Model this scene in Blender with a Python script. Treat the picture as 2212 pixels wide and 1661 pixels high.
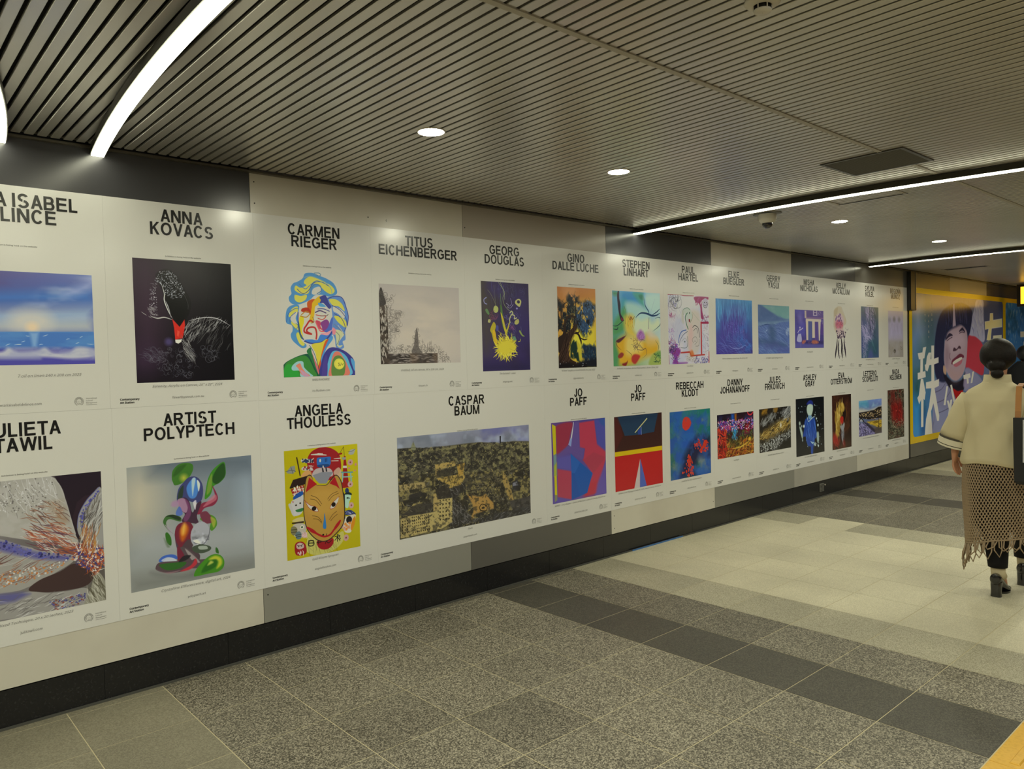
import bpy, bmesh, math, random, os
import numpy as np
from mathutils import Vector, Matrix
from mathutils.geometry import tessellate_polygon
for o in list(bpy.data.objects): bpy.data.objects.remove(o)
SC = bpy.context.scene
COL = SC.collection
# ------------------------------------------------------------------ camera, world, exposure
cam_data = bpy.data.cameras.new('camera'); cam = bpy.data.objects.new('camera', cam_data); COL.objects.link(cam)
cam_data.sensor_fit = 'HORIZONTAL'; cam_data.sensor_width = 36.0
cam_data.lens = 36.0 * 1643.5 / 2212.0
cam_data.clip_start = .05; cam_data.clip_end = 80
_R, _U, _F = ((0.747087, -0.664268, -0.024669), (0.038354, 0.006026, 0.999246), (0.663619, 0.747470, -0.029979))
cam.matrix_world = Matrix(((_R[0], _U[0], -_F[0], -0.9657), (_R[1], _U[1], -_F[1], -4.0140), (_R[2], _U[2], -_F[2], 1.5778), (0, 0, 0, 1)))
SC.camera = cam
SC.view_settings.view_transform = 'Standard'; SC.view_settings.look = 'None'
SC.view_settings.gamma = 1.0; SC.view_settings.use_curve_mapping = False
SC.view_settings.exposure = 0.2
world = bpy.data.worlds.new('world'); SC.world = world; world.use_nodes = True
world.node_tree.nodes['Background'].inputs[0].default_value = (.9, .88, .8, 1)
world.node_tree.nodes['Background'].inputs[1].default_value = .02
STRIP = 10.0          # radiance of the linear lights
SPOT = 250.0          # radiance of the round downlights
WARM = (1.0, .99, .73)
# ------------------------------------------------------------------ helpers
def s2l(c): return tuple(((x / 12.92) if x <= .04045 else ((x + .055) / 1.055) ** 2.4) for x in c)
def hx(h): return s2l([int(h[i:i + 2], 16) / 255 for i in (0, 2, 4)])
MATS = {}
def mat(name, col=(.5, .5, .5), rough=.5, metal=0.0, spec=.5, emit=None, es=0.0, noise=None, bump=None, coat=0.0):
    """Principled material; noise = (scale, colour2, low, high) mixes a second colour by noise, bump = (scale, strength)."""
    if name in MATS: return MATS[name]
    m = bpy.data.materials.new(name); m.use_nodes = True; nt = m.node_tree; b = nt.nodes['Principled BSDF']
    b.inputs['Base Color'].default_value = (*col, 1); b.inputs['Roughness'].default_value = rough
    b.inputs['Metallic'].default_value = metal; b.inputs['Specular IOR Level'].default_value = spec
    b.inputs['Coat Weight'].default_value = coat; b.inputs['Coat Roughness'].default_value = .08
    if emit: b.inputs['Emission Color'].default_value = (*emit, 1); b.inputs['Emission Strength'].default_value = es
    geo = nt.nodes.new('ShaderNodeNewGeometry')
    if noise:
        n = nt.nodes.new('ShaderNodeTexNoise'); n.inputs['Scale'].default_value = noise[0]; n.inputs['Detail'].default_value = 3
        nt.links.new(geo.outputs['Position'], n.inputs['Vector'])
        r = nt.nodes.new('ShaderNodeMapRange'); r.inputs[1].default_value = noise[2]; r.inputs[2].default_value = noise[3]
        nt.links.new(n.outputs['Fac'], r.inputs[0])
        x = nt.nodes.new('ShaderNodeMix'); x.data_type = 'RGBA'; x.inputs[6].default_value = (*col, 1); x.inputs[7].default_value = (*noise[1], 1)
        nt.links.new(r.outputs[0], x.inputs[0]); nt.links.new(x.outputs[2], b.inputs['Base Color'])
    if bump:
        n = nt.nodes.new('ShaderNodeTexNoise'); n.inputs['Scale'].default_value = bump[0]; n.inputs['Detail'].default_value = 4
        nt.links.new(geo.outputs['Position'], n.inputs['Vector'])
        bp_ = nt.nodes.new('ShaderNodeBump'); bp_.inputs['Strength'].default_value = bump[1]; bp_.inputs['Distance'].default_value = .004
        nt.links.new(n.outputs['Fac'], bp_.inputs['Height']); nt.links.new(bp_.outputs[0], b.inputs['Normal'])
    MATS[name] = m; return m
def granite(name, dark, mid, light, grain, tint=.12, rough=.5):
    """Speckled stone: two scales of grain between three minerals, a little different from tile to tile."""
    m = bpy.data.materials.new(name); m.use_nodes = True; nt = m.node_tree; b = nt.nodes['Principled BSDF']; L = nt.links.new
    geo = nt.nodes.new('ShaderNodeNewGeometry'); oi = nt.nodes.new('ShaderNodeObjectInfo')
    def noise(s, d):
        n = nt.nodes.new('ShaderNodeTexNoise'); n.inputs['Scale'].default_value = s; n.inputs['Detail'].default_value = d
        L(geo.outputs['Position'], n.inputs['Vector']); return n
    n1 = noise(grain, 2.0)
    cr = nt.nodes.new('ShaderNodeValToRGB'); e = cr.color_ramp.elements
    e[0].position = .22; e[0].color = (*dark, 1); e[1].position = .84; e[1].color = (*light, 1)
    k = e.new(.5); k.color = (*mid, 1)
    vo = nt.nodes.new('ShaderNodeTexVoronoi'); vo.inputs['Scale'].default_value = grain; L(geo.outputs['Position'], vo.inputs['Vector'])
    sp = nt.nodes.new('ShaderNodeSeparateColor'); L(vo.outputs['Color'], sp.inputs[0])
    mg = nt.nodes.new('ShaderNodeMix'); mg.inputs[0].default_value = .72; L(n1.outputs['Fac'], mg.inputs[2]); L(sp.outputs[0], mg.inputs[3])
    L(mg.outputs[0], cr.inputs[0])
    n2 = noise(1.3, 4.0); mr = nt.nodes.new('ShaderNodeMapRange'); mr.inputs[1].default_value = .3; mr.inputs[2].default_value = .7; mr.inputs[3].default_value = .86; mr.inputs[4].default_value = 1.12
    L(n2.outputs['Fac'], mr.inputs[0])
    mt = nt.nodes.new('ShaderNodeMapRange'); mt.inputs[3].default_value = 1 - tint; mt.inputs[4].default_value = 1 + tint
    L(oi.outputs['Random'], mt.inputs[0])
    mu = nt.nodes.new('ShaderNodeMath'); mu.operation = 'MULTIPLY'; L(mr.outputs[0], mu.inputs[0]); L(mt.outputs[0], mu.inputs[1])
    hs = nt.nodes.new('ShaderNodeHueSaturation'); L(cr.outputs[0], hs.inputs['Color']); L(mu.outputs[0], hs.inputs['Value'])
    L(hs.outputs[0], b.inputs['Base Color'])
    b.inputs['Roughness'].default_value = rough; b.inputs['Specular IOR Level'].default_value = .4
    MATS[name] = m; return m
class MB:
    """Collects shapes and links them as ONE mesh object."""
    def __init__(s): s.v = []; s.f = []
    def add(s, v, f): n = len(s.v); s.v += [tuple(map(float, p)) for p in v]; s.f += [tuple(i + n for i in q) for q in f]; return s
    def box(s, x0, x1, y0, y1, z0, z1):
        return s.add([(x0, y0, z0), (x1, y0, z0), (x1, y1, z0), (x0, y1, z0), (x0, y0, z1), (x1, y0, z1), (x1, y1, z1), (x0, y1, z1)],
                     [(0, 3, 2, 1), (4, 5, 6, 7), (0, 1, 5, 4), (1, 2, 6, 5), (2, 3, 7, 6), (3, 0, 4, 7)])
    def bbox(s, x0, x1, y0, y1, z0, z1, b):
        """A box with its top (z1) and sides chamfered by b."""
        return s.loft([[(x0, y0, z0), (x1, y0, z0), (x1, y1, z0), (x0, y1, z0)], [(x0, y0, z1 - b), (x1, y0, z1 - b), (x1, y1, z1 - b), (x0, y1, z1 - b)],
                       [(x0 + b, y0 + b, z1), (x1 - b, y0 + b, z1), (x1 - b, y1 - b, z1), (x0 + b, y1 - b, z1)]])
    def loft(s, rings, cap=(True, True), closed=True):
        n = len(rings[0]); v = [p for r in rings for p in r]; f = []
        for i in range(len(rings) - 1):
            for j in range(n if closed else n - 1):
                a, b = i * n + j, i * n + (j + 1) % n
                f.append((a, b, b + n, a + n))
        if cap[0]: f.append(tuple(range(n - 1, -1, -1)))
        if cap[1]: f.append(tuple((len(rings) - 1) * n + j for j in range(n)))
        return s.add(v, f)
    def tube(s, path, rad, n=8, cap=True):
        P = [Vector(p) for p in path]; rings = []
        rad = [rad] * len(P) if isinstance(rad, (int, float)) else rad
        up = None
        for i, p in enumerate(P):
            t = (P[min(i + 1, len(P) - 1)] - P[max(i - 1, 0)]).normalized()
            if up is None: up = t.orthogonal().normalized()
            up = (up - t * up.dot(t)).normalized(); w = t.cross(up)
            rings.append([tuple(p + (up * math.cos(a) + w * math.sin(a)) * rad[i]) for a in [2 * math.pi * k / n for k in range(n)]])
        return s.loft(rings, (cap, cap))
    def lathe(s, prof, cx, cy, n=28, cap=(False, False)):
        return s.loft([[(cx + r * math.cos(2 * math.pi * k / n), cy + r * math.sin(2 * math.pi * k / n), z) for k in range(n)] for r, z in prof], cap)
    def ell(s, c, r, n=14, m=9):
        rings = []
        for i in range(1, m):
            t = math.pi * i / m
            rings.append([(c[0] + r[0] * math.sin(t) * math.cos(2 * math.pi * k / n), c[1] + r[1] * math.sin(t) * math.sin(2 * math.pi * k / n), c[2] - r[2] * math.cos(t)) for k in range(n)])
        return s.loft(rings)
    def build(s, name, m, parent=None, smooth=False, **props):
        me = bpy.data.meshes.new(name); me.from_pydata(s.v, [], s.f); me.update()
        if m: me.materials.append(m)
        if smooth: me.polygons.foreach_set('use_smooth', [True] * len(me.polygons))
        return link(name, me, parent, **props)
def link(name, me, parent=None, **props):
    o = bpy.data.objects.new(name, me); COL.objects.link(o)
    if parent: o.parent = parent
    for k, v in props.items(): o[k] = v
    return o
def fixn(o):
    bm = bmesh.new(); bm.from_mesh(o.data); bmesh.ops.recalc_face_normals(bm, faces=bm.faces); bm.to_mesh(o.data); bm.free(); return o
def smart(o, ang=40):
    o.data.polygons.foreach_set('use_smooth', [True] * len(o.data.polygons))
    if hasattr(o.data, 'set_sharp_from_angle'): o.data.set_sharp_from_angle(angle=math.radians(ang))
    return o
def thing(name, label, cat, loc=(0, 0, 0), group=None):
    o = bpy.data.objects.new(name, None); COL.objects.link(o); o.location = loc; o.empty_display_size = .1
    o['label'] = label; o['category'] = cat
    if group: o['group'] = group
    return o
def adopt(root, *parts):
    """Parts were built in world space: keep them there under an Empty that stands elsewhere."""
    for p in parts:
        p.parent = root; p.matrix_parent_inverse = Matrix.Translation(root.location).inverted()
# ------------------------------------------------------------------ materials
M_paper = mat('poster_paper', (.73, .73, .73), .2, spec=.5, bump=(9, .03))
M_ink = mat('black_ink', (.012, .012, .012), .22, spec=.45)
M_emblem = mat('emblem_ink', (.05, .05, .05), .3)
M_grey_ink = mat('grey_ink', (.16, .16, .16), .35)
M_white_panel = mat('white_wall_panel', hx('d0ccc2'), .25, noise=(2.0, hx('c6c1b7'), .45, .7))
M_light_panel = mat('light_grey_wall_panel', hx('aeaba3'), .38, noise=(2.0, hx('a6a39c'), .45, .7))
M_grey_panel = mat('grey_wall_panel', hx('8d8c86'), .25)
M_mid_panel = mat('mid_grey_wall_panel', hx('605e5b'), .25)
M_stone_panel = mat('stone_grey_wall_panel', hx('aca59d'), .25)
M_dark_panel = mat('dark_wall_panel', hx('424246'), .25)
M_brown_panel = mat('brown_wall_panel', hx('6b5f50'), .25)
M_violet_panel = mat('violet_wall_panel', hx('4a4858'), .25)
M_wall_core = mat('wall_core', (.03, .03, .03), .8)
M_base = mat('black_granite', hx('17171a'), .22, spec=.5, noise=(90, hx('2a2a2c'), .55, .75))
M_edge = mat('grey_edge_strip', hx('4a4a46'), .5)
M_slat = mat('bronze_ceiling_slat', hx('cfcbc3'), .3, metal=.7, noise=(1.2, hx('c4c0b7'), .4, .65))
M_void = mat('ceiling_void', hx('1c1915'), .8)
M_rail = mat('ceiling_rail', hx('aaa598'), .45)
M_vent = mat('vent_metal', hx('433f38'), .4, metal=.3)
M_angle = mat('wall_angle', hx('6a655a'), .4, metal=.6)
M_housing = mat('lamp_housing', hx('3a392f'), .4, metal=.3)
M_diff = mat('lamp_diffuser', (.9, .9, .9), .4, emit=WARM, es=STRIP)
M_spot = mat('downlight_lens', (.9, .9, .9), .4, emit=(1, .99, .77), es=SPOT)
M_white_plastic = mat('white_plastic', hx('cbc7bb'), .4)
M_grey_plastic = mat('grey_plastic', hx('75746f'), .4)
M_black_glass = mat('smoked_dome', (.01, .01, .012), .05, spec=.7, coat=.6)
M_dark_metal = mat('dark_metal', hx('2c2b28'), .35, metal=.5)
M_steel = mat('brushed_steel', hx('8a877f'), .25, metal=.9)
M_grout = mat('grout', hx('c2b898'), .8)
G_coarse = granite('coarse_granite', hx('403d34'), hx('6b665a'), hx('a49e8d'), 200, .14)
G_dark = granite('dark_granite', hx('3a3832'), hx('4a4740'), hx('5d5a50'), 220, .07)
G_fine = granite('fine_granite', hx('8c8772'), hx('aaa590'), hx('bfbaa6'), 260, .06)
G_smooth_dim = granite('smooth_granite_dim', hx('757060'), hx('837e6d'), hx('918c7a'), 200, .05)  # darkened stone: the dimmer light at the left is put into its colour
G_beige = granite('beige_granite', hx('bab49c'), hx('cbc5ad'), hx('d8d2ba'), 280, .035)
M_yellow = mat('yellow_tile', hx('d8a93c'), .4, noise=(60, hx('cc9c30'), .45, .7))
M_frame_yellow = mat('ad_yellow', hx('e8c414'), .22, spec=.5)
M_blue_strip = mat('strip_blue', hx('3f6fae'), .5)
# ------------------------------------------------------------------ setting
X_END = 19.0
floor = MB().box(-5, X_END + 1, -8, .06, -.12, -.0014).build('floor', M_grout, kind='structure')
TX, TY, X0, Y0 = .4225, .4257, .196, -.07
tile_me = {}
def tile(i0, y0, y1, m, key, x1=None):
    a = X0 + i0 * TX + .0022; b = (X0 + (i0 + 1) * TX if x1 is None else x1) - .0022
    k = (key, round(y1 - y0, 3), round(b - a, 3))
    if k not in tile_me:
        mb = MB().bbox(0, b - a, 0, y1 - y0 - .0044, -.0012, .0, .0005); me = bpy.data.meshes.new('tile'); me.from_pydata(mb.v, [], mb.f); me.materials.append(m); tile_me[k] = me
    o = link('tile', tile_me[k], floor); o.location = (a, y0 + .0022, 0)
def kind_of(i, j):
    if i < 0: return 'smooth'  # left tiles, with the weaker light there painted into the stone
    if i <= 4: return 'coarse'
    if i == 5: return 'dark'
    if i == 6: return 'coarse'
    if i == 7: return 'fine'
    if i <= 12: return 'beige'
    if i == 13: return 'beige' if j in (1,) else 'fine'
    if i <= 16: return 'coarse'
    if i == 17: return 'dark'
    if i <= 21: return 'coarse'
    if i == 22: return 'fine'
    return 'beige'
GM = {'smooth': G_smooth_dim, 'fine': G_fine, 'coarse': G_coarse, 'dark': G_dark, 'beige': G_beige}
for i in range(-3, 30):
    for j in range(-1, 7):
        y1 = Y0 - j * TY; y0 = y1 - TY
        if j == -1: y1 = -.002
        k = kind_of(i, j); tile(i, y0 if j >= 0 else Y0, y1, GM[k], k)
YB = Y0 - 7 * TY
far = MB()
far.box(-5, X0 - 3 * TX - .003, YB, -.002, -.0012, 0).box(X0 + 30 * TX + .003, X_END, YB, -.002, -.0012, 0)
far.build('paving', G_fine, floor)
MB().box(-5, X_END, -8, YB - .426, -.0013, 0).build('paving', G_coarse, floor)
# yellow tactile paving along the corridor
tact = bpy.data.meshes.new('tactile_tile'); mb = MB().bbox(0, TX - .003, 0, .42, -.0012, .0008, .0006)
for k in range(4): mb.bbox(.03, TX - .033, .055 + k * .09, .055 + k * .09 + .035, .0005, .006, .004)
tact.from_pydata(mb.v, [], mb.f); tact.materials.append(M_yellow)
for i in range(-3, 26):
    o = link('tactile_tile', tact, floor); o.location = (X0 + (i - .03) * TX, YB - .423, 0)
# walls
wall = MB().box(-5, X_END, .022, .2, -.1, 2.9).build('wall_left', M_wall_core, kind='structure')
PX = [-2.17, -.717, .7395, 2.192, 3.626, 5.077, 6.542, 8.028, 9.56]
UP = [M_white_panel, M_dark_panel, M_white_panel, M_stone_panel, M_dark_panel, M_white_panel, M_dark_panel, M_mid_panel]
LO = [M_grey_panel, M_white_panel, M_grey_panel, M_mid_panel, M_white_panel, M_grey_panel, M_light_panel, M_white_panel]
PX2 = [9.62, 11.09, 12.67, 14.2, 15.7, 17.2, 18.7]
UP2 = [M_brown_panel, M_light_panel, M_violet_panel, M_violet_panel, M_mid_panel, M_dark_panel]
def panels(px, up, lo):
    for k in range(len(px) - 1):
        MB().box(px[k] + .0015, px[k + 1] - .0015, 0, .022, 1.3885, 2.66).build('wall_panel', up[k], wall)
        MB().box(px[k] + .0015, px[k + 1] - .0015, 0, .022, .178, 1.3855).build('wall_panel', lo[k], wall)
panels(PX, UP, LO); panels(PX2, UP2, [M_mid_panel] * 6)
scr = [(.765, 2.585), (.765, 2.47), (1.47, 2.47), (2.21, 2.48), (.765, .33), (3.66, .32), (3.66, .22), (5.05, .24)]
for x, z in scr: MB().tube([(x, .001, z), (x, -.0012, z)], .004, 8).build('screw', M_dark_metal, wall)
base = MB().box(-5, X_END, .008, .021, -.05, .168).build('baseboard_left', M_wall_core, kind='structure')
x = -1.85
while x < 18.5:
    MB().box(x + .001, x + .596, .003, .012, .004, .172).build('stone_slab', M_base, base); x += .5972
MB().box(-5, X_END, -.014, .004, -.003, .007).build('edge_strip', M_edge, base)
# ceiling: slats across the corridor
ZC = 2.6412
ceil = MB().box(-5, X_END, -8, .021, ZC + .05, ZC + .12).build('ceiling', M_void, kind='structure')
PITCH = .0513
sm = MB(); prof = [(-.0187, .010), (-.0187, .002), (-.0172, 0), (.0172, 0), (.0187, .002), (.0187, .010)]
sm.loft([[(x_, -5.6, ZC + z_) for x_, z_ in prof], [(x_, -.052, ZC + z_) for x_, z_ in prof]])
slat_me = bpy.data.meshes.new('slat'); slat_me.from_pydata(sm.v, [], sm.f); slat_me.materials.append(M_slat)
xs = -.9765 + .0256
n_sl = 0
while n_sl < 290:
    o = link('slat', slat_me, ceil); o.location = (xs + n_sl * PITCH, 0, 0); n_sl += 1
rest = MB(); xx = xs + 290 * PITCH
while xx < X_END:
    rest.box(xx - .0187, xx + .0187, -5.6, -.052, ZC, ZC + .01); xx += PITCH
xx = xs - PITCH
while xx > -5:
    rest.box(xx - .0187, xx + .0187, -5.6, -.052, ZC, ZC + .01); xx -= PITCH
rest.build('slat_field', M_slat, ceil, kind='stuff')
MB().box(-5, X_END, -8, -5.6, ZC, ZC + .02).build('ceiling_panel', M_slat, ceil)
def rail(x0, x1, y, w=.024): MB().box(x0, x1, y - w / 2, y + w / 2, ZC - .004, ZC + .001).build('ceiling_rail', M_rail, ceil)
rail(-5, 3.205, -2.29); rail(3.645, 4.0, -2.29); rail(4.12, 8.2, -2.29); rail(8.36, 14, -2.29); rail(4.12, 4.42, -1.5, .018); rail(4.12, 4.44, -1.945, .018)
MB().box(4.44, 4.452, -1.96, -1.49, ZC - .003, ZC + .001).build('ceiling_rail', M_dark_metal, ceil)
MB().box(-5, X_END, -.03, -.0005, ZC - .012, ZC - .002).box(-5, X_END, -.056, -.03, ZC + .011, ZC + .016).build('trim_1', M_angle, kind='structure')
MB().box(-5, X_END, -7.2, -7.0, -.1, 2.75).build('wall_right', mat('far_wall', hx('7d7788'), .4), kind='structure')
MB().box(-5.2, -5, -8, .2, -.1, 2.75).build('wall_back', mat('end_wall', hx('8f8b82'), .6), kind='structure')
MB().box(X_END, X_END + .2, -8, .2, -.1, 2.75).build('wall_front', mat('end_wall_far', hx('26241f'), .6), kind='structure')
# ------------------------------------------------------------------ lamps
def curve_x(pts, y):
    ys = [p[1] for p in pts]; xs_ = [p[0] for p in pts]
    return float(np.interp(-y, [-a for a in ys], xs_))
def strip_light(pts, label, y1=-.004, y0=-5.5, w=.055):
    c = np.polyfit([p[1] for p in pts], [p[0] for p in pts], 2); lo = min(p[1] for p in pts); d0 = 2 * c[0] * lo + c[1]
    def fx(y): return float(np.polyval(c, y)) if y >= lo else float(np.polyval(c, lo) + d0 * (y - lo) * (1 if len(pts) == 4 and pts[0][0] < 0 else .5))
    t = thing('linear_light', label, 'light', (fx(y1), y1, ZC), 'linear ceiling lights')
    def sweep(ya, yb, hw, za, zb, n):
        rings = []
        for k in range(n + 1):
            y = ya + (yb - ya) * k / n; x_ = fx(y)
            rings.append([(x_ - hw, y, za), (x_ + hw, y, za), (x_ + hw, y, zb), (x_ - hw, y, zb)])
        return MB().loft(rings)
    parts = [fixn(sweep(y1, y0, w / 2 + .005, 2.603, ZC - .0045, 28).build('housing', M_housing))]
    ya = y1 - .002; first = True
    while ya > y0 + .05:
        yb = max(ya - (.16 if first else .62), y0 + .002); first = False
        parts.append(fixn(sweep(ya, yb + .0015, w / 2, 2.598, 2.6028, 6).build('diffuser', M_diff))); ya = yb
    adopt(t, *parts)
strip_light([(-.393, 0), (-.439, -.36), (-.472, -.55), (-.516, -.76)], 'bright curved strip light cut off by the left edge of the photo')
strip_light([(.001, 0), (-.034, -.3), (-.069, -.6), (-.093, -.9), (-.114, -1.2), (-.123, -1.5), (-.132, -1.8)], 'wide bright curved strip light ending above the black swan poster')
strip_light([(3.985, 0), (3.967, -.607), (3.960, -1.326), (4.003, -1.944), (4.075, -2.382), (4.14, -2.704)], 'long thin strip light running past the dome camera')
strip_light([(8.29, 0), (8.25, -.563), (8.240, -1.137), (8.30, -1.623), (8.37, -2.0)], 'most distant thin strip light above the end of the posters', y1=-.06)
strip_light([(-4.1, 0), (-4.13, -1), (-4.15, -2)], 'strip light on the ceiling behind the camera')
NTH = 'first second third fourth fifth sixth seventh eighth ninth tenth eleventh twelfth thirteenth'.split()
def downlight(x_, y_, label, r=.060):
    t = thing('downlight', label, 'light', (x_, y_, ZC), 'round downlights over the poster wall' if y_ > -3 else 'added downlights over the far side')
    a = MB().lathe([(r + .007, ZC), (r + .006, ZC - .003), (r, ZC - .004), (r - .001, ZC - .002), (r - .0012, ZC - .0012), (.001, ZC - .0012)], x_, y_, 32).build('ring', M_white_plastic, smooth=True)
    b = MB().lathe([(r - .001, ZC - .0022), (r * .6, ZC - .0030), (.001, ZC - .0034)], x_, y_, 32).build('lens', M_spot, smooth=True)
    adopt(t, a, b)
downlight(1.118, -1.152, 'largest round downlight over the fox mask poster'); downlight(2.40, -1.18, 'round downlight second nearest, over the palest strip of ceiling'); downlight(5.12, -1.18, 'round downlight just beyond the dome camera'); downlight(7.06, -1.25, 'farthest round downlight before the last strip light')
for k in range(2): downlight(-1.5 - 1.6 * k, -1.15, 'round downlight over the poster wall, %s behind the camera' % ('first', 'second')[k])
for k in range(5): downlight(5.9 + .8 * k, -2.5, 'added downlight ahead of the walkers, %s in its row' % NTH[k])  # row added out of view to brighten the far posters
for k in range(8): downlight(-2.9 + .62 * k, -3.3, 'added downlight over the yellow paving, %s in its row' % NTH[k])  # close-set row added to lift the light on the lower wall
for k in range(5): downlight(9.9 + 1.1 * k, -2.0, 'added downlight over the far end beside the lit sign, %s in its row' % NTH[k])  # added out of view so the advertisement gets more light
for k in range(9): downlight(-3.0 + 1.3 * k, -4.9, 'added downlight in the row nearest the opposite wall, %s in its row' % NTH[k])  # unseen row added to even out the light along the corridor
# ceiling vent, hatch, smoke detector, dome camera
t = thing('ceiling_vent', 'dark square air vent with fine louvers in the slatted ceiling', 'vent', (3.43, -2.19, ZC))
vx0, vx1, vy0, vy1 = 3.21, 3.64, -2.405, -1.96
fr = MB(); zf0, zf1 = ZC - .0055, ZC - .0005
fr.box(vx0, vx1, vy0, vy0 + .018, zf0, zf1).box(vx0, vx1, vy1 - .018, vy1, zf0, zf1).box(vx0, vx0 + .018, vy0 + .018, vy1 - .018, zf0, zf1).box(vx1 - .018, vx1, vy0 + .018, vy1 - .018, zf0, zf1)
parts = [fr.build('frame', M_vent), MB().box(vx0 + .018, vx1 - .018, vy0 + .018, vy1 - .018, ZC - .0014, ZC - .0008).build('backing', M_void)]
for k in range(18):
    x_ = vx0 + .03 + k * .0215
    parts.append(MB().loft([[(x_, vy0 + .018, ZC - .0016), (x_ + .009, vy0 + .018, ZC - .0052), (x_ + .0105, vy0 + .018, ZC - .0052), (x_ + .0015, vy0 + .018, ZC - .0016)], [(x_, vy1 - .018, ZC - .0016), (x_ + .009, vy1 - .018, ZC - .0052), (x_ + .0105, vy1 - .018, ZC - .0052), (x_ + .0015, vy1 - .018, ZC - .0016)]]).build('louver', M_vent))
adopt(t, *parts)
t = thing('ceiling_diffuser', 'narrow dark slot air diffuser in the far ceiling', 'vent', (9.95, -.56, ZC))
p1 = MB().box(9.86, 10.04, -.82, -.30, ZC - .003, ZC - .0005).build('plate', M_slat); p2 = MB().box(9.90, 9.93, -.80, -.33, ZC - .005, ZC - .003).build('slot', M_void); p3 = MB().box(9.97, 10.0, -.80, -.33, ZC - .005, ZC - .003).build('slot', M_void)
adopt(t, p1, p2, p3)
sx, sy = 1.155, -2.80
t = thing('smoke_detector', 'round white smoke detector on the slatted ceiling', 'detector', (sx, sy, ZC))
p1 = MB().lathe([(.001, ZC - .0005), (.053, ZC - .0005), (.053, ZC - .006), (.049, ZC - .011), (.030, ZC - .016), (.027, ZC - .016)], sx, sy, 36).build('base', M_white_plastic, smooth=True)
p2 = MB().lathe([(.022, ZC - .012), (.022, ZC - .028)], sx, sy, 24).build('sensor_chamber', M_dark_metal, smooth=True)
p3 = MB().lathe([(.026, ZC - .027), (.027, ZC - .030), (.025, ZC - .034), (.006, ZC - .036), (.001, ZC - .036)], sx, sy, 32).build('cap', M_white_plastic, smooth=True)
pp = [p1, p2, p3]
for k in range(6):
    a = 2 * math.pi * k / 6; pp.append(MB().tube([(sx + .026 * math.cos(a), sy + .026 * math.sin(a), ZC - .014), (sx + .0255 * math.cos(a), sy + .0255 * math.sin(a), ZC - .029)], .002, 6).build('rib', M_white_plastic))
adopt(t, *pp)
cx, cy = 4.30, -1.013
t = thing('dome_camera', 'white dome security camera hanging beside the thin strip light', 'camera', (cx, cy, ZC))
b1 = MB(); d = Vector((.275, -.961, 0)); q = Vector((.961, .275, 0)); c0 = Vector((cx, cy, 0))
pl = []
for a in range(24):
    an = 2 * math.pi * a / 24; ca, sa = math.cos(an), math.sin(an); v = c0 + d * (.105 * abs(ca) ** .7 * (1 if ca > 0 else -1)) + q * (.045 * sa); pl.append(v)
b1.loft([[(v.x, v.y, ZC - .008) for v in pl], [(v.x, v.y, ZC - .0005) for v in pl]])
p1 = b1.build('mounting_plate', M_grey_plastic)
p2 = MB().lathe([(.064, ZC - .008), (.066, ZC - .014), (.066, ZC - .042), (.062, ZC - .052), (.046, ZC - .072), (.042, ZC - .074), (.038, ZC - .070)], cx, cy, 32).build('body', M_white_plastic, smooth=True)
p3 = MB().lathe([(.038, ZC - .070), (.0375, ZC - .080), (.034, ZC - .093), (.027, ZC - .103), (.016, ZC - .110), (.001, ZC - .112)], cx, cy, 28).build('dome', M_black_glass, smooth=True)
p4 = MB().tube([(cx - .018, cy - .004, ZC - .078), (cx - .030, cy - .008, ZC - .086)], [.012, .012], 14).build('lens', M_dark_metal, smooth=True)
adopt(t, p1, p2, p3, p4)
# outlet in the baseboard, tape
t = thing('outlet_plate', 'small grey outlet plate set in the black baseboard', 'outlet', (7.145, 0, .1))
p1 = MB().box(7.10, 7.19, -.004, .003, .058, .146).build('plate', M_grey_plastic); pp = [p1]
for k in range(5): pp.append(MB().box(7.11, 7.18, -.0055, -.004, .068 + k * .015, .074 + k * .015).build('slat', M_dark_metal))
adopt(t, *pp)
MB().tube([(7.225, .003, .122), (7.225, -.004, .122)], .008, 10).build('knob', M_white_plastic, label='tiny white knob on the baseboard right of the outlet', category='knob')
MB().box(3.86, 4.55, -.0175, -.0145, .0005, .012).build('blue_strip', M_blue_strip, label='thin strip of blue tape along the foot of the baseboard', category='striping')  # thin blue strip at the baseboard foot
PW = np.array([188, 183, 165]) / 255.0            # how plain poster paper reads in these colours
def hexc(h):
    if h == 'W': return PW
    return np.array([int(h[0:2], 16), int(h[2:4], 16), int(h[4:6], 16)]) / 255.0
def smooth(pts, closed, n=6):
    p = np.asarray(pts, float)
    if len(p) < 3: return p
    out = []; m = len(p)
    for i in range(m if closed else m - 1):
        if closed: a, b, c, d = p[i - 1], p[i], p[(i + 1) % m], p[(i + 2) % m]
        else: a, b, c, d = p[max(i - 1, 0)], p[i], p[i + 1], p[min(i + 2, m - 1)]
        for t in np.arange(n) / n:
            out.append(.5 * (2 * b + (c - a) * t + (2 * a - 5 * b + 4 * c - d) * t * t + (3 * b - a - 3 * c + d) * t ** 3))
    if not closed: out.append(p[-1])
    return np.array(out)
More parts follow.
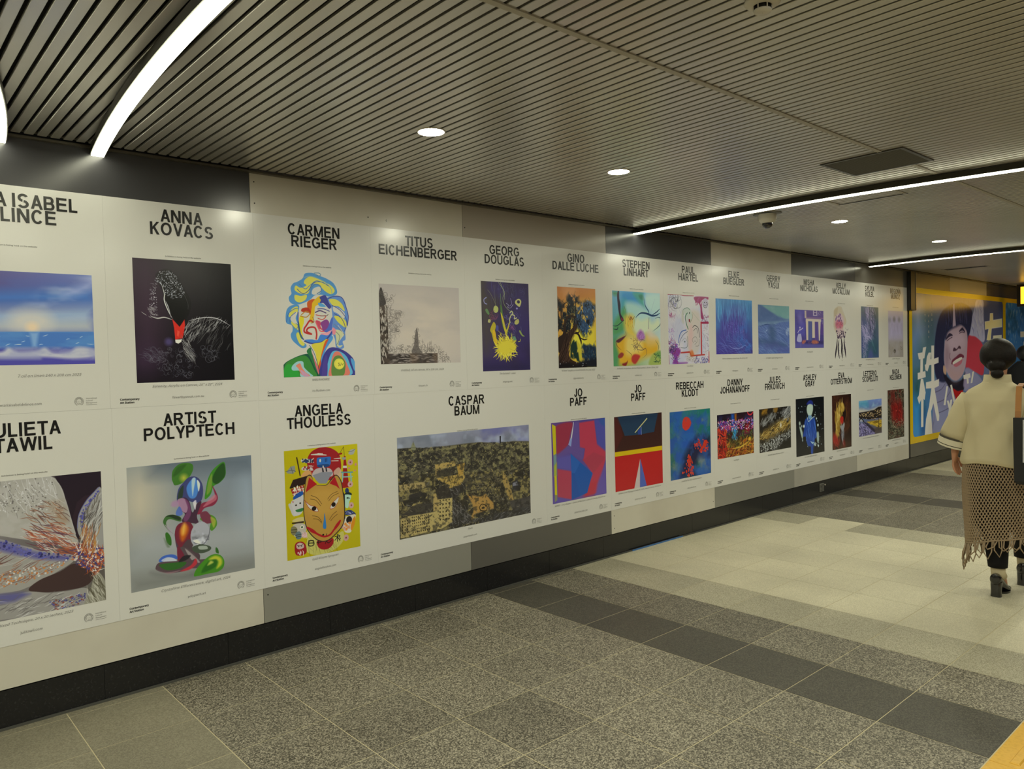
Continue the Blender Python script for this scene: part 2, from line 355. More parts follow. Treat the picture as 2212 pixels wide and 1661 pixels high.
def vnoise(h, w, fy, fx, seed, octs=4):
    r = np.random.RandomState(seed); out = np.zeros((h, w)); amp = 1.0; tot = 0
    for o in range(octs):
        ny, nx = int(np.ceil(fy)) + 2, int(np.ceil(fx)) + 2
        g = r.rand(ny, nx)
        y = np.linspace(0, fy, h, endpoint=False); x = np.linspace(0, fx, w, endpoint=False)
        yi, xi = y.astype(int), x.astype(int); ty, tx = y - yi, x - xi
        ty = (ty * ty * (3 - 2 * ty))[:, None]; tx = (tx * tx * (3 - 2 * tx))[None, :]
        out += amp * ((g[np.ix_(yi, xi)] * (1 - tx) + g[np.ix_(yi, xi + 1)] * tx) * (1 - ty) + (g[np.ix_(yi + 1, xi)] * (1 - tx) + g[np.ix_(yi + 1, xi + 1)] * tx) * ty)
        tot += amp; amp *= .5; fy *= 2; fx *= 2
    return out / tot
class Canvas:
    """A print painted in numbers: u to the right and v down, both 0..1000 across the picture."""
    def __init__(s, w, h):
        s.w, s.h = w, h; s.im = np.zeros((h, w, 3)); s.k = w / 1000.0
    def P(s, pts): return np.asarray(pts, float).reshape(-1, 2) * [s.w / 1000.0, s.h / 1000.0]
    def box(s, p, m):
        x0 = max(int(p[:, 0].min() - m), 0); x1 = min(int(p[:, 0].max() + m) + 2, s.w)
        y0 = max(int(p[:, 1].min() - m), 0); y1 = min(int(p[:, 1].max() + m) + 2, s.h)
        return x0, x1, y0, y1
    def blend(s, b, a, c):
        x0, x1, y0, y1 = b; a = a[..., None]; s.im[y0:y1, x0:x1] = s.im[y0:y1, x0:x1] * (1 - a) + hexc(c) * a if isinstance(c, str) else s.im[y0:y1, x0:x1] * (1 - a) + c * a
    def segd(s, b, p, closed, wid=None):
        x0, x1, y0, y1 = b
        X, Y = np.meshgrid(np.arange(x0, x1) + .5, np.arange(y0, y1) + .5)
        d = np.full(X.shape, 1e9); ins = np.zeros(X.shape, bool); m = len(p)
        for i in range(m if closed else m - 1):
            a, q = p[i], p[(i + 1) % m]; e = q - a; L = e @ e + 1e-9
            t = np.clip(((X - a[0]) * e[0] + (Y - a[1]) * e[1]) / L, 0, 1)
            dd = np.hypot(X - a[0] - t * e[0], Y - a[1] - t * e[1])
            if wid is not None: dd = dd - (wid[i] + (wid[i + 1] - wid[i]) * t)
            d = np.minimum(d, dd)
            if closed:
                cr = ((a[1] > Y) != (q[1] > Y)); ins ^= cr & (X < (q[0] - a[0]) * (Y - a[1]) / (q[1] - a[1] + 1e-12) + a[0])
        return np.where(ins, -d, d) if closed else d
    def mask(s, pts, soft):
        p = s.P(pts); f = max(soft * s.k, .7); b = s.box(p, f)
        if b[0] >= b[1] or b[2] >= b[3]: return None, None
        return b, np.clip(.5 - s.segd(b, p, True) / (2 * f), 0, 1)
    def poly(s, c, soft, al, pts, sm):
        if sm: pts = smooth(np.asarray(pts, float).reshape(-1, 2), True)
        b, a = s.mask(pts, soft)
        if b: s.blend(b, a * al, c)
    def line(s, c, w, al, pts, taper=0, sm=1):
        p = s.P(pts)
        if sm: p = smooth(p, False, 5)
        w = max(w * s.k / 2, .35)
        t = np.linspace(0, 1, len(p)); wid = w * (np.ones(len(p)) if not taper else np.clip(np.sin(np.pi * (t * .9 + .05)) if taper == 1 else 1 - t, .08, 1))
        b = s.box(p, w + 1)
        if b[0] >= b[1] or b[2] >= b[3]: return
        s.blend(b, np.clip(.5 - s.segd(b, p, False, wid), 0, 1) * al * min(1, w * 2), c)
    def ell(s, c, soft, al, cx, cy, rx, ry, rot=0):
        t = np.linspace(0, 2 * np.pi, 25)[:-1]; r = np.radians(rot)
        x, y = np.cos(t) * rx, np.sin(t) * ry; q = s.h / s.w
        pts = np.stack([cx + x * np.cos(r) - y * np.sin(r), cy + (x * np.sin(r) + y * np.cos(r)) / q], 1)
        b, a = s.mask(pts, soft)
        if b: s.blend(b, a * al, c)
    def run(s, ops):
        for o in ops:
            k = o[0]
            if k == 'g':
                u = np.linspace(0, 1, s.w)[None, :, None]; v = np.linspace(0, 1, s.h)[:, None, None]
                a, b, c, d = [hexc(x) for x in o[1:5]]
                s.im = (a * (1 - u) + b * u) * (1 - v) + (c * (1 - u) + d * u) * v
            elif k in 'pP': s.poly(o[1], o[2], o[3], o[4], k == 'P')
            elif k in 'lL': s.line(o[1], o[2], o[3], o[4], 1 if k == 'L' else 0)
            elif k == 'i': s.line(o[1], o[2], o[3], o[4], 0, 0)
            elif k == 'e': s.ell(*o[1:])
            elif k == 'n':      # colour, alpha, cells across, cells down, threshold, softness, seed, polygon, polygon softness
                m = vnoise(s.h, s.w, o[4], o[3], o[7]); a = np.clip((m - o[5]) / o[6] + .5, 0, 1) * o[2]
                if o[8] is None: s.blend((0, s.w, 0, s.h), a, o[1])
                else:
                    b, q = s.mask(o[8], o[9])
                    if b: s.blend(b, q * a[b[2]:b[3], b[0]:b[1]], o[1])
            elif k in 'sdc':    # strokes, dots, curls: count, size, width, angle, spread, colours, alpha, seed, polygon
                n, L, w, ang, spr, cols, al, seed, pl = o[1:10]
                r = np.random.RandomState(seed); pg = np.asarray(pl, float).reshape(-1, 2)
                lo, hi = pg.min(0), pg.max(0); done = 0; q = s.h / s.w
                for _ in range(n * 6):
                    if done >= n: break
                    x, y = lo + r.rand(2) * (hi - lo); ins = False
                    for i in range(len(pg)):
                        a, b = pg[i - 1], pg[i]
                        if (a[1] > y) != (b[1] > y) and x < (b[0] - a[0]) * (y - a[1]) / (b[1] - a[1]) + a[0]: ins = not ins
                    if not ins: continue
                    done += 1; c = cols[r.randint(len(cols))]; f = .5 + r.rand()
                    if k == 'd': s.ell(c, 0, al, x, y, w * f, w * f * (.7 + .6 * r.rand()), r.rand() * 180)
                    else:
                        t = np.radians(ang + spr * (r.rand() * 2 - 1)); l = L * f / 2
                        if k == 's':
                            bend = (r.rand() - .5) * l * .5; dx, dy = np.cos(t), np.sin(t)
                            s.line(c, w, al, [(x - dx * l, y - dy * l / q), (x - dy * bend, y + dx * bend / q), (x + dx * l, y + dy * l / q)], 1)
                        else:
                            tt = t + np.linspace(0, 3.5 + 2 * r.rand(), 8) * (1 if r.rand() < .5 else -1); rr = l * np.linspace(.35, 1, 8)
                            s.line(c, w, al, np.stack([x + rr * np.cos(tt), y + rr * np.sin(tt) / q], 1), 1)
        return s.im
# the prints, painted from shapes: u, v run 0..1000 over each picture
ART = {
 'maria': [
  ('g','4a3a66','5a6a9c','3c3470','352f78'),
  ('n','3f5f9c',0.8,2,5,0.5,0.3,1,[-318,184,1007,87,1000,350,-324,407],53.8),
  ('p','3d6aa6',53.8,0.9,[-321,268,1005,153,1001,317,-324,407]),
  ('p','8fa3b4',53.8,0.9,[-325,449,1000,350,993,645,-331,659]),
  ('p','a9a8a0',35.8,0.7,[-328,561,996,514,993,637,-331,652]),
  ('n','b5b6bb',0.7,3,6,0.55,0.25,5,[722,140,1009,21,998,448,484,465],53.8),
  ('P','a0a4c0',35.8,0.5,[787,231,927,93,1029,20,1026,119,883,242]),
  ('e','c2b9a8',53.8,0.8,587,524,134.4,84.3,0),
  ('e','d6bc98',23.3,0.9,591,595,37.6,35.8,0),
  ('p','4d79ac',3.6,1,[-331,652,1013,637,1008,843,-335,827]),
  ('n','3f66a4',0.7,3,12,0.5,0.2,7,[-331,659,1013,645,1008,843,-335,827],3.6),
  ('p','7fa0bd',12.5,0.8,[574,650,630,649,612,806,589,806]),
  ('p','4a4590',17.9,0.95,[-335,820,1008,826,1002,1073,-340,1022]),
  ('P','b3b2b4',12.5,0.95,[-336,869,213,848,385,858,439,813,501,860,611,846,667,815,723,871,819,864,889,809,998,842,1001,917,846,941,655,917,472,917,-337,913]),
  ('n','8d8fa8',0.6,10,14,0.5,0.2,9,[-334,799,1009,810,1005,958,-338,924],9),
  ('s',14,36,4.9,170,20,['c2cdd4'],0.7,3,[218,683,992,678,988,826,214,818]),
 ],
 'anna': [
  ('g','2a2026','0f0f10','1b141b','0d0c0e'),
  ('e','3b2936',177,0.9,119,385,162.2,501.6,0),
  ('e','382638',132.7,0.8,83,805,118,136.8,0),
  ('P','070707',20.6,1,[229,136,317,85,402,116,497,244,551,351,516,448,438,533,355,451,303,357,294,263]),
  ('d',420,0,3.7,0,0,['8a8a8c','b9b9b8','5d5d60'],0.85,1,[207,172,260,100,331,86,402,107,464,185,504,268,449,317,377,320,307,286,282,216]),
  ('d',120,0,3.9,0,0,['8d8a8a','b8b4b0'],0.7,2,[163,198,240,194,216,266,227,453,149,461,149,338]),
  ('L','c9c7c2',10.3,1,[269,193,296,275,294,334,328,416,368,481]),
  ('L','a5a3a0',8.8,1,[304,334,330,386,354,469]),
  ('l','55534f',2.9,0.9,[496,280,530,351,528,400]),
  ('L','99958c',5.9,1,[64,428,95,446,118,458]),
  ('L','b0aca2',13.3,1,[151,462,218,479,290,471,368,490]),
  ('s',14,59.2,6,20,40,['8f8a86'],0.8,3,[133,385,216,383,212,471,128,473]),
  ('p','c42a1e',2.2,1,[365,481,437,547,489,485,493,533,465,641,388,653,381,558]),
  ('p','e2553c',4.4,0.8,[414,575,435,587,421,629,407,617]),
  ('p','e6ded6',2.2,1,[388,653,455,650,448,671,418,686,390,677]),
  ('e','6a5ea0',20.6,0.5,322,671,36.9,38,0),
  ('s',150,69.2,4.8,-55,22,['9a978f','6b6862','b8b5ae'],0.7,4,[506,509,589,477,712,463,835,473,928,503,974,546,830,566,674,604,519,677,485,617]),
  ('L','c9c6c0',8.8,0.9,[529,496,681,467,835,473,975,534]),
  ('s',40,135.8,4.5,-60,14,['5c5a57','3b3a38'],0.8,14,[585,568,974,553,964,741,639,690]),
  ('s',45,105.4,5.2,55,12,['a5a29a','6d6a66'],0.75,5,[455,629,520,665,581,775,555,835,498,798]),
  ('c',120,53.1,4.5,0,180,['55545a','77767a','3c3b42'],0.6,6,[101,723,562,714,612,897,504,967,244,937,111,793]),
  ('c',30,73.7,4.5,0,180,['4a4a4c','66666a'],0.6,7,[637,714,822,715,848,827,662,825]),
  ('s',40,74,4.5,20,40,['57545c'],0.6,8,[60,723,255,724,248,854,55,804]),
 ],
 'carmen': [
  ('g','W','W','W','W'),
  ('P','4d83ad',1.6,1,[293,64,325,18,406,6,471,14,536,32,619,51,720,92,770,160,753,206,652,226,553,212,454,221,389,262,293,298,182,318,112,292,101,248,136,214,128,159,167,114,214,101]),
  ('P','c3bb4e',1.6,1,[325,74,390,43,487,56,586,86,686,117,737,166,686,202,602,177,520,123,438,109,389,161,357,207,261,210,183,179,198,135,261,154,341,129,309,108]),
  ('P','c3bb4e',1.6,1,[182,224,261,232,341,219,325,264,245,294,182,273]),
  ('P','W',1.6,1,[454,148,520,134,544,167,520,202,454,215,414,205,422,171]),
  ('l','54748e',11.5,1,[389,217,414,149,471,113,536,128,544,173,487,203]),
  ('l','3b4d78',8.2,1,[214,167,293,209,373,173,438,103,553,88,652,124]),
  ('l','7a9a96',9.8,1,[293,64,390,38,520,61,619,96,686,151,694,196]),
  ('l','49709c',8.2,1,[246,122,325,163,390,128,487,79,619,108]),
  ('l','5e7f8c',9.8,1,[454,7,520,4,545,20,520,32,479,23]),
  ('l','4a83b0',11.5,1,[293,98,317,47,390,27]),
  ('P','4d83ad',1.6,1,[50,425,73,359,135,324,230,322,222,389,214,444,214,533,229,622,261,666,309,689,312,717,261,728,198,700,127,650,109,600,135,561,127,512,58,491]),
  ('P','c3bb4e',1.6,1,[89,424,135,357,214,334,206,400,167,445,198,500,214,555,151,523,120,490,135,446]),
  ('P','W',1.6,1,[112,446,167,390,206,389,182,445,206,500,166,495,135,479]),
  ('l','3f5f9a',8.2,1,[58,480,89,402,167,357,214,350]),
  ('l','47609a',8.2,1,[104,490,112,435,182,390]),
  ('l','547a90',8.2,1,[135,512,182,545,214,511,182,495]),
  ('P','c3bb4e',1.6,1,[182,600,214,578,245,644,293,689,261,705,213,672]),
  ('P','5c7fb0',1.6,1,[619,244,720,219,822,221,882,272,904,341,925,410,916,492,873,562,873,643,830,666,847,724,770,741,728,712,719,643,686,575,694,483,677,392,652,312]),
  ('P','c3bb4e',1.6,1,[652,255,753,252,839,296,873,365,787,320,703,311]),
  ('P','W',1.6,1,[711,322,805,343,873,388,856,435,770,390,711,368]),
  ('P','c3bb4e',1.6,1,[720,414,822,424,890,469,890,527,822,504,753,459]),
  ('P','b8b88a',1.6,1,[728,551,822,562,856,597,787,655,770,701,830,701,787,724,745,701,736,632]),
  ('l','3c3f7c',8.2,1,[694,311,805,355,890,434,899,504]),
  ('l','3c3f7c',8.2,1,[720,391,822,435,873,515,864,562]),
  ('l','6a6f7a',8.2,1,[720,494,804,551,864,597]),
  ('l','7c8470',9.8,1,[728,563,787,609,770,666,736,701]),
  ('l','3c3f7c',9.8,1,[627,250,737,220,839,232,887,306,925,410,908,504]),
  ('l','W',8.2,0.9,[770,505,839,585,787,655]),
  ('P','W',1.6,1,[222,389,261,332,389,285,536,230,619,256,678,323,694,437,686,529,619,621,519,661,389,672,293,655,229,577,222,478]),
  ('P','b8501c',1.6,1,[349,286,454,260,405,363,389,408,357,375]),
  ('P','c9a222',1.6,1,[422,284,520,225,569,257,520,304,454,328,438,407,405,475,365,470,389,397,405,340]),
  ('P','3c3f7c',1.6,1,[520,236,602,216,644,278,678,323,652,346,602,313,569,291,520,293,536,264]),
  ('P','4f8fb5',1.6,1,[495,293,553,297,602,325,520,326]),
  ('P','a5321e',1.6,1,[277,349,357,341,389,386,325,387,261,377]),
  ('P','3d7a3f',1.6,1,[211,444,233,511,253,622,293,644,245,633,214,555]),
  ('P','c9bb2a',1.6,1,[229,444,277,421,293,477,261,555,277,622,245,577]),
  ('l','a5742a',11.5,1,[245,422,325,432,373,397,325,376,261,410]),
  ('l','46345a',13.1,1,[454,384,520,366,602,387]),
  ('l','b5382c',9.8,1,[462,407,536,417,602,416,553,451,487,440]),
  ('l','3c3f7c',9.8,1,[487,350,569,348,652,369]),
  ('l','3a2c2c',6.5,1,[520,417,602,416,632,401]),
  ('P','7c3f78',1.6,1,[520,485,602,450,644,484,602,552,552,564,536,519]),
  ('P','b54454',1.6,1,[454,463,520,474,520,519,552,553,487,531]),
  ('l','c85a5c',14.7,1,[454,475,487,531,520,564,602,564]),
  ('P','4a5fa5',1.6,1,[619,529,677,437,699,437,677,552,619,575,569,564]),
  ('l','a8302a',21.3,1,[413,475,373,464,325,510,293,544,301,577,389,593,325,566,357,532,438,531,462,587,454,638]),
  ('l','a8302a',13.1,1,[325,577,389,593]),
  ('l','8a6a2a',9.8,1,[414,430,430,475,389,487]),
  ('P','cf8f96',1.6,1,[519,587,602,575,677,552,635,598,536,621]),
  ('P','3f74b5',1.6,1,[293,650,389,644,470,649,519,598,619,604,686,552,694,586,619,643,487,678,373,680]),
  ('l','3c3f7c',16.4,1,[293,661,389,683,519,672,619,626,699,552]),
  ('P','d87f86',1.6,1,[694,529,736,551,719,597,686,586]),
  ('l','3d3f80',13.1,1,[217,389,214,478,232,577,277,644]),
  ('P','c5b53c',1.6,1,[389,694,519,672,602,638,602,689,552,746,519,814,495,881,486,1006,454,881,438,779]),
  ('P','c0522c',1.6,1,[586,655,652,643,619,701,552,757,519,836,486,994,462,926,503,836,536,746]),
  ('P','4a86b5',1.6,1,[619,655,677,609,686,643,602,723,552,803,519,893,519,814]),
  ('P','1f4f3a',1.6,1,[-1,885,135,821,293,784,357,801,437,926,486,1006,166,1004,-2,1000]),
  ('P','3a7a34',1.6,1,[26,875,213,805,325,812,405,925,437,1005,166,1001,26,990]),
  ('P','2f8f35',1.6,1,[8,918,73,875,166,921,197,999,11,998]),
  ('P','8fb3b0',1.6,1,[111,898,182,855,261,856,277,912,356,969,389,998,229,1000,213,944,119,937]),
  ('P','d07c5e',1.6,1,[166,893,221,872,245,911,292,957,356,994,245,983,197,921]),
  ('P','b88a9c',1.6,1,[221,933,292,962,340,997,261,992]),
  ('P','2f6a3c',1.6,1,[317,756,373,722,389,779,454,892,478,994,405,891,357,812]),
  ('P','c0606a',1.6,1,[389,756,421,835,470,926,473,983,429,892]),
  ('P','3d3a7a',1.6,1,[519,1006,519,859,585,757,669,721,787,736,908,783,998,865,998,1000]),
  ('P','5aa0b8',1.6,1,[585,1008,602,883,669,769,770,759,873,806,925,888,942,999]),
  ('P','c9705c',1.6,1,[627,1009,644,895,694,781,770,764,839,828,890,899,908,998]),
  ('P','5a7a3c',1.6,1,[669,1004,660,895,703,816,787,805,856,863,856,933,821,1000]),
  ('e','c9c04a',1.6,1,770,885,75.2,71.9,0),
  ('e','d6c84a',1.6,1,779,886,55.6,56.9,0),
  ('P','4a3f80',1.6,1,[519,1006,536,882,585,792,602,883,585,1008]),
  ('P','4f8fc0',1.6,1,[942,830,998,865,998,959,960,900]),
  ('l','5b5a30',6.5,1,[757,874,770,897,760,904]),
  ('l','5b5a30',6.5,1,[779,874,787,903]),
  ('l','5b5a30',6.5,1,[801,877,813,898,830,880]),
  ('l','2f3a5a',8.2,0.8,[357,700,405,756,454,858,495,1000]),
 ],
 'titus': [
  ('g','a59d94','a89f96','b4ab9b','b0a697'),
  ('e','c0b29c',292.7,0.9,497,496,439,302.1,0),
  ('n','a9a094',0.6,3,6,0.5,0.3,2,None,0),
  ('P','3a3530',2.9,1,[-1,145,15,57,35,56,53,142,79,229,50,288,3,291]),
  ('c',150,43.9,4,0,180,['4a443e','5a534b','3a3530'],0.6,3,[5,174,28,56,49,55,107,198,207,44,221,73,134,226,159,328,284,367,199,400,253,487,222,591,125,578,119,856,91,871,91,272,10,261]),
  ('c',120,49.8,3.3,0,180,['6a635a','857c70'],0.45,4,[90,330,312,351,226,428,235,635,107,754]),
  ('p','4a4036',2.9,1,[0,276,92,265,94,871,695,872,692,998,0,1000]),
  ('p','4d4742',2.9,0.8,[111,874,695,872,692,992,109,987]),
  ('n','2f2a25',0.7,12,20,0.52,0.2,5,[3,276,92,265,94,871,695,872,692,998,0,1000],2.9),
  ('s',90,36.3,9.3,85,15,['b8ae9c','a59c8c'],0.8,6,[10,290,89,272,86,987,7,993]),
  ('s',60,58.5,6.6,0,8,['a0958a','8a8075'],0.8,7,[98,878,695,875,689,990,95,987]),
  ('c',230,38.1,3.5,0,180,['4f4942','6f675d','3c3731'],0.6,8,[105,856,120,798,246,768,373,783,406,618,445,512,464,632,490,753,578,768,595,691,608,768,698,783,788,860,847,938,846,1000,707,998,696,867]),
  ('P','514a44',2.9,0.75,[412,663,440,542,456,662,460,798,502,866,371,865,403,753]),
  ('s',30,48.4,4,85,20,['57504a'],0.7,9,[375,723,639,706,666,859,343,858]),
  ('n','6f5a45',0.5,10,4,0.5,0.3,10,[342,872,695,872,692,998,339,995],7.3),
 ],
 'georg': [
  ('g','453d3a','2c2440','41374a','332a48'),
  ('n','3a2f5c',0.7,3,4,0.45,0.3,1,None,0),
  ('e','39305a',179.8,0.8,799,381,199.8,525.8,0),
  ('e','4a443a',139.8,0.8,79,496,119.9,450.6,0),
  ('p','292440',119.9,0.9,[-16,920,1013,911,1010,1023,-19,1005]),
  ('s',60,240.5,3.5,88,15,['55558a','6f7a6a','4a4a80'],0.5,2,[196,12,729,-5,721,231,186,242]),
  ('c',26,119.9,3.5,0,180,['4f4f8c','5a5a80'],0.5,3,[330,29,954,9,949,183,324,197]),
  ('l','8d9a6a',8,0.9,[360,7,427,57,484,119,443,173,460,237,498,278,577,320]),
  ('l','a3a878',6,0.9,[400,6,465,109,482,194]),
  ('l','85895c',6,0.8,[134,97,190,137,264,220,301,282]),
  ('l','7a7a60',4,0.8,[262,41,267,156,301,282]),
  ('l','5d7a4a',10,0.9,[395,132,401,238,415,386,508,557]),
  ('P','4f6b3a',2,1,[384,270,419,280,452,450,529,557,488,579,412,472]),
  ('P','b8a834',2,1,[387,344,444,407,499,536,552,460,572,470,498,584,450,525]),
  ('l','a8a24a',6,1,[311,537,388,579,487,590]),
  ('P','a8ad62',2,1,[252,283,292,266,340,292,328,335,279,348,241,325]),
  ('P','b0ad6a',2,1,[712,199,784,178,835,207,802,267,761,263,701,231]),
  ('e','332b46',2,1,773,214,32,27,0),
  ('P','a8a46a',2,1,[136,422,179,427,168,458,123,454]),
  ('P','5d7a4e',2,1,[78,313,116,307,158,358,133,371,86,339]),
  ('l','aeb075',20,1,[586,341,617,324,647,346,605,373,574,417,582,454]),
  ('l','b8b27a',18,1,[636,362,686,377,675,410,726,398]),
  ('P','a8a35c',2,1,[684,437,757,409,776,447,734,474,683,469]),
  ('l','8a8ab0',14,1,[102,181,54,203,62,240,109,254]),
  ('l','9a8cc0',6,1,[602,180,630,233,579,266]),
  ('l','a8a0c8',6,1,[510,235,559,256,538,278,598,287,660,243]),
  ('e','8f86b8',4,1,736,290,20,15,0),
  ('c',16,79.9,5.2,0,180,['7a3c58','8a4a60'],0.8,5,[181,358,298,356,296,420,179,421]),
  ('c',14,59.9,5.2,0,180,['8a4a78'],0.8,6,[571,492,672,491,671,545,569,546]),
  ('c',14,79.9,5.2,0,180,['6a6aa8','7a78b0'],0.7,7,[477,332,718,328,713,491,471,493]),
  ('P','4a4c88',4,0.9,[283,494,332,494,330,547,291,548]),
  ('P','a89a2e',2,1,[164,538,236,452,283,494,250,580,287,644,304,708,274,724,227,665,192,580]),
  ('P','c8a42a',2,1,[212,559,261,548,291,644,308,719,265,708]),
  ('P','8a9a4a',2,0.9,[773,556,794,539,844,588,895,610,833,605]),
  ('P','5f8a6a',2,0.9,[627,622,679,611,708,654,666,671]),
  ('l','b0a83a',10,1,[748,671,790,665,795,643]),
  ('l','4f7a4a',8,0.9,[529,546,608,600,647,633]),
  ('l','7f8a60',4,0.8,[588,600,669,589,689,622]),
  ('s',30,91.2,3.5,80,40,['8080a0','6a6a98'],0.6,8,[502,172,805,164,832,654,485,654]),
  ('s',110,299.6,20.8,0,90,['c9b838','b8a62e','d6c84a'],1,9,[384,687,525,665,605,698,581,785,439,806,362,751]),
  ('P','c9b93a',12,1,[323,719,444,671,585,676,706,726,642,785,520,807,419,806,341,773]),
  ('L','c2b033',32,1,[440,795,278,870]),
  ('L','c2b033',28,1,[430,795,387,887]),
  ('L','c2b033',28,1,[520,796,457,871]),
  ('L','c2b033',28,1,[381,762,252,794]),
  ('L','c2b033',28,1,[624,731,721,764]),
  ('L','c2b033',24,1,[344,708,275,697]),
  ('L','4a3a30',12,0.7,[562,752,663,780]),
  ('L','3f3450',12,0.8,[530,817,581,785]),
 ],
 'gino': [
  ('g','ad6a34','b5722e','c9a838','c9b03a'),
  ('n','c48a52',0.7,3,4,0.5,0.25,1,[-9,-2,1037,-31,1031,187,-15,207],74.5),
  ('p','c9a540',124.2,0.9,[250,202,1031,187,1021,479,242,485]),
  ('p','d0bb38',99.4,1,[315,484,1021,479,1012,770,307,767]),
  ('e','d6c83c',74.5,1,532,673,198.8,154.3,0),
  ('n','14181f',1,14,14,0.42,0.12,2,[-13,138,128,205,202,180,252,120,327,65,375,94,475,67,549,89,535,161,646,195,800,132,875,190,991,212,986,358,919,431,864,552,709,637,610,577,488,483,360,602,189,614,-14,579],44.7),
  ('n','2a3f58',1,16,16,0.5,0.12,3,[445,246,647,171,800,144,977,225,973,358,919,431,839,553,709,625,561,530,464,459],44.7),
  ('s',260,46.2,10.3,75,40,['3f6284','2f4d6c','4f7290'],0.8,4,[470,246,647,183,800,144,977,225,973,358,892,480,709,625,536,518]),
  ('s',200,42.6,10.3,60,60,['12161c','2a3a34','0e1116'],0.8,5,[10,160,252,132,327,71,475,79,547,173,489,435,190,579,0,510]),
  ('s',60,38.7,8.3,60,60,['6a7a5a','8a8a60'],0.6,15,[29,311,471,198,465,424,118,556]),
  ('P','2e2018',5,1,[-2,1000,40,777,115,661,214,579,338,519,476,453,487,507,386,578,297,684,257,790,303,884,474,933,599,935,548,958,423,1004]),
  ('P','2a1d18',5,1,[-4,638,118,579,145,462,221,367,344,342,466,364,441,382,293,378,219,438,203,555,262,602,138,696,15,812]),
  ('L','2c1f18',34.8,1,[121,462,88,346,127,240,250,179]),
  ('L','2a2018',24.8,1,[142,556,72,509,0,486]),
  ('L','241a18',44.7,1,[386,572,510,578,582,661,593,714]),
  ('L','241a18',22.4,1,[534,613,658,649,759,643]),
  ('L','2a1d18',24.8,1,[436,554,523,560,556,530]),
  ('s',60,337.6,10.3,-65,12,['5a4032','1a1210','4a3428'],0.7,6,[38,835,139,661,362,543,463,483,283,720,253,931,57,999]),
  ('n','1a3028',1,14,14,0.38,0.15,7,[308,720,384,649,458,649,481,720,549,934,303,873],19.9),
  ('n','1d2c3c',1,14,10,0.36,0.15,8,[579,768,644,697,732,721,808,709,910,733,990,661,1000,1000,573,958],19.9),
  ('p','191b22',34.8,1,[549,922,1009,879,1005,1006,423,1004]),
  ('p','1a1515',29.8,1,[-1,940,253,931,473,969,724,960,723,1008,-2,1003]),
  ('s',60,52.3,10.3,80,30,['2a4a44','34506c'],0.7,9,[580,720,989,697,983,891,600,911]),
  ('p','b8ad34',12.4,0.9,[482,661,568,720,602,840,587,923,537,910,515,803]),
  ('d',10,0,8.3,0,0,['a8a8a8'],0.8,10,[36,905,983,891,979,1000,34,987]),
 ],
 'stephen': [
  ('g','5f9ab5','8fb5cc','4f8a5a','c9c49c'),
  ('P','2f7fae',50.9,1,[211,-4,611,-4,661,125,422,144,208,140]),
  ('P','3f8f7a',33.9,0.9,[425,14,611,1,661,81,660,169,745,255,541,129]),
  ('P','2f6f58',13.6,0.9,[542,42,628,39,661,103,575,95]),
  ('P','a8c4cf',50.9,1,[679,37,996,8,1003,248,815,275,694,190]),
  ('P','3f7a4a',27.2,0.9,[11,20,114,16,97,59,33,61]),
  ('P','3f8f9a',42.4,0.9,[175,152,274,116,270,309,187,333]),
  ('P','4f8a50',33.9,0.9,[89,356,256,202,301,363,215,526,19,591,3,474]),
  ('P','98bcae',42.4,1,[256,170,372,145,574,193,710,267,503,326,400,415,302,330]),
  ('P','c0c9a4',42.4,1,[417,415,537,304,710,300,813,409,957,351,991,463,811,544,498,590,398,513]),
  ('P','9fc0b8',33.9,0.9,[504,293,675,267,744,332,570,380]),
  ('P','c9b04a',42.4,1,[236,342,419,328,415,502,498,612,362,612,248,536]),
  ('P','c89a2a',50.9,1,[48,699,247,590,412,634,669,656,917,645,951,804,878,860,665,891,355,986,122,981,61,828]),
  ('P','c9a85a',42.4,1,[671,567,882,611,916,713,703,723]),
  ('P','d4bd6a',50.9,0.9,[279,612,566,645,580,801,274,852]),
  ('P','c8b8a0',42.4,0.8,[742,499,882,577,917,633,740,622]),
  ('P','4f8a56',33.9,1,[-3,688,67,613,48,699,109,850,73,980,0,1000]),
  ('P','8fa04a',20.4,0.9,[807,859,987,816,1000,1000,734,1000]),
  ('P','5f8a4a',17,0.8,[879,838,1002,805,1001,908,914,884]),
  ('P','2a2030',5.1,1,[114,6,139,5,141,100,161,184,163,301,211,364,210,397,161,387,121,270,103,143,97,59]),
  ('P','7a3038',6.8,0.9,[170,354,215,375,210,402,170,386]),
  ('L','1f3a5a',27.2,1,[469,349,572,286,710,289,815,314,921,306,1002,271]),
  ('L','1f3f5f',15.3,1,[661,81,677,179,745,255,753,299]),
  ('l','2a3a4a',6.8,0.9,[753,343,746,432,742,499]),
  ('L','2f4f58',11.9,1,[885,352,993,339,992,440,829,532]),
  ('L','1f2f4f',13.6,1,[815,309,922,262,994,215]),
  ('l','8fa4a0',5.1,0.8,[780,287,834,186,880,85]),
  ('L','24303a',10.2,1,[-2,464,87,463,185,408,235,385]),
  ('L','24303a',13.6,1,[2,506,85,511,103,473]),
  ('l','3a4a2a',5.1,0.8,[239,203,270,309,250,439]),
  ('s',26,102.1,6.8,75,18,['b8742a','d6bd4a','a8a03a'],0.8,1,[252,353,435,328,416,480,315,503]),
  ('L','7a4a2a',13.6,1,[310,330,351,383,368,340,401,372,452,327]),
  ('P','9a5fa0',20.4,0.9,[481,590,568,512,653,589,635,645,531,656]),
  ('s',14,63.2,6.8,-60,40,['b48ab8','7a4080'],0.8,2,[481,590,585,523,653,589,566,645]),
  ('P','4a2030',6.8,0.9,[65,666,164,623,246,601,196,645,113,688]),
  ('L','5a3038',10.2,1,[248,536,263,590,180,623,65,666,80,731,160,786]),
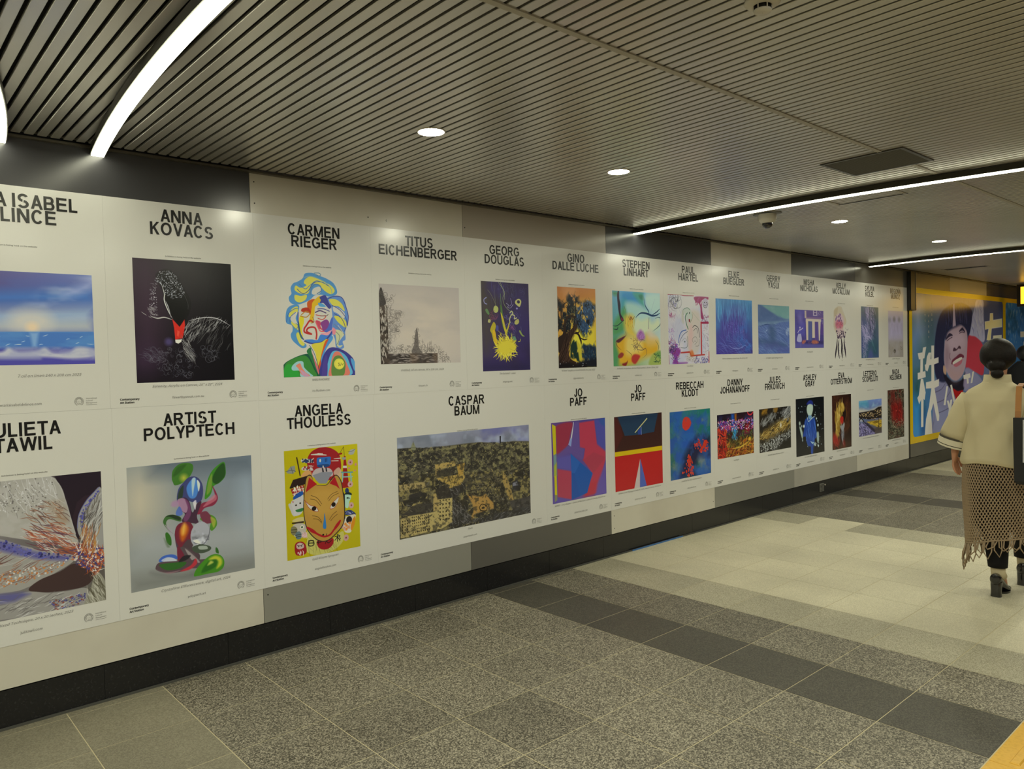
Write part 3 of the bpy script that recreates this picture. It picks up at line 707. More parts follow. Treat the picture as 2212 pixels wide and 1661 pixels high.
  ('P','a83a30',11.9,1,[374,876,442,844,544,867,509,922,439,977,372,942]),
  ('P','8a3a30',8.5,1,[93,861,159,818,208,841,174,884,108,894]),
  ('P','7a2a28',8.5,1,[172,971,255,951,289,930,254,995,196,994]),
  ('L','4a3a40',8.5,0.9,[360,711,444,733,494,778,597,790,667,768,684,847,596,901]),
  ('L','4a3f30',6.8,0.9,[259,787,358,842,374,876]),
  ('s',26,94,5.4,30,80,['5a4530','3a3040','7a5a30'],0.8,3,[362,634,600,656,597,790,410,766]),
  ('s',14,81.9,6.8,20,60,['1f3a2a','2a4a3a'],0.9,4,[843,826,997,816,995,965,877,974]),
  ('L','4a5a3a',8.5,0.9,[881,656,952,736,933,815]),
 ],
 'paul': [
  ('g','c0babb','c2bcba','bab4bc','c0b9b6'),
  ('n','a5a8b8',0.6,4,4,0.5,0.3,1,None,0),
  ('P','c2c0c0',59.5,0.8,[192,34,663,40,659,278,263,310]),
  ('P','b8a890',39.7,0.6,[459,283,762,252,774,698,648,877,467,873]),
  ('P','8a2f58',7.9,1,[644,17,996,9,999,41,858,50,785,107,825,154,834,226,864,334,802,323,784,155,723,97,683,99]),
  ('s',26,59.2,12.2,85,20,['8a2f58','9a4070'],0.9,2,[643,40,827,33,826,130,662,135]),
  ('s',30,67.9,7.6,40,60,['8a3a60','6a4a70'],0.8,3,[823,275,995,295,993,405,821,383]),
  ('p','8a2040',5.9,1,[790,384,994,381,993,408,790,410]),
  ('p','a52a2a',4,1,[786,384,813,384,813,868,784,867]),
  ('p','a03028',5.9,1,[282,829,518,817,543,875,886,863,886,881,527,896,504,841,288,847]),
  ('P','b8602a',15.9,0.8,[508,815,569,804,608,876,527,886]),
  ('P','7a3f88',15.9,1,[4,807,121,774,273,788,252,869,194,903,212,973,426,979,406,996,97,996,137,902]),
  ('s',70,78,12.2,50,70,['7a3a80','8a3560','6a4a98'],0.8,4,[7,670,161,671,254,799,212,973,60,969,119,855,7,819]),
  ('s',60,63.9,6.1,60,90,['6a60a0','8a4070','3a3a4a'],0.7,5,[1,670,124,636,177,798,7,819]),
  ('c',18,178.4,6.1,0,180,['4a4a60','3a3a40'],0.9,6,[14,36,250,26,247,171,12,156]),
  ('L','2a2a34',11.9,1,[240,21,230,79,172,104]),
  ('l','5a5a98',9.9,0.9,[134,106,171,174,200,127]),
  ('e','a8a0ac',4,1,920,97,67.4,70.5,0),
  ('l','3a3a40',7.9,0.9,[847,81,867,153,940,169,983,101]),
  ('e','222222',2,1,895,91,9.9,9.4,0),
  ('e','222222',2,1,952,92,9.9,9.4,0),
  ('l','4a4a50',5.9,0.9,[867,129,913,139,962,116]),
  ('P','b0b5a8',5.9,1,[371,226,441,189,530,198,559,245,582,304,536,376,512,406,457,353,419,307]),
  ('l','5f7a6a',9.9,1,[361,285,362,215,461,183,520,210]),
  ('l','3f6a50',15.9,1,[459,259,409,319,436,424,475,495]),
  ('l','6a7a5a',7.9,1,[578,268,581,328,526,400]),
  ('P','7a2a34',4,1,[493,347,527,355,520,388,496,388]),
  ('e','222428',2,1,515,258,9.9,14.1,0),
  ('l','8a9a80',5.9,0.8,[579,244,679,314,759,372]),
  ('P','a8a48a',27.8,0.6,[322,262,362,215,378,402,320,379]),
  ('l','3f5a98',13.9,1,[425,507,317,531,258,601,237,694]),
  ('l','3a4a60',7.9,1,[255,729,276,659,355,578,454,530]),
  ('P','c0a098',27.8,0.8,[515,459,575,446,592,613,528,815,471,696]),
  ('l','3a3a3a',9.9,1,[585,470,636,440,717,469,746,541,755,613]),
  ('l','5a5a58',7.9,1,[604,518,676,481,715,553]),
  ('l','6a6a62',5.9,1,[601,697,571,649,612,613,673,613,693,673,631,721]),
  ('e','555550',2,1,636,670,7.9,7.1,0),
  ('l','4a5a58',7.9,1,[293,765,420,766,461,696,453,601]),
  ('e','3a4a48',2,1,388,678,11.9,11.8,0),
  ('l','7a7a70',5.9,0.9,[314,671,393,625,442,672]),
  ('l','4a4a4a',5.9,0.9,[651,745,732,734,744,637]),
  ('p','a02a2a',5.9,1,[986,822,1003,822,1000,994,975,993]),
  ('c',40,59.5,7.6,0,180,['3a3a80','2a2a40','5a4a90'],0.8,7,[647,913,980,907,989,1000,626,990]),
  ('c',10,119,6.1,0,180,['2a2a34'],0.9,8,[4,784,158,786,176,879,3,876]),
  ('s',40,85.2,4.6,60,80,['4a4a60','8a3a60','7a7a80'],0.6,9,[831,420,993,418,985,858,823,856]),
  ('s',40,84.8,4.6,40,90,['6a6a60','8a7a60'],0.5,10,[428,884,668,889,667,985,426,979]),
  ('s',16,56.8,7.6,60,60,['8a3060'],0.8,11,[19,269,169,277,168,324,36,315]),
  ('l','8a2038',9.9,1,[5,5,269,-1,385,9,624,3]),
  ('l','a03030',7.9,1,[6,865,13,1000]),
  ('s',20,56.8,6.1,60,60,['8a4a90','6a5aa0'],0.7,12,[5,498,136,497,123,647,11,647]),
  ('s',30,72.5,4.6,80,40,['8a8aa0','a08a98'],0.6,13,[77,154,344,145,259,520,69,521]),
 ],
 'elke': [
  ('g','3a6c9c','4584b0','463a80','3c3472'),
  ('n','4f93b8',0.8,8,3,0.5,0.25,1,[-14,-11,1024,-57,1021,412,-24,433],177.8),
  ('n','4a3d85',0.8,5,4,0.45,0.25,2,[63,287,768,208,807,841,52,839],177.8),
  ('e','4f4090',155.6,0.7,494,497,244.4,208.9,0),
  ('s',150,160,6.6,88,6,['3a3570','6f6fae','302a60','5a8ab8'],0.6,3,[191,327,453,232,812,311,856,567,717,719,184,692]),
  ('s',120,173,9.9,86,8,['5d9cc0','2f5c90','6fa8c8'],0.4,4,[6,17,1000,5,998,337,-1,361]),
  ('s',60,276.9,5,20,25,['8090c8','5a70b0'],0.5,5,[33,751,971,749,969,980,28,971]),
  ('L','98a4cc',8.9,0.7,[334,840,444,892,623,901,761,841]),
  ('L','98a4cc',8.9,0.7,[669,901,784,841,853,894]),
  ('d',80,0,4.1,0,0,['8f90cc'],0.6,6,[319,426,766,417,763,689,314,691]),
  ('n','3a70b0',0.6,6,6,0.55,0.2,7,[583,495,997,413,993,995,577,991],88.9),
  ('L','7ab0c8',22.2,0.6,[88,114,63,287,103,431]),
 ],
 'gerry': [
  ('g','5a7090','5a8a84','4d5688','505a8c'),
  ('p','5c7c90',70.5,1,[-2,274,1002,249,1001,389,-4,408]),
  ('P','6a9490',32.9,1,[94,4,439,9,1005,0,1002,280,746,263,438,157,207,74]),
  ('n','7f9f9a',0.8,3,6,0.5,0.25,1,[208,14,1005,0,1002,249,508,170],47),
  ('p','4a6088',14.1,1,[0,1,94,4,345,115,626,228,818,269,1002,280,1002,304,-3,363]),
  ('n','5a7094',0.6,5,6,0.5,0.3,2,[0,7,345,115,818,269,-3,363],23.5),
  ('p','6f84a0',32.9,0.9,[-3,363,436,339,1002,280,1002,343,436,400,-4,437]),
  ('p','55699a',11.8,1,[5,437,250,388,506,398,721,341,1002,319,995,1000,0,1000]),
  ('L','33466a',14.1,0.8,[45,444,159,420,204,404,296,395,389,408]),
  ('s',170,328.8,6.8,25,25,['7088ac','46588a','8094b4','3f5080'],0.55,3,[5,452,1002,343,995,997,0,993]),
  ('e','3f5470',70.5,0.7,434,581,141,109.7,70),
  ('e','405470',47,0.7,409,778,517.2,48.7,5),
  ('L','a8b8c4',11.8,0.8,[913,577,951,484,1000,467]),
  ('L','9fb0c0',11.8,0.8,[226,553,261,515,284,500]),
  ('s',20,84,8.5,70,30,['a0b0c4'],0.7,4,[865,469,1000,467,999,592,888,593]),
  ('n','4a4f86',0.6,4,4,0.5,0.3,5,[2,778,998,748,995,1000,0,1000],47),
 ],
 'misha': [
  ('g','4d4380','54488a','4a427c','3f3868'),
  ('n','54509a',0.8,4,4,0.45,0.3,1,[0,0,344,-10,344,994,0,1000],25.6),
  ('P','6f66a0',51.1,0.7,[94,141,218,118,243,329,143,331]),
  ('p','5a4a7c',7.7,1,[344,-1,1000,-10,1000,218,344,212]),
  ('p','a89aa8',5.1,0.9,[625,1,768,-3,768,144,625,147]),
  ('p','4f4070',5.1,1,[664,10,742,7,742,47,664,49]),
  ('p','4f4070',5.1,1,[664,68,742,66,742,115,664,117]),
  ('s',20,50.2,7.1,60,60,['a08fa8','6f5f90'],0.8,2,[768,7,1000,0,1000,119,768,124]),
  ('p','7a5f80',5.1,1,[344,183,1000,188,1000,218,344,216]),
  ('p','b8a894',5.1,0.9,[331,19,390,17,390,211,331,212]),
  ('p','b9ac9a',5.1,1,[369,221,913,229,913,299,369,308]),
  ('p','bcae98',5.1,1,[369,269,458,268,446,791,382,791]),
  ('p','bcae98',5.1,1,[587,265,690,263,690,733,587,733]),
  ('p','b5a898',5.1,1,[807,261,899,259,860,812,820,811]),
  ('p','4a5280',5.1,1,[451,291,587,294,587,801,451,801]),
  ('p','55467c',5.1,1,[682,303,807,310,807,811,682,801]),
  ('l','6f6098',7.7,0.8,[517,305,517,791]),
  ('l','3f3870',7.7,0.8,[745,321,745,792]),
  ('p','52407a',5.1,1,[899,318,1000,317,1000,653,899,654]),
  ('l','a08f9c',10.2,0.9,[873,496,873,634]),
  ('l','a08f9c',10.2,0.9,[952,258,952,357]),
  ('l','b8a89a',10.2,0.9,[407,617,395,791]),
  ('p','3a3460',15.3,1,[319,830,1000,812,1000,911,319,897]),
  ('p','54508a',20.5,1,[0,886,1000,911,1000,1000,0,1000]),
  ('P','9a5a4c',15.3,1,[574,811,677,792,807,831,781,880,599,889]),
  ('P','9a5a50',12.8,1,[231,829,331,791,344,849,256,897]),
  ('s',20,41.8,7.1,60,60,['b87a5a','7a4a50'],0.8,3,[243,791,807,802,794,880,243,877]),
  ('P','a09cb8',5.1,1,[119,618,193,608,218,829,57,810]),
  ('P','55509a',5.1,1,[131,523,193,522,193,618,119,618]),
  ('l','b0a8c0',15.3,1,[94,599,143,532,193,522,269,473]),
  ('e','a89fb4',5.1,1,168,465,25.6,17.4,0),
  ('l','8a84a8',10.2,0.8,[193,810,193,983]),
 ],
 'kelly': [
  ('g','W','W','W','W'),
  ('P','b3a58a',27.5,0.9,[45,98,227,38,320,0,481,18,550,88,689,186,781,284,686,356,547,358,592,456,453,527,225,542,90,460,9,364,45,238]),
  ('P','a89878',23,0.8,[45,84,273,22,227,151,68,210]),
  ('P','b8a0a4',36.7,0.9,[181,180,503,160,641,286,500,358,271,389,113,321]),
  ('P','a8606c',64.3,0.95,[135,307,317,276,547,316,569,386,408,444,225,445,112,377]),
  ('d',50,0,21.8,0,0,['b5485a','c07080','8a4a5a'],0.7,1,[135,279,594,287,546,442,180,446]),
  ('d',34,0,24.9,0,0,['6a4a70','7a5a80'],0.7,2,[136,167,457,147,501,288,135,307]),
  ('P','b8a0a0',27.5,0.7,[180,432,592,442,683,568,406,625,247,598]),
  ('d',40,0,24.9,0,0,['3a3040','4a3a48'],0.95,3,[180,473,731,455,776,525,636,610,247,625]),
  ('L','2f2830',78.1,1,[224,612,179,763,111,899,80,994]),
  ('L','2f2830',68.9,1,[324,639,269,763,290,900,348,1002]),
  ('L','2a2428',91.8,1,[452,597,505,735,494,873,538,997]),
  ('L','2f2830',78.1,1,[645,596,657,735,715,874,745,985]),
  ('l','8a7a80',13.8,0.8,[732,412,825,454,919,425,871,461]),
  ('l','a0947e',13.8,0.8,[45,98,9,239,22,392,225,584]),
  ('l','a0947e',13.8,0.8,[481,18,689,171,781,298,686,356]),
  ('d',40,0,9.3,0,0,['6a5a68'],0.7,4,[134,626,728,623,768,985,89,980]),
 ],
 'sylvia': [
  ('g','45505e','4f5f5a','46507c','48527c'),
  ('n','3f5a64',0.7,4,4,0.5,0.3,1,None,0),
  ('e','565a88',252.3,0.8,179,450,252.3,219.5,0),
  ('s',150,228.3,16.6,75,18,['8a84a4','9c94b0','6a6488','a59cb4'],0.75,2,[180,24,767,12,810,301,724,591,512,592,345,306]),
  ('s',60,236.9,16.6,60,40,['3a4258','34404e'],0.7,3,[180,53,853,39,767,562,344,535]),
  ('s',60,274,16.6,50,30,['8d86a8','a8a0b8'],0.75,4,[35,423,345,392,596,635,178,678]),
  ('s',40,171.5,16.6,40,70,['9a96b0','7a7a98'],0.8,5,[96,650,302,649,301,993,115,991]),
  ('L','5f8088',67.3,0.7,[554,635,681,750,853,911]),
  ('n','2f4f58',0.7,4,3,0.5,0.25,6,[302,707,1000,678,1000,1000,301,993],126.2),
  ('L','a8a0b8',29.4,0.8,[261,592,428,578,596,642]),
 ],
 'begona': [
  ('g','a8a0a4','a8a0a8','8c8478','8f8678'),
  ('p','a9a0b4',194.9,1,[0,94,1000,81,1000,645,0,644]),
  ('p','9a928c',68.2,1,[0,644,1000,645,1000,1008,0,1005]),
  ('e','8a8690',39,0.8,95,195,97.5,72.4,0),
  ('e','78757c',39,0.9,398,181,87.7,72.4,0),
  ('e','7f7b82',39,0.8,726,184,87.7,72.4,0),
  ('s',30,322.5,18.8,88,8,['8f88a0','9c94ac'],0.6,1,[71,251,900,243,900,532,71,534]),
  ('e','34302c',14.6,1,418,867,68.2,52.3,0),
  ('e','8a8274',14.6,1,418,875,29.2,24.1,0),
  ('l','6f685c',24.4,0.8,[801,773,875,790,925,830,850,838,801,805]),
  ('l','7a7264',19.5,0.7,[48,722,95,770,48,817]),
  ('n','8a826f',0.5,5,6,0.5,0.3,2,[0,659,1000,661,1000,1008,0,1005],24.4),
 ],
 'julieta': [
  ('g','8a857c','241b20','7d7874','5f5a50'),
  ('p','241b22',5.6,1,[686,-8,1012,-4,1036,490,807,497,763,330]),
  ('P','9b968a',1.9,1,[-390,-85,86,-47,439,-20,657,0,709,51,741,123,757,216,783,333,809,452,826,524,784,562,609,485,423,420,244,357,-399,150]),
  ('P','8e897e',1.9,1,[-401,199,243,378,467,482,655,561,803,611,780,664,649,729,502,787,317,801,-422,736]),
  ('P','8c8880',1.9,1,[991,121,932,171,878,233,839,308,823,386,829,455,867,531,927,588,1009,650,1013,252]),
  ('p','2b1f26',2.8,1,[828,215,880,176,922,170,835,296,811,395,793,335]),
  ('P','3a2a28',1.9,1,[492,813,561,755,699,716,790,677,901,722,933,763,908,828,855,863,743,867,596,852]),
  ('P','8a867c',1.9,1,[-419,658,316,812,492,824,624,861,743,873,854,874,883,916,848,1035,687,1031,494,1007,-428,893]),
  ('P','86826f',1.9,1,[941,765,1001,859,1006,1001,849,1023,895,895]),
  ('n','a9a59a',0.5,14,14,0.52,0.2,1,[-390,-104,657,0,786,517,244,357],18.6),
  ('s',60,75.3,4.1,65,25,['b9b5aa','6f6a62'],0.7,2,[85,-26,656,22,713,323,428,278,76,224]),
  ('d',200,0,4.1,0,0,['c2beb4','5f5a54'],0.8,3,[171,-15,666,12,754,306,339,221]),
  ('s',30,119.5,4.1,70,20,['c0bcb2'],0.7,23,[171,-15,685,26,737,213,339,221]),
  ('s',90,79.2,6.1,35,25,['7a4a34','8a5a3c','4f3a38'],0.7,4,[504,246,621,174,736,236,806,520,724,562,517,403]),
  ('n','86623f',0.6,6,6,0.5,0.25,5,[620,197,748,192,772,355,692,365],27.8),
  ('s',150,107.3,6.1,30,18,['a5583a','8a452f','5a3540','c0a890','b8b4aa'],0.8,6,[489,398,692,353,807,509,823,615,703,592,560,521]),
  ('p','4c4a86',14.8,0.8,[-402,209,243,389,385,446,512,523,635,580,772,617,741,645,557,598,418,539,240,452,-405,287]),
  ('d',120,0,6.1,0,0,['3c3c7c','5a5a98','2a2a50'],0.9,7,[156,363,385,435,559,543,772,611,751,641,510,578,329,479,155,405]),
  ('s',90,114,5.1,160,14,['a8a49a','8a5030','5a3a34'],0.7,8,[68,432,418,550,721,641,649,717,410,756,55,775]),
  ('d',160,0,5.1,0,0,['b4743c','c0bcb0','9a5a34'],0.9,9,[377,651,751,636,699,694,457,755,229,761,231,707]),
  ('p','46447c',14.8,0.75,[55,775,454,821,500,842,405,876,51,869]),
  ('d',110,0,5.1,0,0,['4a4a8a','7a4034','3a3a70'],0.9,10,[622,925,873,913,850,977,668,1015]),
  ('s',80,75.2,5.1,165,20,['bab6ac','5f5a54'],0.7,11,[139,805,595,874,853,897,788,998,401,985]),
  ('d',60,0,6.1,0,0,['43437f','5050a0'],0.9,12,[843,343,877,256,986,132,985,155,898,259,856,414]),
  ('s',60,107.6,6.1,-65,14,['5a5348','3f3a34','b4b0a4'],0.8,13,[853,344,984,178,1010,322,929,530,858,495]),
  ('s',200,74.5,6.1,60,80,['a04c2c','b8602f','3c3560','d0c4b4','7a3826'],0.9,14,[782,630,825,546,928,553,1000,601,1006,719,941,777,860,725]),
  ('d',90,0,6.1,0,0,['3a356a','c4b8ac','9a4428'],0.9,15,[792,632,846,550,990,588,996,706,920,761,820,695]),
  ('s',60,108.6,5.1,70,20,['b5b09c','4f4a38'],0.7,16,[920,784,1001,848,1007,990,869,1017]),
  ('s',50,120.4,6.1,-75,18,['a8763a','b8b4a8','8a5030'],0.8,17,[851,413,953,453,948,592,865,577]),
  ('l','a5a096',6.5,0.9,[657,0,713,63,753,193,783,333,809,452]),
  ('l','5f6090',5.6,0.8,[986,121,900,202,839,308,825,409]),
 ],
 'poly': [
  ('g','7f8583','717c85','8c8d84','85867e'),
  ('e','b8ad92',179.3,0.95,89,282,167.4,224.8,0),
  ('p','565f64',83.7,0.8,[181,-94,1018,-7,1013,126,175,87]),
  ('e','8f9ba2',95.7,0.8,948,451,83.7,249.7,0),
  ('p','9a9c98',95.7,0.7,[47,528,1025,570,1015,838,39,743]),
  ('p','6f6f66',71.7,0.8,[1,880,1012,919,1009,1026,-4,1011]),
  ('P','6a6a63',26.3,0.8,[157,866,374,939,532,910,720,937,493,978,212,909]),
  ('P','3d6a28',1.2,1,[336,120,347,59,396,15,456,10,503,28,504,78,469,137,414,174,360,185,344,158]),
  ('e','a8a83c',21.5,1,430,132,23.9,25,0),
  ('P','2a4a20',7.2,0.6,[346,109,383,39,455,22,393,90]),
  ('P','3c7a24',1.2,1,[593,332,606,244,628,157,674,86,759,33,776,98,767,162,721,208,669,233,641,300]),
  ('P','24421f',4.8,0.9,[658,174,699,89,758,44,773,110,760,167,695,217]),
  ('P','6f8a34',3.6,0.9,[610,296,626,195,660,123,649,250]),
  ('P','7a2a3c',2.4,1,[657,225,692,295,700,348,663,394,588,408,549,453,513,434,564,366,639,351,678,318]),
  ('P','b86a74',3.6,0.7,[673,305,690,346,639,377,576,393]),
  ('P','3c3f66',1.2,1,[373,324,382,226,426,169,475,131,536,139,576,202,579,291,553,351,492,342,444,322]),
  ('P','4878b4',3.6,1,[448,222,480,164,523,144,544,235,517,308,469,301]),
  ('P','a9bdd4',3.6,0.9,[492,159,523,146,508,230,494,292]),
  ('P','d4dce4',2.4,0.9,[535,164,558,199,544,261]),
  ('P','2a3a28',3.6,0.9,[376,312,388,239,425,194,416,281,397,315]),
  ('P','3f2a38',1.2,1,[385,314,433,296,468,338,489,430,528,360,565,353,524,461,534,527,473,516,402,492,428,433,388,389]),
  ('P','a07a90',2.4,0.9,[373,312,421,300,455,349,441,423,394,390]),
  ('P','6a3a5a',3.6,0.9,[433,308,467,351,476,441,438,498,415,469,453,399]),
  ('P','d4ccd0',2.4,0.8,[498,343,523,334,514,409,502,382]),
  ('P','a86a9a',9.6,0.5,[332,318,373,312,371,361,325,354]),
  ('P','4a62a4',2.4,0.9,[358,409,389,364,410,430,369,442]),
  ('P','3c6030',1.2,1,[257,479,276,433,322,422,392,452,390,490,309,457,279,483,295,535,328,579,294,548]),
  ('P','1f2a20',2.4,0.8,[276,433,334,424,392,459,379,478,310,439]),
  ('P','9a8a94',2.4,0.8,[268,494,294,548,328,585,306,538]),
  ('P','4a7a28',1.2,1,[547,491,610,463,672,499,685,566,643,610,625,581,633,531,583,522]),
  ('P','6a3340',2.4,1,[549,453,599,435,635,480,658,535,583,535]),
  ('P','9aa03a',4.8,0.8,[634,492,677,525,656,586]),
  ('P','6a2432',1.2,1,[347,557,372,512,426,498,473,516,495,584,468,667,430,711,405,731,359,709,344,632]),
  ('P','b0561c',12,1,[388,552,437,523,453,576,408,656,385,627]),
  ('e','d6a040',14.3,1,414,557,16.7,49.9,10),
  ('P','3f3f4a',2.4,0.8,[340,581,355,659,382,727,358,722]),
  ('P','4a3a3e',1.2,1,[382,727,444,650,491,685,477,733,536,796,510,854,429,736]),
  ('e','9a9a9c',2.4,1,545,625,78.9,107.4,8),
  ('n','5a5a5c',0.8,7,9,0.5,0.15,1,[473,529,546,516,625,581,615,682,527,717,474,656],2.4),
  ('n','d8d8d8',0.9,8,10,0.58,0.12,2,[473,529,546,516,625,581,615,682,527,717,474,656],2.4),
  ('l','44444a',4.8,0.9,[491,685,564,711,610,656,627,581]),
  ('P','3f4a3a',1.2,1,[478,720,552,709,625,742,618,773,549,785,489,760]),
  ('P','a8b0a0',2.4,0.8,[527,723,588,729,600,757,538,751]),
  ('P','2f5f20',1.2,1,[270,574,288,565,313,613,311,675,279,644]),
  ('P','5a6a50',7.2,0.7,[258,603,278,681,301,680]),
  ('P','4f4244',1.2,1,[370,712,418,709,488,773,523,831,622,839,672,836,621,864,545,900,459,894,366,836,356,772]),
  ('P','9a8f88',3.6,0.8,[418,721,487,792,534,859,474,834]),
  ('P','3a5aa4',1.2,1,[211,785,241,754,299,747,345,763,355,797,286,770,239,797]),
  ('P','b8bcc8',2.4,0.8,[233,790,275,767,332,786,343,819]),
  ('P','6a2434',1.2,1,[359,697,382,714,415,796,366,824,356,772]),
  ('P','4f3f42',1.2,1,[186,835,216,799,320,808,450,829,498,826,509,879,399,906,281,899,202,863]),
  ('P','2f5a24',2.4,1,[215,817,319,820,425,836,376,876,271,872]),
  ('P','a83038',4.8,1,[375,901,460,869,499,820,509,867,447,904]),
  ('P','8a6a6c',3.6,0.8,[191,849,259,888,375,895,281,903]),
  ('P','1f1f22',3.6,0.9,[366,824,403,781,463,787,426,818]),
  ('P','3f7a1f',1.2,1,[481,963,508,905,584,837,648,812,704,830,735,882,726,939,680,968,592,968,518,971]),
  ('P','a8ac30',9.6,1,[609,849,660,827,710,857,714,910,669,939,684,877]),
  ('P','25581a',7.2,0.9,[543,951,596,872,671,862,657,924]),
  ('P','c4c454',7.2,0.8,[595,898,621,864,645,882]),
  ('P','2f5a24',1.2,1,[669,757,687,774,692,814,667,796]),
 ],
 'angela': [
  ('g','a89a10','b5a818','a8980e','a89c14'),
  ('P','8c1f22',1.6,1,[299,155,310,78,368,27,466,1,548,1,646,25,728,76,755,147,746,238,616,318,389,274]),
  ('p','W',1.6,1,[351,54,431,54,448,50,512,58,512,66,561,73,561,82,351,62]),
  ('p','W',1.6,1,[624,134,725,139,724,148,624,141]),
  ('p','W',1.6,1,[659,117,760,117,759,125,658,123]),
  ('p','W',1.6,1,[315,156,362,160,362,169,314,165]),
  ('p','3a2a1a',1.6,1,[154,68,170,67,208,241,193,243]),
  ('P','b4b0a0',1.6,1,[215,104,239,89,302,91,349,103,390,90,372,116,387,134,300,130,237,119]),
  ('d',26,0,10.9,0,0,['2a3a5a','2f2f3a'],0.9,1,[239,92,381,100,376,130,237,119]),
  ('P','b4a8a0',1.6,1,[219,176,251,162,314,165,346,175,378,161,366,188,376,206,297,204,234,193]),
  ('d',18,0,9.3,0,0,['8a2a2a','3a3a3a'],0.9,2,[235,163,362,171,360,204,234,193]),
  ('p','7f8076',1.6,1,[26,191,81,147,135,141,140,196,109,215,33,204]),
  ('l','3f403c',4.8,1,[15,187,95,181,144,196]),
  ('l','3f403c',4.8,1,[81,147,109,215]),
  ('p','9a9a90',1.6,1,[864,87,900,49,952,47,970,54,941,98,898,101]),
  ('l','4a4a46',4.8,1,[861,66,917,67,970,48]),
  ('P','c08a5a',3.2,0.9,[216,236,281,198,344,214,341,269,231,259]),
  ('P','b89a80',3.2,0.9,[653,241,722,207,762,251,743,307,668,277]),
  ('p','2a1c18',1.6,1,[57,341,106,270,294,249,291,320,72,348]),
  ('p','8a2420',1.6,1,[72,354,244,327,239,415,99,417]),
  ('i','c8c0a8',8.1,1,[94,372,242,360]),
  ('i','c8c0a8',8.1,1,[97,400,237,390]),
  ('s',26,42,10.9,85,4,['d0c8b0'],1,3,[87,344,235,331,231,419,99,417]),
  ('p','8a1f1c',1.6,1,[803,105,825,107,847,270,867,411,747,410,779,264]),
  ('p','W',1.6,1,[787,196,838,200,840,223,782,218]),
  ('l','2a2420',4.8,1,[802,15,808,105]),
  ('l','3a3020',4.8,1,[802,15,736,83,710,98]),
  ('p','8a8a80',1.6,1,[773,114,831,119,827,141,779,140]),
  ('p','5a8a84',1.6,1,[754,250,925,263,925,277,753,264]),
  ('p','7fa59a',1.6,1,[770,263,791,265,775,356,763,354]),
  ('p','7fa59a',1.6,1,[881,273,900,275,907,357,886,355]),
  ('p','7fa59a',1.6,1,[760,297,920,307,919,318,760,308]),
  ('p','8a1f1c',1.6,1,[711,75,779,69,778,86,727,90]),
  ('P','2c60a0',1.6,1,[426,109,438,94,511,94,610,97,615,125,610,169,556,188,458,185,427,154]),
  ('P','22406a',1.6,1,[426,165,491,160,573,164,602,180,556,190,458,186]),
  ('e','W',1.6,1,472,122,12.9,21,0),
  ('l','1a2a4a',8.1,1,[543,110,542,139]),
  ('l','1a2a4a',8.1,1,[563,109,561,138]),
  ('P','a89a94',1.6,1,[359,238,409,197,490,191,588,202,636,240,618,284,389,274]),
  ('p','26262a',1.6,1,[490,193,509,195,521,241,498,239]),
  ('p','26262a',1.6,1,[539,192,556,193,564,233,544,232]),
  ('p','W',1.6,1,[501,172,517,173,519,196,503,194]),
  ('p','7c7c80',2.4,1,[366,250,488,232,645,243,592,293,549,345,451,336,404,298]),
  ('P','1e4a8a',1.6,1,[99,433,162,396,225,386,223,435,128,458]),
  ('P','b4b0a8',1.6,1,[74,468,113,451,192,432,231,425,226,546,184,596,91,596,63,527]),
  ('p','9a2a2a',1.6,1,[85,464,105,469,96,482]),
  ('e','2a2420',1.6,1,134,505,12.9,9,0),
  ('e','2a2420',1.6,1,189,492,11.3,9,0),
  ('P','2f6a38',1.6,1,[124,551,187,542,226,541,217,567,154,571]),
  ('P','aeaaa2',1.6,1,[35,491,65,484,93,542,106,609,62,549]),
  ('P','b8a86a',1.6,1,[81,650,120,627,222,623,228,668]),
  ('p','34281c',1.6,1,[73,658,228,662,227,677,75,673]),
  ('P','a8a090',1.6,1,[87,684,227,685,256,749,205,809,98,784]),
  ('e','c9c0a8',1.6,1,202,715,25.8,24,0),
  ('e','2a4a34',1.6,1,202,715,12.9,12,0),
  ('P','6f6a4a',1.6,1,[63,702,102,696,139,723,129,766,83,776,56,745]),
  ('l','2a2420',6.5,1,[62,724,131,728]),
  ('l','2a2420',6.5,1,[61,746,130,750]),
  ('P','5a6a6a',1.6,1,[114,764,161,748,191,774,182,817,127,815]),
  ('l','2a2a2a',6.5,1,[113,780,188,779]),
  ('l','2a2a2a',6.5,1,[120,798,182,797]),
  ('e','b48a80',1.6,1,235,793,38.7,33,0),
  ('e','7a3a3a',1.6,1,235,793,11.3,10.5,0),
  ('s',10,58.1,12.4,0,180,['c8a8a0'],0.9,4,[207,771,264,778,262,817,205,809]),
  ('P','9fbfa8',1.6,1,[795,473,830,459,881,470,883,517,860,549,841,605,798,595,784,529]),
  ('P','1c2a28',1.6,1,[795,473,830,451,890,469,894,489,846,478]),
  ('s',8,25.8,4.7,0,10,['1a2a20'],1,31,[828,505,871,510,870,527,827,523]),
  ('P','24345c',1.6,1,[815,417,849,421,856,456,805,451]),
  ('P','26345c',1.6,1,[796,635,874,632,939,669,933,686,803,670]),
  ('s',14,47.6,6.2,30,10,['8a90b0'],1,5,[805,636,934,663,924,685,803,670]),
  ('e','b48a80',1.6,1,891,172,38.7,39,0),
  ('e','7a3a3a',1.6,1,891,172,11.3,10.5,0),
  ('e','b89088',1.6,1,882,383,38.7,39,0),
  ('e','7a3a3a',1.6,1,882,383,11.3,10.5,0),
  ('e','b89088',1.6,1,887,587,35.5,39,0),
  ('e','7a3a3a',1.6,1,887,587,9.7,10.5,0),
  ('e','b48a80',1.6,1,764,779,29.1,27,0),
  ('e','b48a80',1.6,1,797,890,38.7,42,0),
  ('e','7a3a3a',1.6,1,797,890,11.3,12,0),
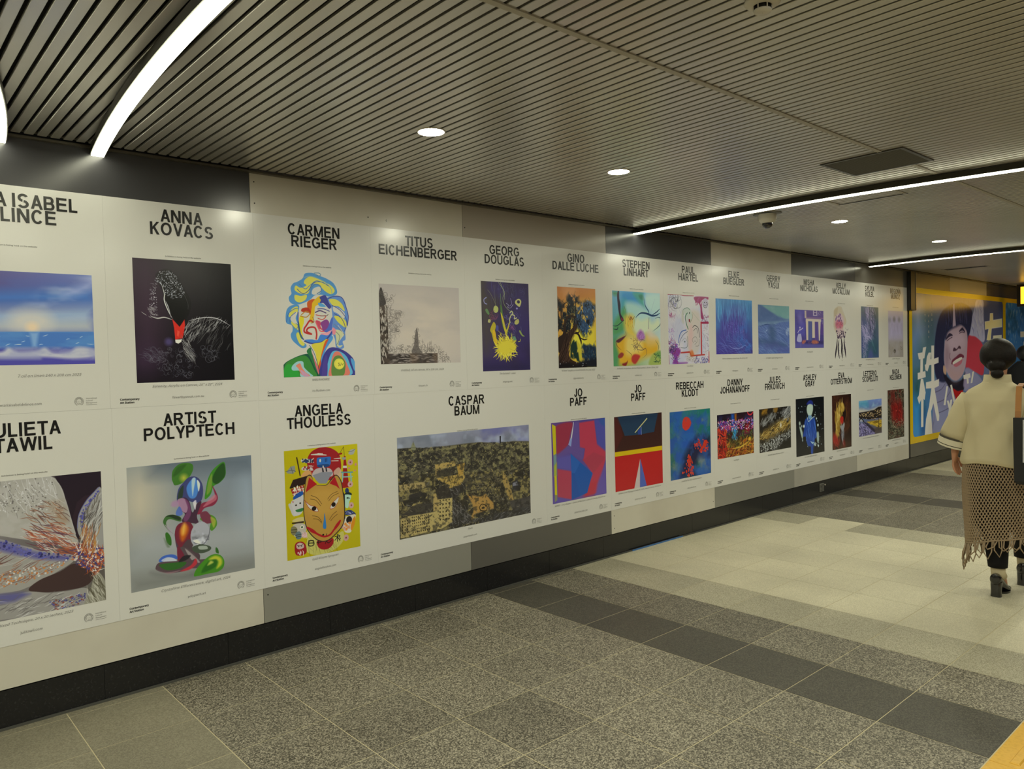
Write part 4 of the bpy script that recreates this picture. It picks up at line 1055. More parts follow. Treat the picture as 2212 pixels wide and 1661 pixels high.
  ('e','b4786a',1.6,1,968,199,16.1,18,0),
  ('e','b4786a',1.6,1,871,226,16.1,12,0),
  ('e','b4786a',1.6,1,952,256,16.1,12,0),
  ('P','c0b8a0',1.6,1,[776,702,837,686,938,681,936,733,883,831,830,848,771,817]),
  ('e','1f1c1a',1.6,1,848,722,42,45,0),
  ('P','c07a1e',1.6,1,[896,728,937,698,929,767,883,831,867,794]),
  ('d',20,0,12.4,0,0,['c87a30','c09088'],0.9,6,[775,736,869,748,865,829,771,817]),
  ('l','4a3a1a',4.8,1,[769,678,939,675]),
  ('P','b3ab58',1.6,1,[247,938,268,829,287,765,524,898,728,823,769,851,749,918,654,974,519,1000,356,993]),
  ('s',26,195.9,3.1,75,25,['6f6a30'],0.9,7,[282,853,726,869,688,956,519,989,277,964]),
  ('P','8a1a1e',1.6,1,[394,869,492,865,608,870,614,922,554,959,471,959,408,927]),
  ('l','1a1614',11.3,1,[286,852,284,898,344,901,346,860,286,854]),
  ('l','1a1614',9.7,1,[285,874,345,880]),
  ('i','1a1614',9.7,1,[676,839,673,908]),
  ('i','1a1614',9.7,1,[642,860,713,860]),
  ('i','1a1614',9.7,1,[640,894,675,866,711,904]),
  ('i','1a1614',8.1,1,[693,847,717,890]),
  ('i','1a1614',9.7,1,[410,873,409,899]),
  ('i','1a1614',9.7,1,[393,882,450,886]),
  ('l','1a1614',8.1,1,[507,907,524,887,548,907,590,890]),
  ('P','8a1c20',1.6,1,[101,872,126,848,188,846,234,874,251,916,246,960,182,975,120,963,99,927]),
  ('P','b09a8c',1.6,1,[125,865,164,854,210,871,217,905,161,914,123,897]),
  ('l','2a1a18',6.5,1,[132,871,163,883,202,876]),
  ('e','1a1614',1.6,1,150,888,6.5,6,0),
  ('e','1a1614',1.6,1,189,889,6.5,6,0),
  ('s',8,33,7.8,85,20,['d0c4b8'],1,8,[137,933,215,933,214,966,136,960]),
  ('p','26221e',1.6,1,[779,448,798,473,795,704,778,708]),
  ('P','2a2420',1.6,1,[226,546,244,393,278,264,342,247,387,330,450,349,548,354,617,306,685,273,750,330,776,436,794,565,788,703,747,779,660,837,557,882,458,883,363,842,271,752,236,658]),
  ('P','a67e36',2.4,1,[235,547,253,394,284,270,339,256,394,336,458,354,548,360,625,313,685,281,741,335,766,435,782,564,776,702,739,772,652,830,554,874,462,876,368,835,281,748,246,655]),
  ('P','b48c40',48.4,0.6,[301,444,481,384,711,441,721,603,469,642,295,587]),
  ('p','9a1c20',1.6,1,[264,401,317,267,418,338,337,369]),
  ('p','9a1c20',1.6,1,[590,349,664,288,729,414,680,381]),
  ('P','W',1.6,1,[260,489,314,523,393,548,423,591,359,582,297,543]),
  ('P','W',1.6,1,[709,487,640,525,606,550,591,586,646,583,690,542]),
  ('l','8a1a1e',4.8,1,[245,471,314,523,393,548,423,593,359,582,297,543,260,489]),
  ('l','8a1a1e',4.8,1,[723,483,640,525,602,553,587,588,646,583,690,542]),
  ('e','1a1412',1.6,1,368,562,30.7,27,0),
  ('e','1a1412',1.6,1,636,553,29.1,28.5,0),
  ('P','2c6aa0',1.6,1,[508,618,520,682,527,751,513,769,489,763,481,739,497,679]),
  ('l','9a1c20',24.2,1,[272,729,334,765,413,809,493,839,576,831,646,778,719,718]),
  ('L','9a1c20',42,1,[268,723,334,765,397,799]),
  ('L','9a1c20',42,1,[730,713,680,753,619,803]),
  ('e','1a1412',1.6,1,481,821,12.9,12,0),
  ('l','1a1412',8.1,1,[523,830,530,817]),
  ('l','3a2a18',4.8,1,[334,436,412,467,475,530]),
  ('l','3a2a18',4.8,1,[324,468,395,487,458,545]),
  ('l','3a2a18',4.8,1,[558,494,610,454,695,434]),
  ('l','3a2a18',4.8,1,[571,512,626,472,711,453]),
  ('l','3a2a18',4.8,1,[341,626,420,647,467,698]),
  ('l','3a2a18',4.8,1,[355,656,419,670,466,709]),
  ('l','3a2a18',4.8,1,[574,689,618,648,678,621]),
  ('l','3a2a18',4.8,1,[590,702,634,673,685,651]),
 ],
 'caspar': [
  ('g','868a90','7a7a90','5f5a44','4a4640'),
  ('n','6a6e76',0.8,6,5,0.5,0.25,1,[0,-7,1000,0,1001,192,1,117],15.9),
  ('n','a0a6b4',0.8,8,5,0.55,0.2,2,[0,-7,1000,0,1001,192,1,117],15.9),
  ('n','5a5a90',0.6,6,5,0.58,0.2,3,[603,-29,1000,0,1001,192,600,152],15.9),
  ('p','4f4a3a',3.2,1,[0,108,100,113,171,130,321,134,502,130,600,135,745,169,860,164,999,186,1002,1007,0,1000]),
  ('n','7f7850',0.8,40,30,0.5,0.15,4,[0,117,321,139,600,140,999,192,1000,529,4,365],4.8),
  ('n','2a2824',0.8,44,34,0.54,0.12,5,[0,108,321,134,600,138,999,188,1000,529,4,365],3.2),
  ('s',420,15.8,3.6,10,70,['23211f','8f8450','6a6350','a0935a','3f3a30'],0.8,6,[0,117,321,139,600,140,999,192,1000,529,4,365]),
  ('P','7a7a5a',1.6,0.9,[92,132,96,91,108,59,120,95,124,138]),
  ('l','4f4f40',3.2,1,[108,51,109,88]),
  ('l','4f4f40',2.4,1,[89,111,127,112]),
  ('p','26262c',0.8,1,[751,93,763,92,760,173,751,174]),
  ('n','8a7c48',0.8,26,20,0.5,0.2,7,[0,365,1001,505,1000,1000,0,1000],3.2),
  ('n','24221f',0.8,30,22,0.53,0.12,8,[0,365,1001,505,1000,1000,0,1000],3.2),
  ('s',380,26.5,4.3,20,70,['22201e','8f8454','625c4a','a8955a','3a3630','77746c'],0.8,9,[0,344,1001,493,1000,1000,0,1000]),
  ('p','a28a4e',2.4,1,[253,311,407,297,402,351,256,365]),
  ('p','96804a',3.2,1,[256,354,309,343,277,445,255,440]),
  ('p','a58a48',2.4,1,[262,453,464,441,471,487,430,578,351,576,344,536,284,479]),
  ('p','a2823e',2.4,1,[410,341,474,332,456,451,424,455]),
  ('s',60,11.5,3.6,85,10,['4a3a1a','2f2a1a'],0.9,10,[269,460,464,447,454,550,352,565]),
  ('p','3a362c',3.2,0.85,[263,377,402,362,393,437,270,444]),
  ('p','988656',2.4,1,[5,464,180,467,186,532,8,522]),
  ('s',30,10.2,3.6,85,10,['3f351e'],0.9,11,[9,460,180,472,185,527,9,517]),
  ('p','35322e',4.8,0.95,[344,580,470,543,453,617,396,692,473,845,552,969,344,975,363,815,376,709]),
  ('s',120,40.7,3.6,60,40,['5f5c58','24221f','75706a'],0.8,12,[351,593,462,552,404,694,544,955,360,969]),
  ('p','a8965c',2.4,1,[73,779,211,790,271,780,273,672,373,675,368,927,298,972,69,988]),
  ('p','9c8a56',2.4,1,[9,803,73,779,73,989,6,989]),
  ('p','a08a52',2.4,1,[237,609,274,607,275,781,233,780]),
  ('p','3a3630',3.2,0.9,[10,761,125,677,228,693,218,787,73,784]),
  ('p','2c2a28',3.2,0.9,[70,579,149,556,178,594,126,635,69,631]),
  ('p','34302a',3.2,0.9,[252,569,345,525,366,651,266,670]),
  ('p','a07c40',4.8,1,[484,669,590,718,624,692,690,812,689,869,604,881,546,888,520,954,508,933,530,849,523,780]),
  ('l','2f2414',5.6,1,[576,828,597,799,634,832,629,876,588,865,576,828]),
  ('e','3a2c18',1.6,1,605,841,12.7,6.4,0),
  ('p','998048',3.2,1,[774,494,800,535,841,720,857,819,821,822,780,647,764,574]),
  ('p','7f7448',3.2,0.9,[859,725,932,730,930,825,857,843]),
  ('p','343232',4,1,[843,615,888,601,919,679,886,719,850,699]),
  ('p','7a7a80',2.4,0.9,[852,628,888,619,896,662,851,664]),
  ('p','403c3a',4.8,0.9,[821,822,996,806,1001,964,846,958]),
  ('s',200,16.7,4.3,30,90,['1f1d1c','6a6040','3a352e'],0.85,13,[461,619,510,574,746,570,821,833,793,908,697,894,690,800,624,692,508,697]),
  ('p','3a3836',4.8,0.9,[544,966,688,927,994,926,1000,1000,585,1001]),
  ('s',90,38.9,3.6,160,20,['5f5c5a','24221f'],0.8,14,[392,934,993,950,1000,1000,390,1011]),
  ('s',420,18.7,2.8,20,80,['24221f','77725c','9c9270','4a453c','5f5c58'],0.6,21,[7,200,999,312,998,993,2,993]),
  ('n','2a2824',0.6,60,44,0.58,0.12,22,[4,138,1001,216,1000,994,0,1000],3.2),
  ('e','241a10',0,1,87,806,2.7,4.4,0),
  ('e','241a10',0,1,100,806,2.7,4.4,0),
  ('e','241a10',0,1,114,805,2.7,4.4,0),
  ('e','241a10',0,1,128,805,2.7,4.4,0),
  ('e','241a10',0,1,142,804,2.7,4.4,0),
  ('e','241a10',0,1,155,804,2.7,4.4,0),
  ('e','241a10',0,1,169,804,2.7,4.4,0),
  ('e','241a10',0,1,183,803,2.7,4.4,0),
  ('e','241a10',0,1,197,803,2.7,4.4,0),
  ('e','241a10',0,1,88,836,2.7,4.4,0),
  ('e','241a10',0,1,101,835,2.7,4.4,0),
  ('e','241a10',0,1,115,835,2.7,4.4,0),
  ('e','241a10',0,1,129,835,2.7,4.4,0),
  ('e','241a10',0,1,142,834,2.7,4.4,0),
  ('e','241a10',0,1,156,834,2.7,4.4,0),
  ('e','241a10',0,1,170,834,2.7,4.4,0),
  ('e','241a10',0,1,184,833,2.7,4.4,0),
  ('e','241a10',0,1,198,833,2.7,4.4,0),
  ('e','241a10',0,1,89,866,2.7,4.4,0),
  ('e','241a10',0,1,102,865,2.7,4.4,0),
  ('e','241a10',0,1,116,865,2.7,4.4,0),
  ('e','241a10',0,1,130,865,2.7,4.4,0),
  ('e','241a10',0,1,143,864,2.7,4.4,0),
  ('e','241a10',0,1,157,864,2.7,4.4,0),
  ('e','241a10',0,1,171,864,2.7,4.4,0),
  ('e','241a10',0,1,185,864,2.7,4.4,0),
  ('e','241a10',0,1,199,863,2.7,4.4,0),
  ('e','241a10',0,1,89,895,2.7,4.4,0),
  ('e','241a10',0,1,103,895,2.7,4.4,0),
  ('e','241a10',0,1,117,895,2.7,4.4,0),
  ('e','241a10',0,1,130,895,2.7,4.4,0),
  ('e','241a10',0,1,144,895,2.7,4.4,0),
  ('e','241a10',0,1,158,894,2.7,4.4,0),
  ('e','241a10',0,1,172,894,2.7,4.4,0),
  ('e','241a10',0,1,186,894,2.7,4.4,0),
  ('e','241a10',0,1,200,894,2.7,4.4,0),
  ('e','241a10',0,1,90,925,2.7,4.4,0),
  ('e','241a10',0,1,104,925,2.7,4.4,0),
  ('e','241a10',0,1,118,925,2.7,4.4,0),
  ('e','241a10',0,1,131,925,2.7,4.4,0),
  ('e','241a10',0,1,145,925,2.7,4.4,0),
  ('e','241a10',0,1,159,924,2.7,4.4,0),
  ('e','241a10',0,1,173,924,2.7,4.4,0),
  ('e','241a10',0,1,187,924,2.7,4.4,0),
  ('e','241a10',0,1,201,924,2.7,4.4,0),
  ('e','241a10',0,1,91,955,2.7,4.4,0),
  ('e','241a10',0,1,105,955,2.7,4.4,0),
  ('e','241a10',0,1,118,955,2.7,4.4,0),
  ('e','241a10',0,1,132,955,2.7,4.4,0),
  ('e','241a10',0,1,146,955,2.7,4.4,0),
  ('e','241a10',0,1,160,955,2.7,4.4,0),
  ('e','241a10',0,1,174,955,2.7,4.4,0),
  ('e','241a10',0,1,188,954,2.7,4.4,0),
  ('e','241a10',0,1,202,954,2.7,4.4,0),
  ('e','241a10',0,1,284,685,4,5.1,0),
  ('e','241a10',0,1,306,686,4,5.1,0),
  ('e','241a10',0,1,327,688,4,5.1,0),
  ('e','241a10',0,1,349,689,4,5.1,0),
  ('e','241a10',0,1,283,724,4,5.1,0),
  ('e','241a10',0,1,305,726,4,5.1,0),
  ('e','241a10',0,1,326,727,4,5.1,0),
  ('e','241a10',0,1,348,728,4,5.1,0),
  ('e','241a10',0,1,283,763,4,5.1,0),
  ('e','241a10',0,1,304,765,4,5.1,0),
  ('e','241a10',0,1,326,766,4,5.1,0),
  ('e','241a10',0,1,347,767,4,5.1,0),
  ('e','241a10',0,1,282,802,4,5.1,0),
  ('e','241a10',0,1,303,804,4,5.1,0),
  ('e','241a10',0,1,325,805,4,5.1,0),
  ('e','241a10',0,1,346,807,4,5.1,0),
  ('e','241a10',0,1,281,841,4,5.1,0),
  ('e','241a10',0,1,303,843,4,5.1,0),
  ('e','241a10',0,1,324,844,4,5.1,0),
  ('e','241a10',0,1,346,846,4,5.1,0),
  ('e','241a10',0,1,281,880,4,5.1,0),
  ('e','241a10',0,1,302,882,4,5.1,0),
  ('e','241a10',0,1,323,884,4,5.1,0),
  ('e','241a10',0,1,345,885,4,5.1,0),
  ('e','241a10',0,1,23,828,3.2,4.4,0),
  ('e','241a10',0,1,38,827,3.2,4.4,0),
  ('e','241a10',0,1,54,826,3.2,4.4,0),
  ('e','241a10',0,1,22,857,3.2,4.4,0),
  ('e','241a10',0,1,38,856,3.2,4.4,0),
  ('e','241a10',0,1,53,855,3.2,4.4,0),
  ('e','241a10',0,1,22,886,3.2,4.4,0),
  ('e','241a10',0,1,37,885,3.2,4.4,0),
  ('e','241a10',0,1,53,884,3.2,4.4,0),
  ('e','241a10',0,1,21,915,3.2,4.4,0),
  ('e','241a10',0,1,37,914,3.2,4.4,0),
  ('e','241a10',0,1,52,914,3.2,4.4,0),
  ('e','241a10',0,1,21,944,3.2,4.4,0),
  ('e','241a10',0,1,36,943,3.2,4.4,0),
  ('e','241a10',0,1,52,943,3.2,4.4,0),
 ],
 'jo1': [
  ('g','5a3f78','3f3f7c','5a4a88','5a4a8c'),
  ('P','8a3040',15.9,1,[78,45,372,18,336,183,285,309,98,399,88,216]),
  ('p','a8384a',9.5,1,[499,32,793,20,835,326,1003,432,991,556,818,968,586,981,741,710,566,512,602,372,506,352]),
  ('p','5c4a82',15.9,1,[404,15,499,10,498,340,586,370,550,510,439,466,345,402,97,431,98,399,301,300]),
  ('p','4a4a90',19,1,[793,9,1005,6,1006,444,843,338]),
  ('p','34508c',15.9,0.9,[869,19,1002,6,1002,119,926,85]),
  ('p','9a3848',12.7,0.9,[550,510,765,432,992,522,758,701]),
  ('p','554f92',22.2,1,[90,430,345,424,339,619,93,570]),
  ('p','a03a4c',9.5,1,[93,575,339,630,344,992,90,925]),
  ('p','5f4f92',22.2,0.9,[822,844,1002,580,1000,1000,784,1003]),
  ('p','5a4a90',19,0.9,[4,913,313,988,312,1004,4,1001]),
  ('p','a8303a',31.7,0.7,[555,910,689,805,822,821,750,993,552,999]),
  ('p','b5a81c',3.2,1,[16,14,78,45,80,387,30,403]),
  ('p','6a8a80',12.7,1,[30,403,80,387,78,654,33,660]),
  ('p','a8a820',12.7,0.8,[37,532,83,494,78,654,33,660]),
  ('p','b8ac18',3.2,1,[37,660,78,649,80,902,38,891]),
  ('p','7a7a58',4.8,1,[38,891,80,902,78,961,35,981]),
  ('p','b8b4b0',1.6,1,[400,14,408,17,363,229,344,320,298,291,343,206]),
  ('p','7a8ab8',4.8,1,[351,206,363,229,344,320,301,291]),
  ('p','1c4f94',2.4,1,[334,408,733,698,628,942,336,991,346,653]),
  ('p','2a5aa0',4.8,0.7,[334,408,509,539,401,665,346,653]),
  ('p','1f4a90',4.8,0.8,[346,653,401,665,489,968,336,991]),
 ],
 'jo2': [
  ('g','4a2420','4a2420','aa2020','b02222'),
  ('p','38201c',10.8,1,[0,0,1000,0,997,473,7,467]),
  ('p','4a201c',14.4,0.9,[0,0,91,50,171,265,7,467]),
  ('p','24384c',2.7,1,[75,5,911,4,826,263,455,276,206,267]),
  ('p','1f3044',36,0.7,[75,5,911,4,889,79,107,86]),
  ('p','b8b478',1.8,1,[407,239,673,55,685,68,425,243]),
  ('p','2a3f80',3.6,1,[475,218,549,170,546,277,482,272]),
  ('l','7a8ac0',9,1,[547,170,550,278]),
  ('p','c2a416',1.8,1,[2,469,997,473,997,535,3,529]),
  ('p','a82020',1.8,1,[3,530,997,536,1000,1000,0,1000]),
  ('p','b5a8a0',1.8,1,[514,608,498,1003,379,1004]),
  ('p','4a5a9c',1.8,1,[518,608,644,997,498,1003]),
 ],
 'reb': [
  ('g','3a6a74','1f6a58','2a5a48','1f4a5a'),
  ('n','2a4f8c',1,5,6,0.45,0.2,1,None,0),
  ('n','7f8468',0.8,5,6,0.55,0.15,2,[-6,341,239,361,226,809,16,938],127),
  ('n','80845c',0.8,5,6,0.55,0.15,3,[563,102,935,153,930,351,664,383],105.8),
  ('n','7f8468',0.8,5,6,0.55,0.15,4,[612,693,988,757,985,891,564,858],105.8),
  ('p','24509a',105.8,0.8,[240,298,583,168,575,454,441,650,226,809,193,498]),
  ('n','1f6f58',0.8,4,5,0.5,0.2,5,[783,11,1007,11,997,410,841,344],84.7),
  ('p','1c1e38',63.5,0.95,[488,498,663,409,996,423,989,730,699,701,608,850,603,1007,220,988,313,689]),
  ('n','2a5a98',0.6,8,8,0.55,0.2,8,[44,5,984,10,959,995,15,989],63.5),
  ('P','b8362a',6.4,1,[295,199,329,112,414,92,487,136,513,202,451,275,366,292,308,252]),
  ('d',60,0,13.1,0,0,['b8301f','c8402c','a82a20'],0.95,6,[573,532,662,448,882,467,970,568,945,672,744,653,615,588]),
  ('P','b8301f',8.5,0.9,[768,576,837,490,904,509,880,573,812,607,744,647,701,623]),
  ('d',60,0,13.1,0,0,['b8301f','c0402c'],0.95,7,[351,822,441,650,525,710,564,845,583,965,474,992,264,942,307,882]),
  ('P','b0301f',8.5,0.9,[415,803,440,676,471,705,513,748,436,818,372,824]),
  ('s',90,78.2,8.2,80,60,['3a68a4','1f3f7c','2a6a70'],0.4,9,[23,29,983,36,974,408,8,532]),
 ],
 'danny': [
  ('g','1a1626','2a141a','5a1f18','5a3010'),
  ('n','2a2a50',0.8,10,10,0.5,0.2,1,[-1,58,1012,64,1002,515,3,485],51.4),
  ('p','8a5018',15.4,1,[466,15,526,9,522,218,470,212]),
  ('p','1f4f9c',25.7,1,[376,6,453,13,448,276,383,269]),
  ('p','2f80b8',20.6,1,[433,362,511,327,494,544,441,581]),
  ('p','8a1a2a',41.1,1,[763,309,871,276,867,477,758,509]),
  ('p','7a3a80',41.1,0.8,[95,196,321,219,317,392,91,367]),
  ('s',160,66.8,9.6,0,60,['c8488a','8a4ac0','d8d8e0','4a6ad0','c84040'],0.8,2,[9,144,1010,155,1004,425,5,357]),
  ('d',90,0,7.7,0,0,['e8e8e8','e0a8d0','d06060'],0.9,3,[22,145,1010,155,1004,425,18,337]),
  ('s',200,64.5,9.6,70,60,['3a6a30','2a4a28','6a7a2a','1a2a1a'],0.8,4,[191,400,1004,448,995,830,208,790]),
  ('s',180,102.9,11.5,-30,50,['a8741e','c89a34','7a4a14','b0521e'],0.85,5,[211,639,1009,606,1000,1000,204,983]),
  ('s',90,107.4,15.4,60,60,['a8281e','c84a2a','8a1a14'],0.9,6,[-2,356,242,341,229,1009,0,996]),
  ('l','b83038',23.1,1,[836,15,862,62,930,75,986,28]),
  ('l','b83028',18,1,[18,358,68,321,91,410,189,486,227,447]),
  ('l','c8403a',15.4,1,[13,571,63,535,86,645]),
  ('e','c89a2a',12.9,1,885,647,36,31.6,0),
  ('p','1f2a1a',51.4,0.7,[339,590,597,623,594,777,335,742]),
  ('L','c8a83a',23.1,0.8,[385,814,619,802,862,701]),
  ('s',40,43.5,9.6,85,20,['3080c8','40a0d0'],0.8,7,[371,268,551,287,545,616,390,597]),
 ],
 'jules': [
  ('g','2a2218','1a1816','24221f','1c1b1a'),
  ('n','8a6420',1,5,5,0.5,0.15,1,[11,-3,299,-2,296,128,64,151],29.7),
  ('P','7a5a24',14.8,1,[447,9,581,8,534,115,445,97]),
  ('n','5f5f5a',0.8,16,16,0.54,0.12,2,[476,11,997,7,1006,369,650,336,174,378,236,210],59.4),
  ('s',120,124.2,8.6,-40,15,['8f8f8a','b8b8b0','4a4a46'],0.8,3,[716,74,996,29,991,322,741,344]),
  ('s',60,124.2,8.6,-40,15,['8f8f8a','77776e'],0.8,4,[61,281,414,138,472,209,144,397]),
  ('n','8a6f34',1,12,12,0.42,0.2,5,[11,556,288,477,650,336,1007,279,1003,505,644,603,282,718,7,729],71.2),
  ('s',150,110.8,10.7,-25,20,['a88a44','6a5020','c0a860'],0.8,6,[25,580,288,477,650,336,1007,279,987,504,283,696,22,709]),
  ('e','c9c2ac',14.8,1,672,427,23.7,37.3,0),
  ('n','77776e',0.9,26,26,0.52,0.1,7,[5,794,282,740,705,610,1002,551,999,732,638,916,454,1005,0,1000],59.4),
  ('d',260,0,7.5,0,0,['b8b8ae','8a8a84'],0.9,8,[19,818,460,716,986,594,983,731,454,982,15,991]),
  ('p','171615',59.4,0.9,[638,871,1004,801,1000,1000,636,983]),
 ],
 'ashley': [
  ('g','14171a','101214','14171c','101214'),
  ('d',60,0,9.3,0,0,['a8b8b0','7f9090'],0.9,1,[77,97,948,105,958,890,213,927]),
  ('P','1f2a70',10,1,[370,111,421,64,505,42,588,71,596,139,486,125]),
  ('P','a8b8a4',10,1,[373,211,403,129,497,109,590,138,594,222,547,304,483,336,414,296]),
  ('P','6a8fa8',10,1,[430,313,537,316,545,370,434,380]),
  ('P','1f3f8a',10,1,[295,405,396,345,494,384,614,341,679,429,692,565,721,702,652,747,632,830,597,860,576,993,509,987,496,869,413,845,349,757,319,671,237,665,274,536]),
  ('l','a8b8b4',16.6,1,[396,345,433,413,528,378,614,344]),
  ('s',34,215.8,9.3,75,10,['2f58a4','16306a','4a78b8'],0.8,2,[328,407,628,409,632,830,381,809]),
  ('L','16285a',33.2,0.9,[361,409,286,669]),
  ('L','4a78c0',26.5,0.8,[623,375,676,530,722,685]),
  ('L','9ab8c8',29.9,0.9,[499,768,565,807,616,795]),
  ('P','a8b8a4',13.3,0.95,[99,409,138,395,156,445,114,459]),
  ('P','a8b8a4',13.3,0.95,[113,492,161,495,223,598,219,713,173,644]),
  ('e','c0ccc0',10,1,269,486,29.9,26.2,0),
  ('P','98a898',13.3,0.95,[724,634,792,631,805,776,752,822,720,735]),
  ('e','b8c4b8',10,1,718,381,23.2,19.6,0),
  ('e','b8c4b8',10,1,769,502,29.9,22.9,0),
  ('P','a0b0a4',13.3,0.95,[608,828,667,799,693,851,641,864]),
  ('e','b8c4b8',10,1,778,875,23.2,22.9,0),
  ('e','b8c4b8',10,1,666,310,16.6,13.1,0),
  ('e','98a8a8',10,1,194,481,19.9,22.9,0),
  ('e','98a8a8',10,1,219,730,16.6,19.6,0),
 ],
 'eva': [
  ('g','3a2016','24140f','3a1210','200f0c'),
  ('n','4a2a1a',0.8,4,5,0.5,0.25,1,None,0),
  ('P','1f1210',24.5,1,[430,212,678,205,720,400,617,501,421,457]),
  ('P','9a7a30',14.7,1,[408,158,580,157,651,256,574,323,452,300,398,421,416,597,287,766,209,884,140,758,181,585,128,443,182,306,307,224]),
  ('s',90,287.6,23.4,80,18,['b8963c','7a5c20','c8b060','8f6f28'],0.85,2,[183,271,407,176,605,166,525,304,395,491,363,700,210,849,147,584]),
  ('L','5a3a18',48.9,0.8,[628,203,748,331,667,504]),
  ('P','a8281e',14.7,1,[422,422,512,400,580,429,567,516,467,547,410,491]),
  ('P','8a8a84',14.7,0.95,[393,561,490,583,641,529,613,624,536,673,439,633]),
  ('s',50,167.7,16.7,80,15,['a5a5a0','55555a','77777a'],0.85,3,[440,598,615,572,582,782,554,868,483,776]),
  ('L','8a8a88',39.1,0.9,[508,778,529,867,600,959]),
  ('P','8a1a18',48.9,1,[28,769,142,706,309,837,330,926,159,917,39,857]),
  ('P','7a1814',58.7,0.9,[553,886,629,855,651,944,576,958]),
  ('s',20,188.5,13.3,60,30,['6a1612','a82a20'],0.7,4,[21,717,407,825,352,980,35,979]),
 ],
 'letterio': [
  ('g','5f86b0','6f80b8','4a4458','5a4a3a'),
  ('n','8fb0b8',1,4,4,0.45,0.2,1,[0,-5,1000,0,996,271,1,283],24.6),
  ('P','3a5aa4',24.6,0.9,[179,190,421,246,669,196,998,149,997,203,752,255,420,286]),
  ('P','4a8aa4',49.1,0.9,[23,22,344,15,422,179,220,166,21,127]),
  ('p','b8b09c',40.9,1,[-5,204,420,273,998,190,995,353,-1,362]),
  ('p','2a2420',8.2,1,[0,323,176,322,420,313,667,303,836,234,997,231,1002,545,415,554,5,468]),
  ('s',90,81.9,13.6,0,40,['a88a5a','c0a878','1a1512','7a6a50'],0.9,2,[15,363,996,299,992,654,13,469]),
  ('p','9a9a98',12.3,1,[12,495,132,478,210,591,10,575]),
  ('l','1f1a1a',24.6,1,[2,574,92,488,210,591]),
  ('l','1f1a1a',20.5,1,[5,442,416,500,993,545]),
  ('p','b5942a',16.4,1,[332,614,992,613,997,875,495,695]),
  ('s',30,163.8,10.8,0,20,['8a6a18','c8a83a','3a2a1a'],0.8,3,[373,617,992,627,989,861,495,695]),
  ('i','2a2018',20.5,1,[861,262,860,918]),
  ('p','8078a0',16.4,1,[1,627,331,654,658,872,997,930,1000,1000,0,1000]),
  ('s',120,87.8,13.6,30,90,['2a2634','a8a0c0','4a4468'],0.85,4,[1,627,331,668,615,950,0,987]),
  ('p','2a2430',12.3,0.9,[170,588,372,658,742,907,657,954,370,738]),
  ('p','4a4038',16.4,0.9,[658,845,998,820,996,1000,698,999]),
 ],
 'nada': [
  ('g','4a3f30','52432f','34362a','3a3a2c'),
  ('n','241f1a',0.8,12,14,0.5,0.2,1,None,0),
  ('s',420,232.1,14.8,40,70,['6a6048','2a2a22','7a7056','4a4a3a','5f2a20'],0.75,2,[0,0,1000,0,1000,1000,0,1000]),
  ('P','7a1a18',114.4,0.95,[243,316,418,245,734,276,844,455,924,673,659,740,345,648,237,489]),
  ('n','8f1f1c',0.8,6,7,0.5,0.2,3,[245,277,793,259,953,675,372,688],114.4),
  ('n','74241e',0.7,8,8,0.5,0.2,4,[56,21,918,11,852,242,161,236],114.4),
  ('s',60,282.2,14.8,60,50,['3a1210','a83a2a','5a1a16'],0.6,5,[273,278,792,278,894,692,373,669]),
  ('s',80,305.7,14.8,30,60,['8a8466','24261c'],0.7,6,[3,634,1000,677,1000,990,1,981]),
  ('e','c8503a',17.2,1,526,433,22.9,16.7,0),
 ],
 'ad': [
  ('g','585c66','4a4c66','2c5f86','5a6078'),
  ('n','3f5a58',0.7,8,4,0.5,0.25,1,[-6,2,235,-18,228,657,-13,639],38.8),
  ('p','7a8494',38.8,0.7,[9,86,90,57,103,332,6,344]),
  ('p','4f6a92',38.8,0.7,[7,283,55,270,45,456,5,455]),
  ('p','1f4038',38.8,0.8,[3,609,59,582,90,804,24,890]),
  ('p','2f74a8',38.8,0.9,[-6,750,74,740,63,1008,-9,996]),
  ('p','14305a',29.1,0.7,[73,834,106,838,112,1004,71,997]),
  ('p','3f4f58',38.8,0.8,[147,110,234,105,205,345,136,345]),
  ('P','6f6a80',9.7,0.9,[184,654,228,605,277,595,327,618,383,676,439,776,496,955,475,1159,171,1103,182,847]),
  ('p','6f7088',9.7,0.9,[191,816,362,836,398,1077,180,1040]),
  ('l','4a4558',3.9,0.7,[201,707,272,687,318,638]),
  ('l','4a4558',3.9,0.7,[209,785,307,763,364,708]),
  ('l','4a4558',3.9,0.7,[217,864,334,839,420,794]),
  ('l','4f4f68',3.9,0.7,[187,783,199,882,181,963,189,1016]),
  ('p','3f4258',19.4,0.9,[738,2,1007,-4,1014,351,757,350]),
  ('P','8a889c',2.9,1,[575,292,589,201,610,143,641,61,663,7,742,2,745,90,751,185,759,327,695,333]),
  ('s',60,34.3,2.9,60,20,['a8a6bc','6a6a88','4f5074'],0.7,3,[584,270,654,20,738,14,749,303]),
  ('P','96323c',2.9,1,[555,301,605,294,657,304,732,362,753,478,736,609,644,582,581,565,531,541,542,430]),
  ('P','6f6f86',3.9,1,[520,575,551,542,623,574,708,636,751,727,519,721]),
  ('P','25263a',3.9,1,[202,410,214,300,237,202,273,129,338,77,427,48,525,45,602,86,608,156,584,262,563,298,551,333,524,235,445,196,369,225,312,299,302,372,297,464,314,551,332,619,290,639,228,612,201,526]),
  ('s',60,76.4,2.3,80,10,['3c3c56','1a1a2a','55506a'],0.6,4,[278,136,370,78,535,62,586,122,544,214,445,189,322,253]),
  ('P','1f1c24',3.9,1,[291,583,327,598,402,643,490,629,525,576,530,639,504,713,440,725,373,699,327,651]),
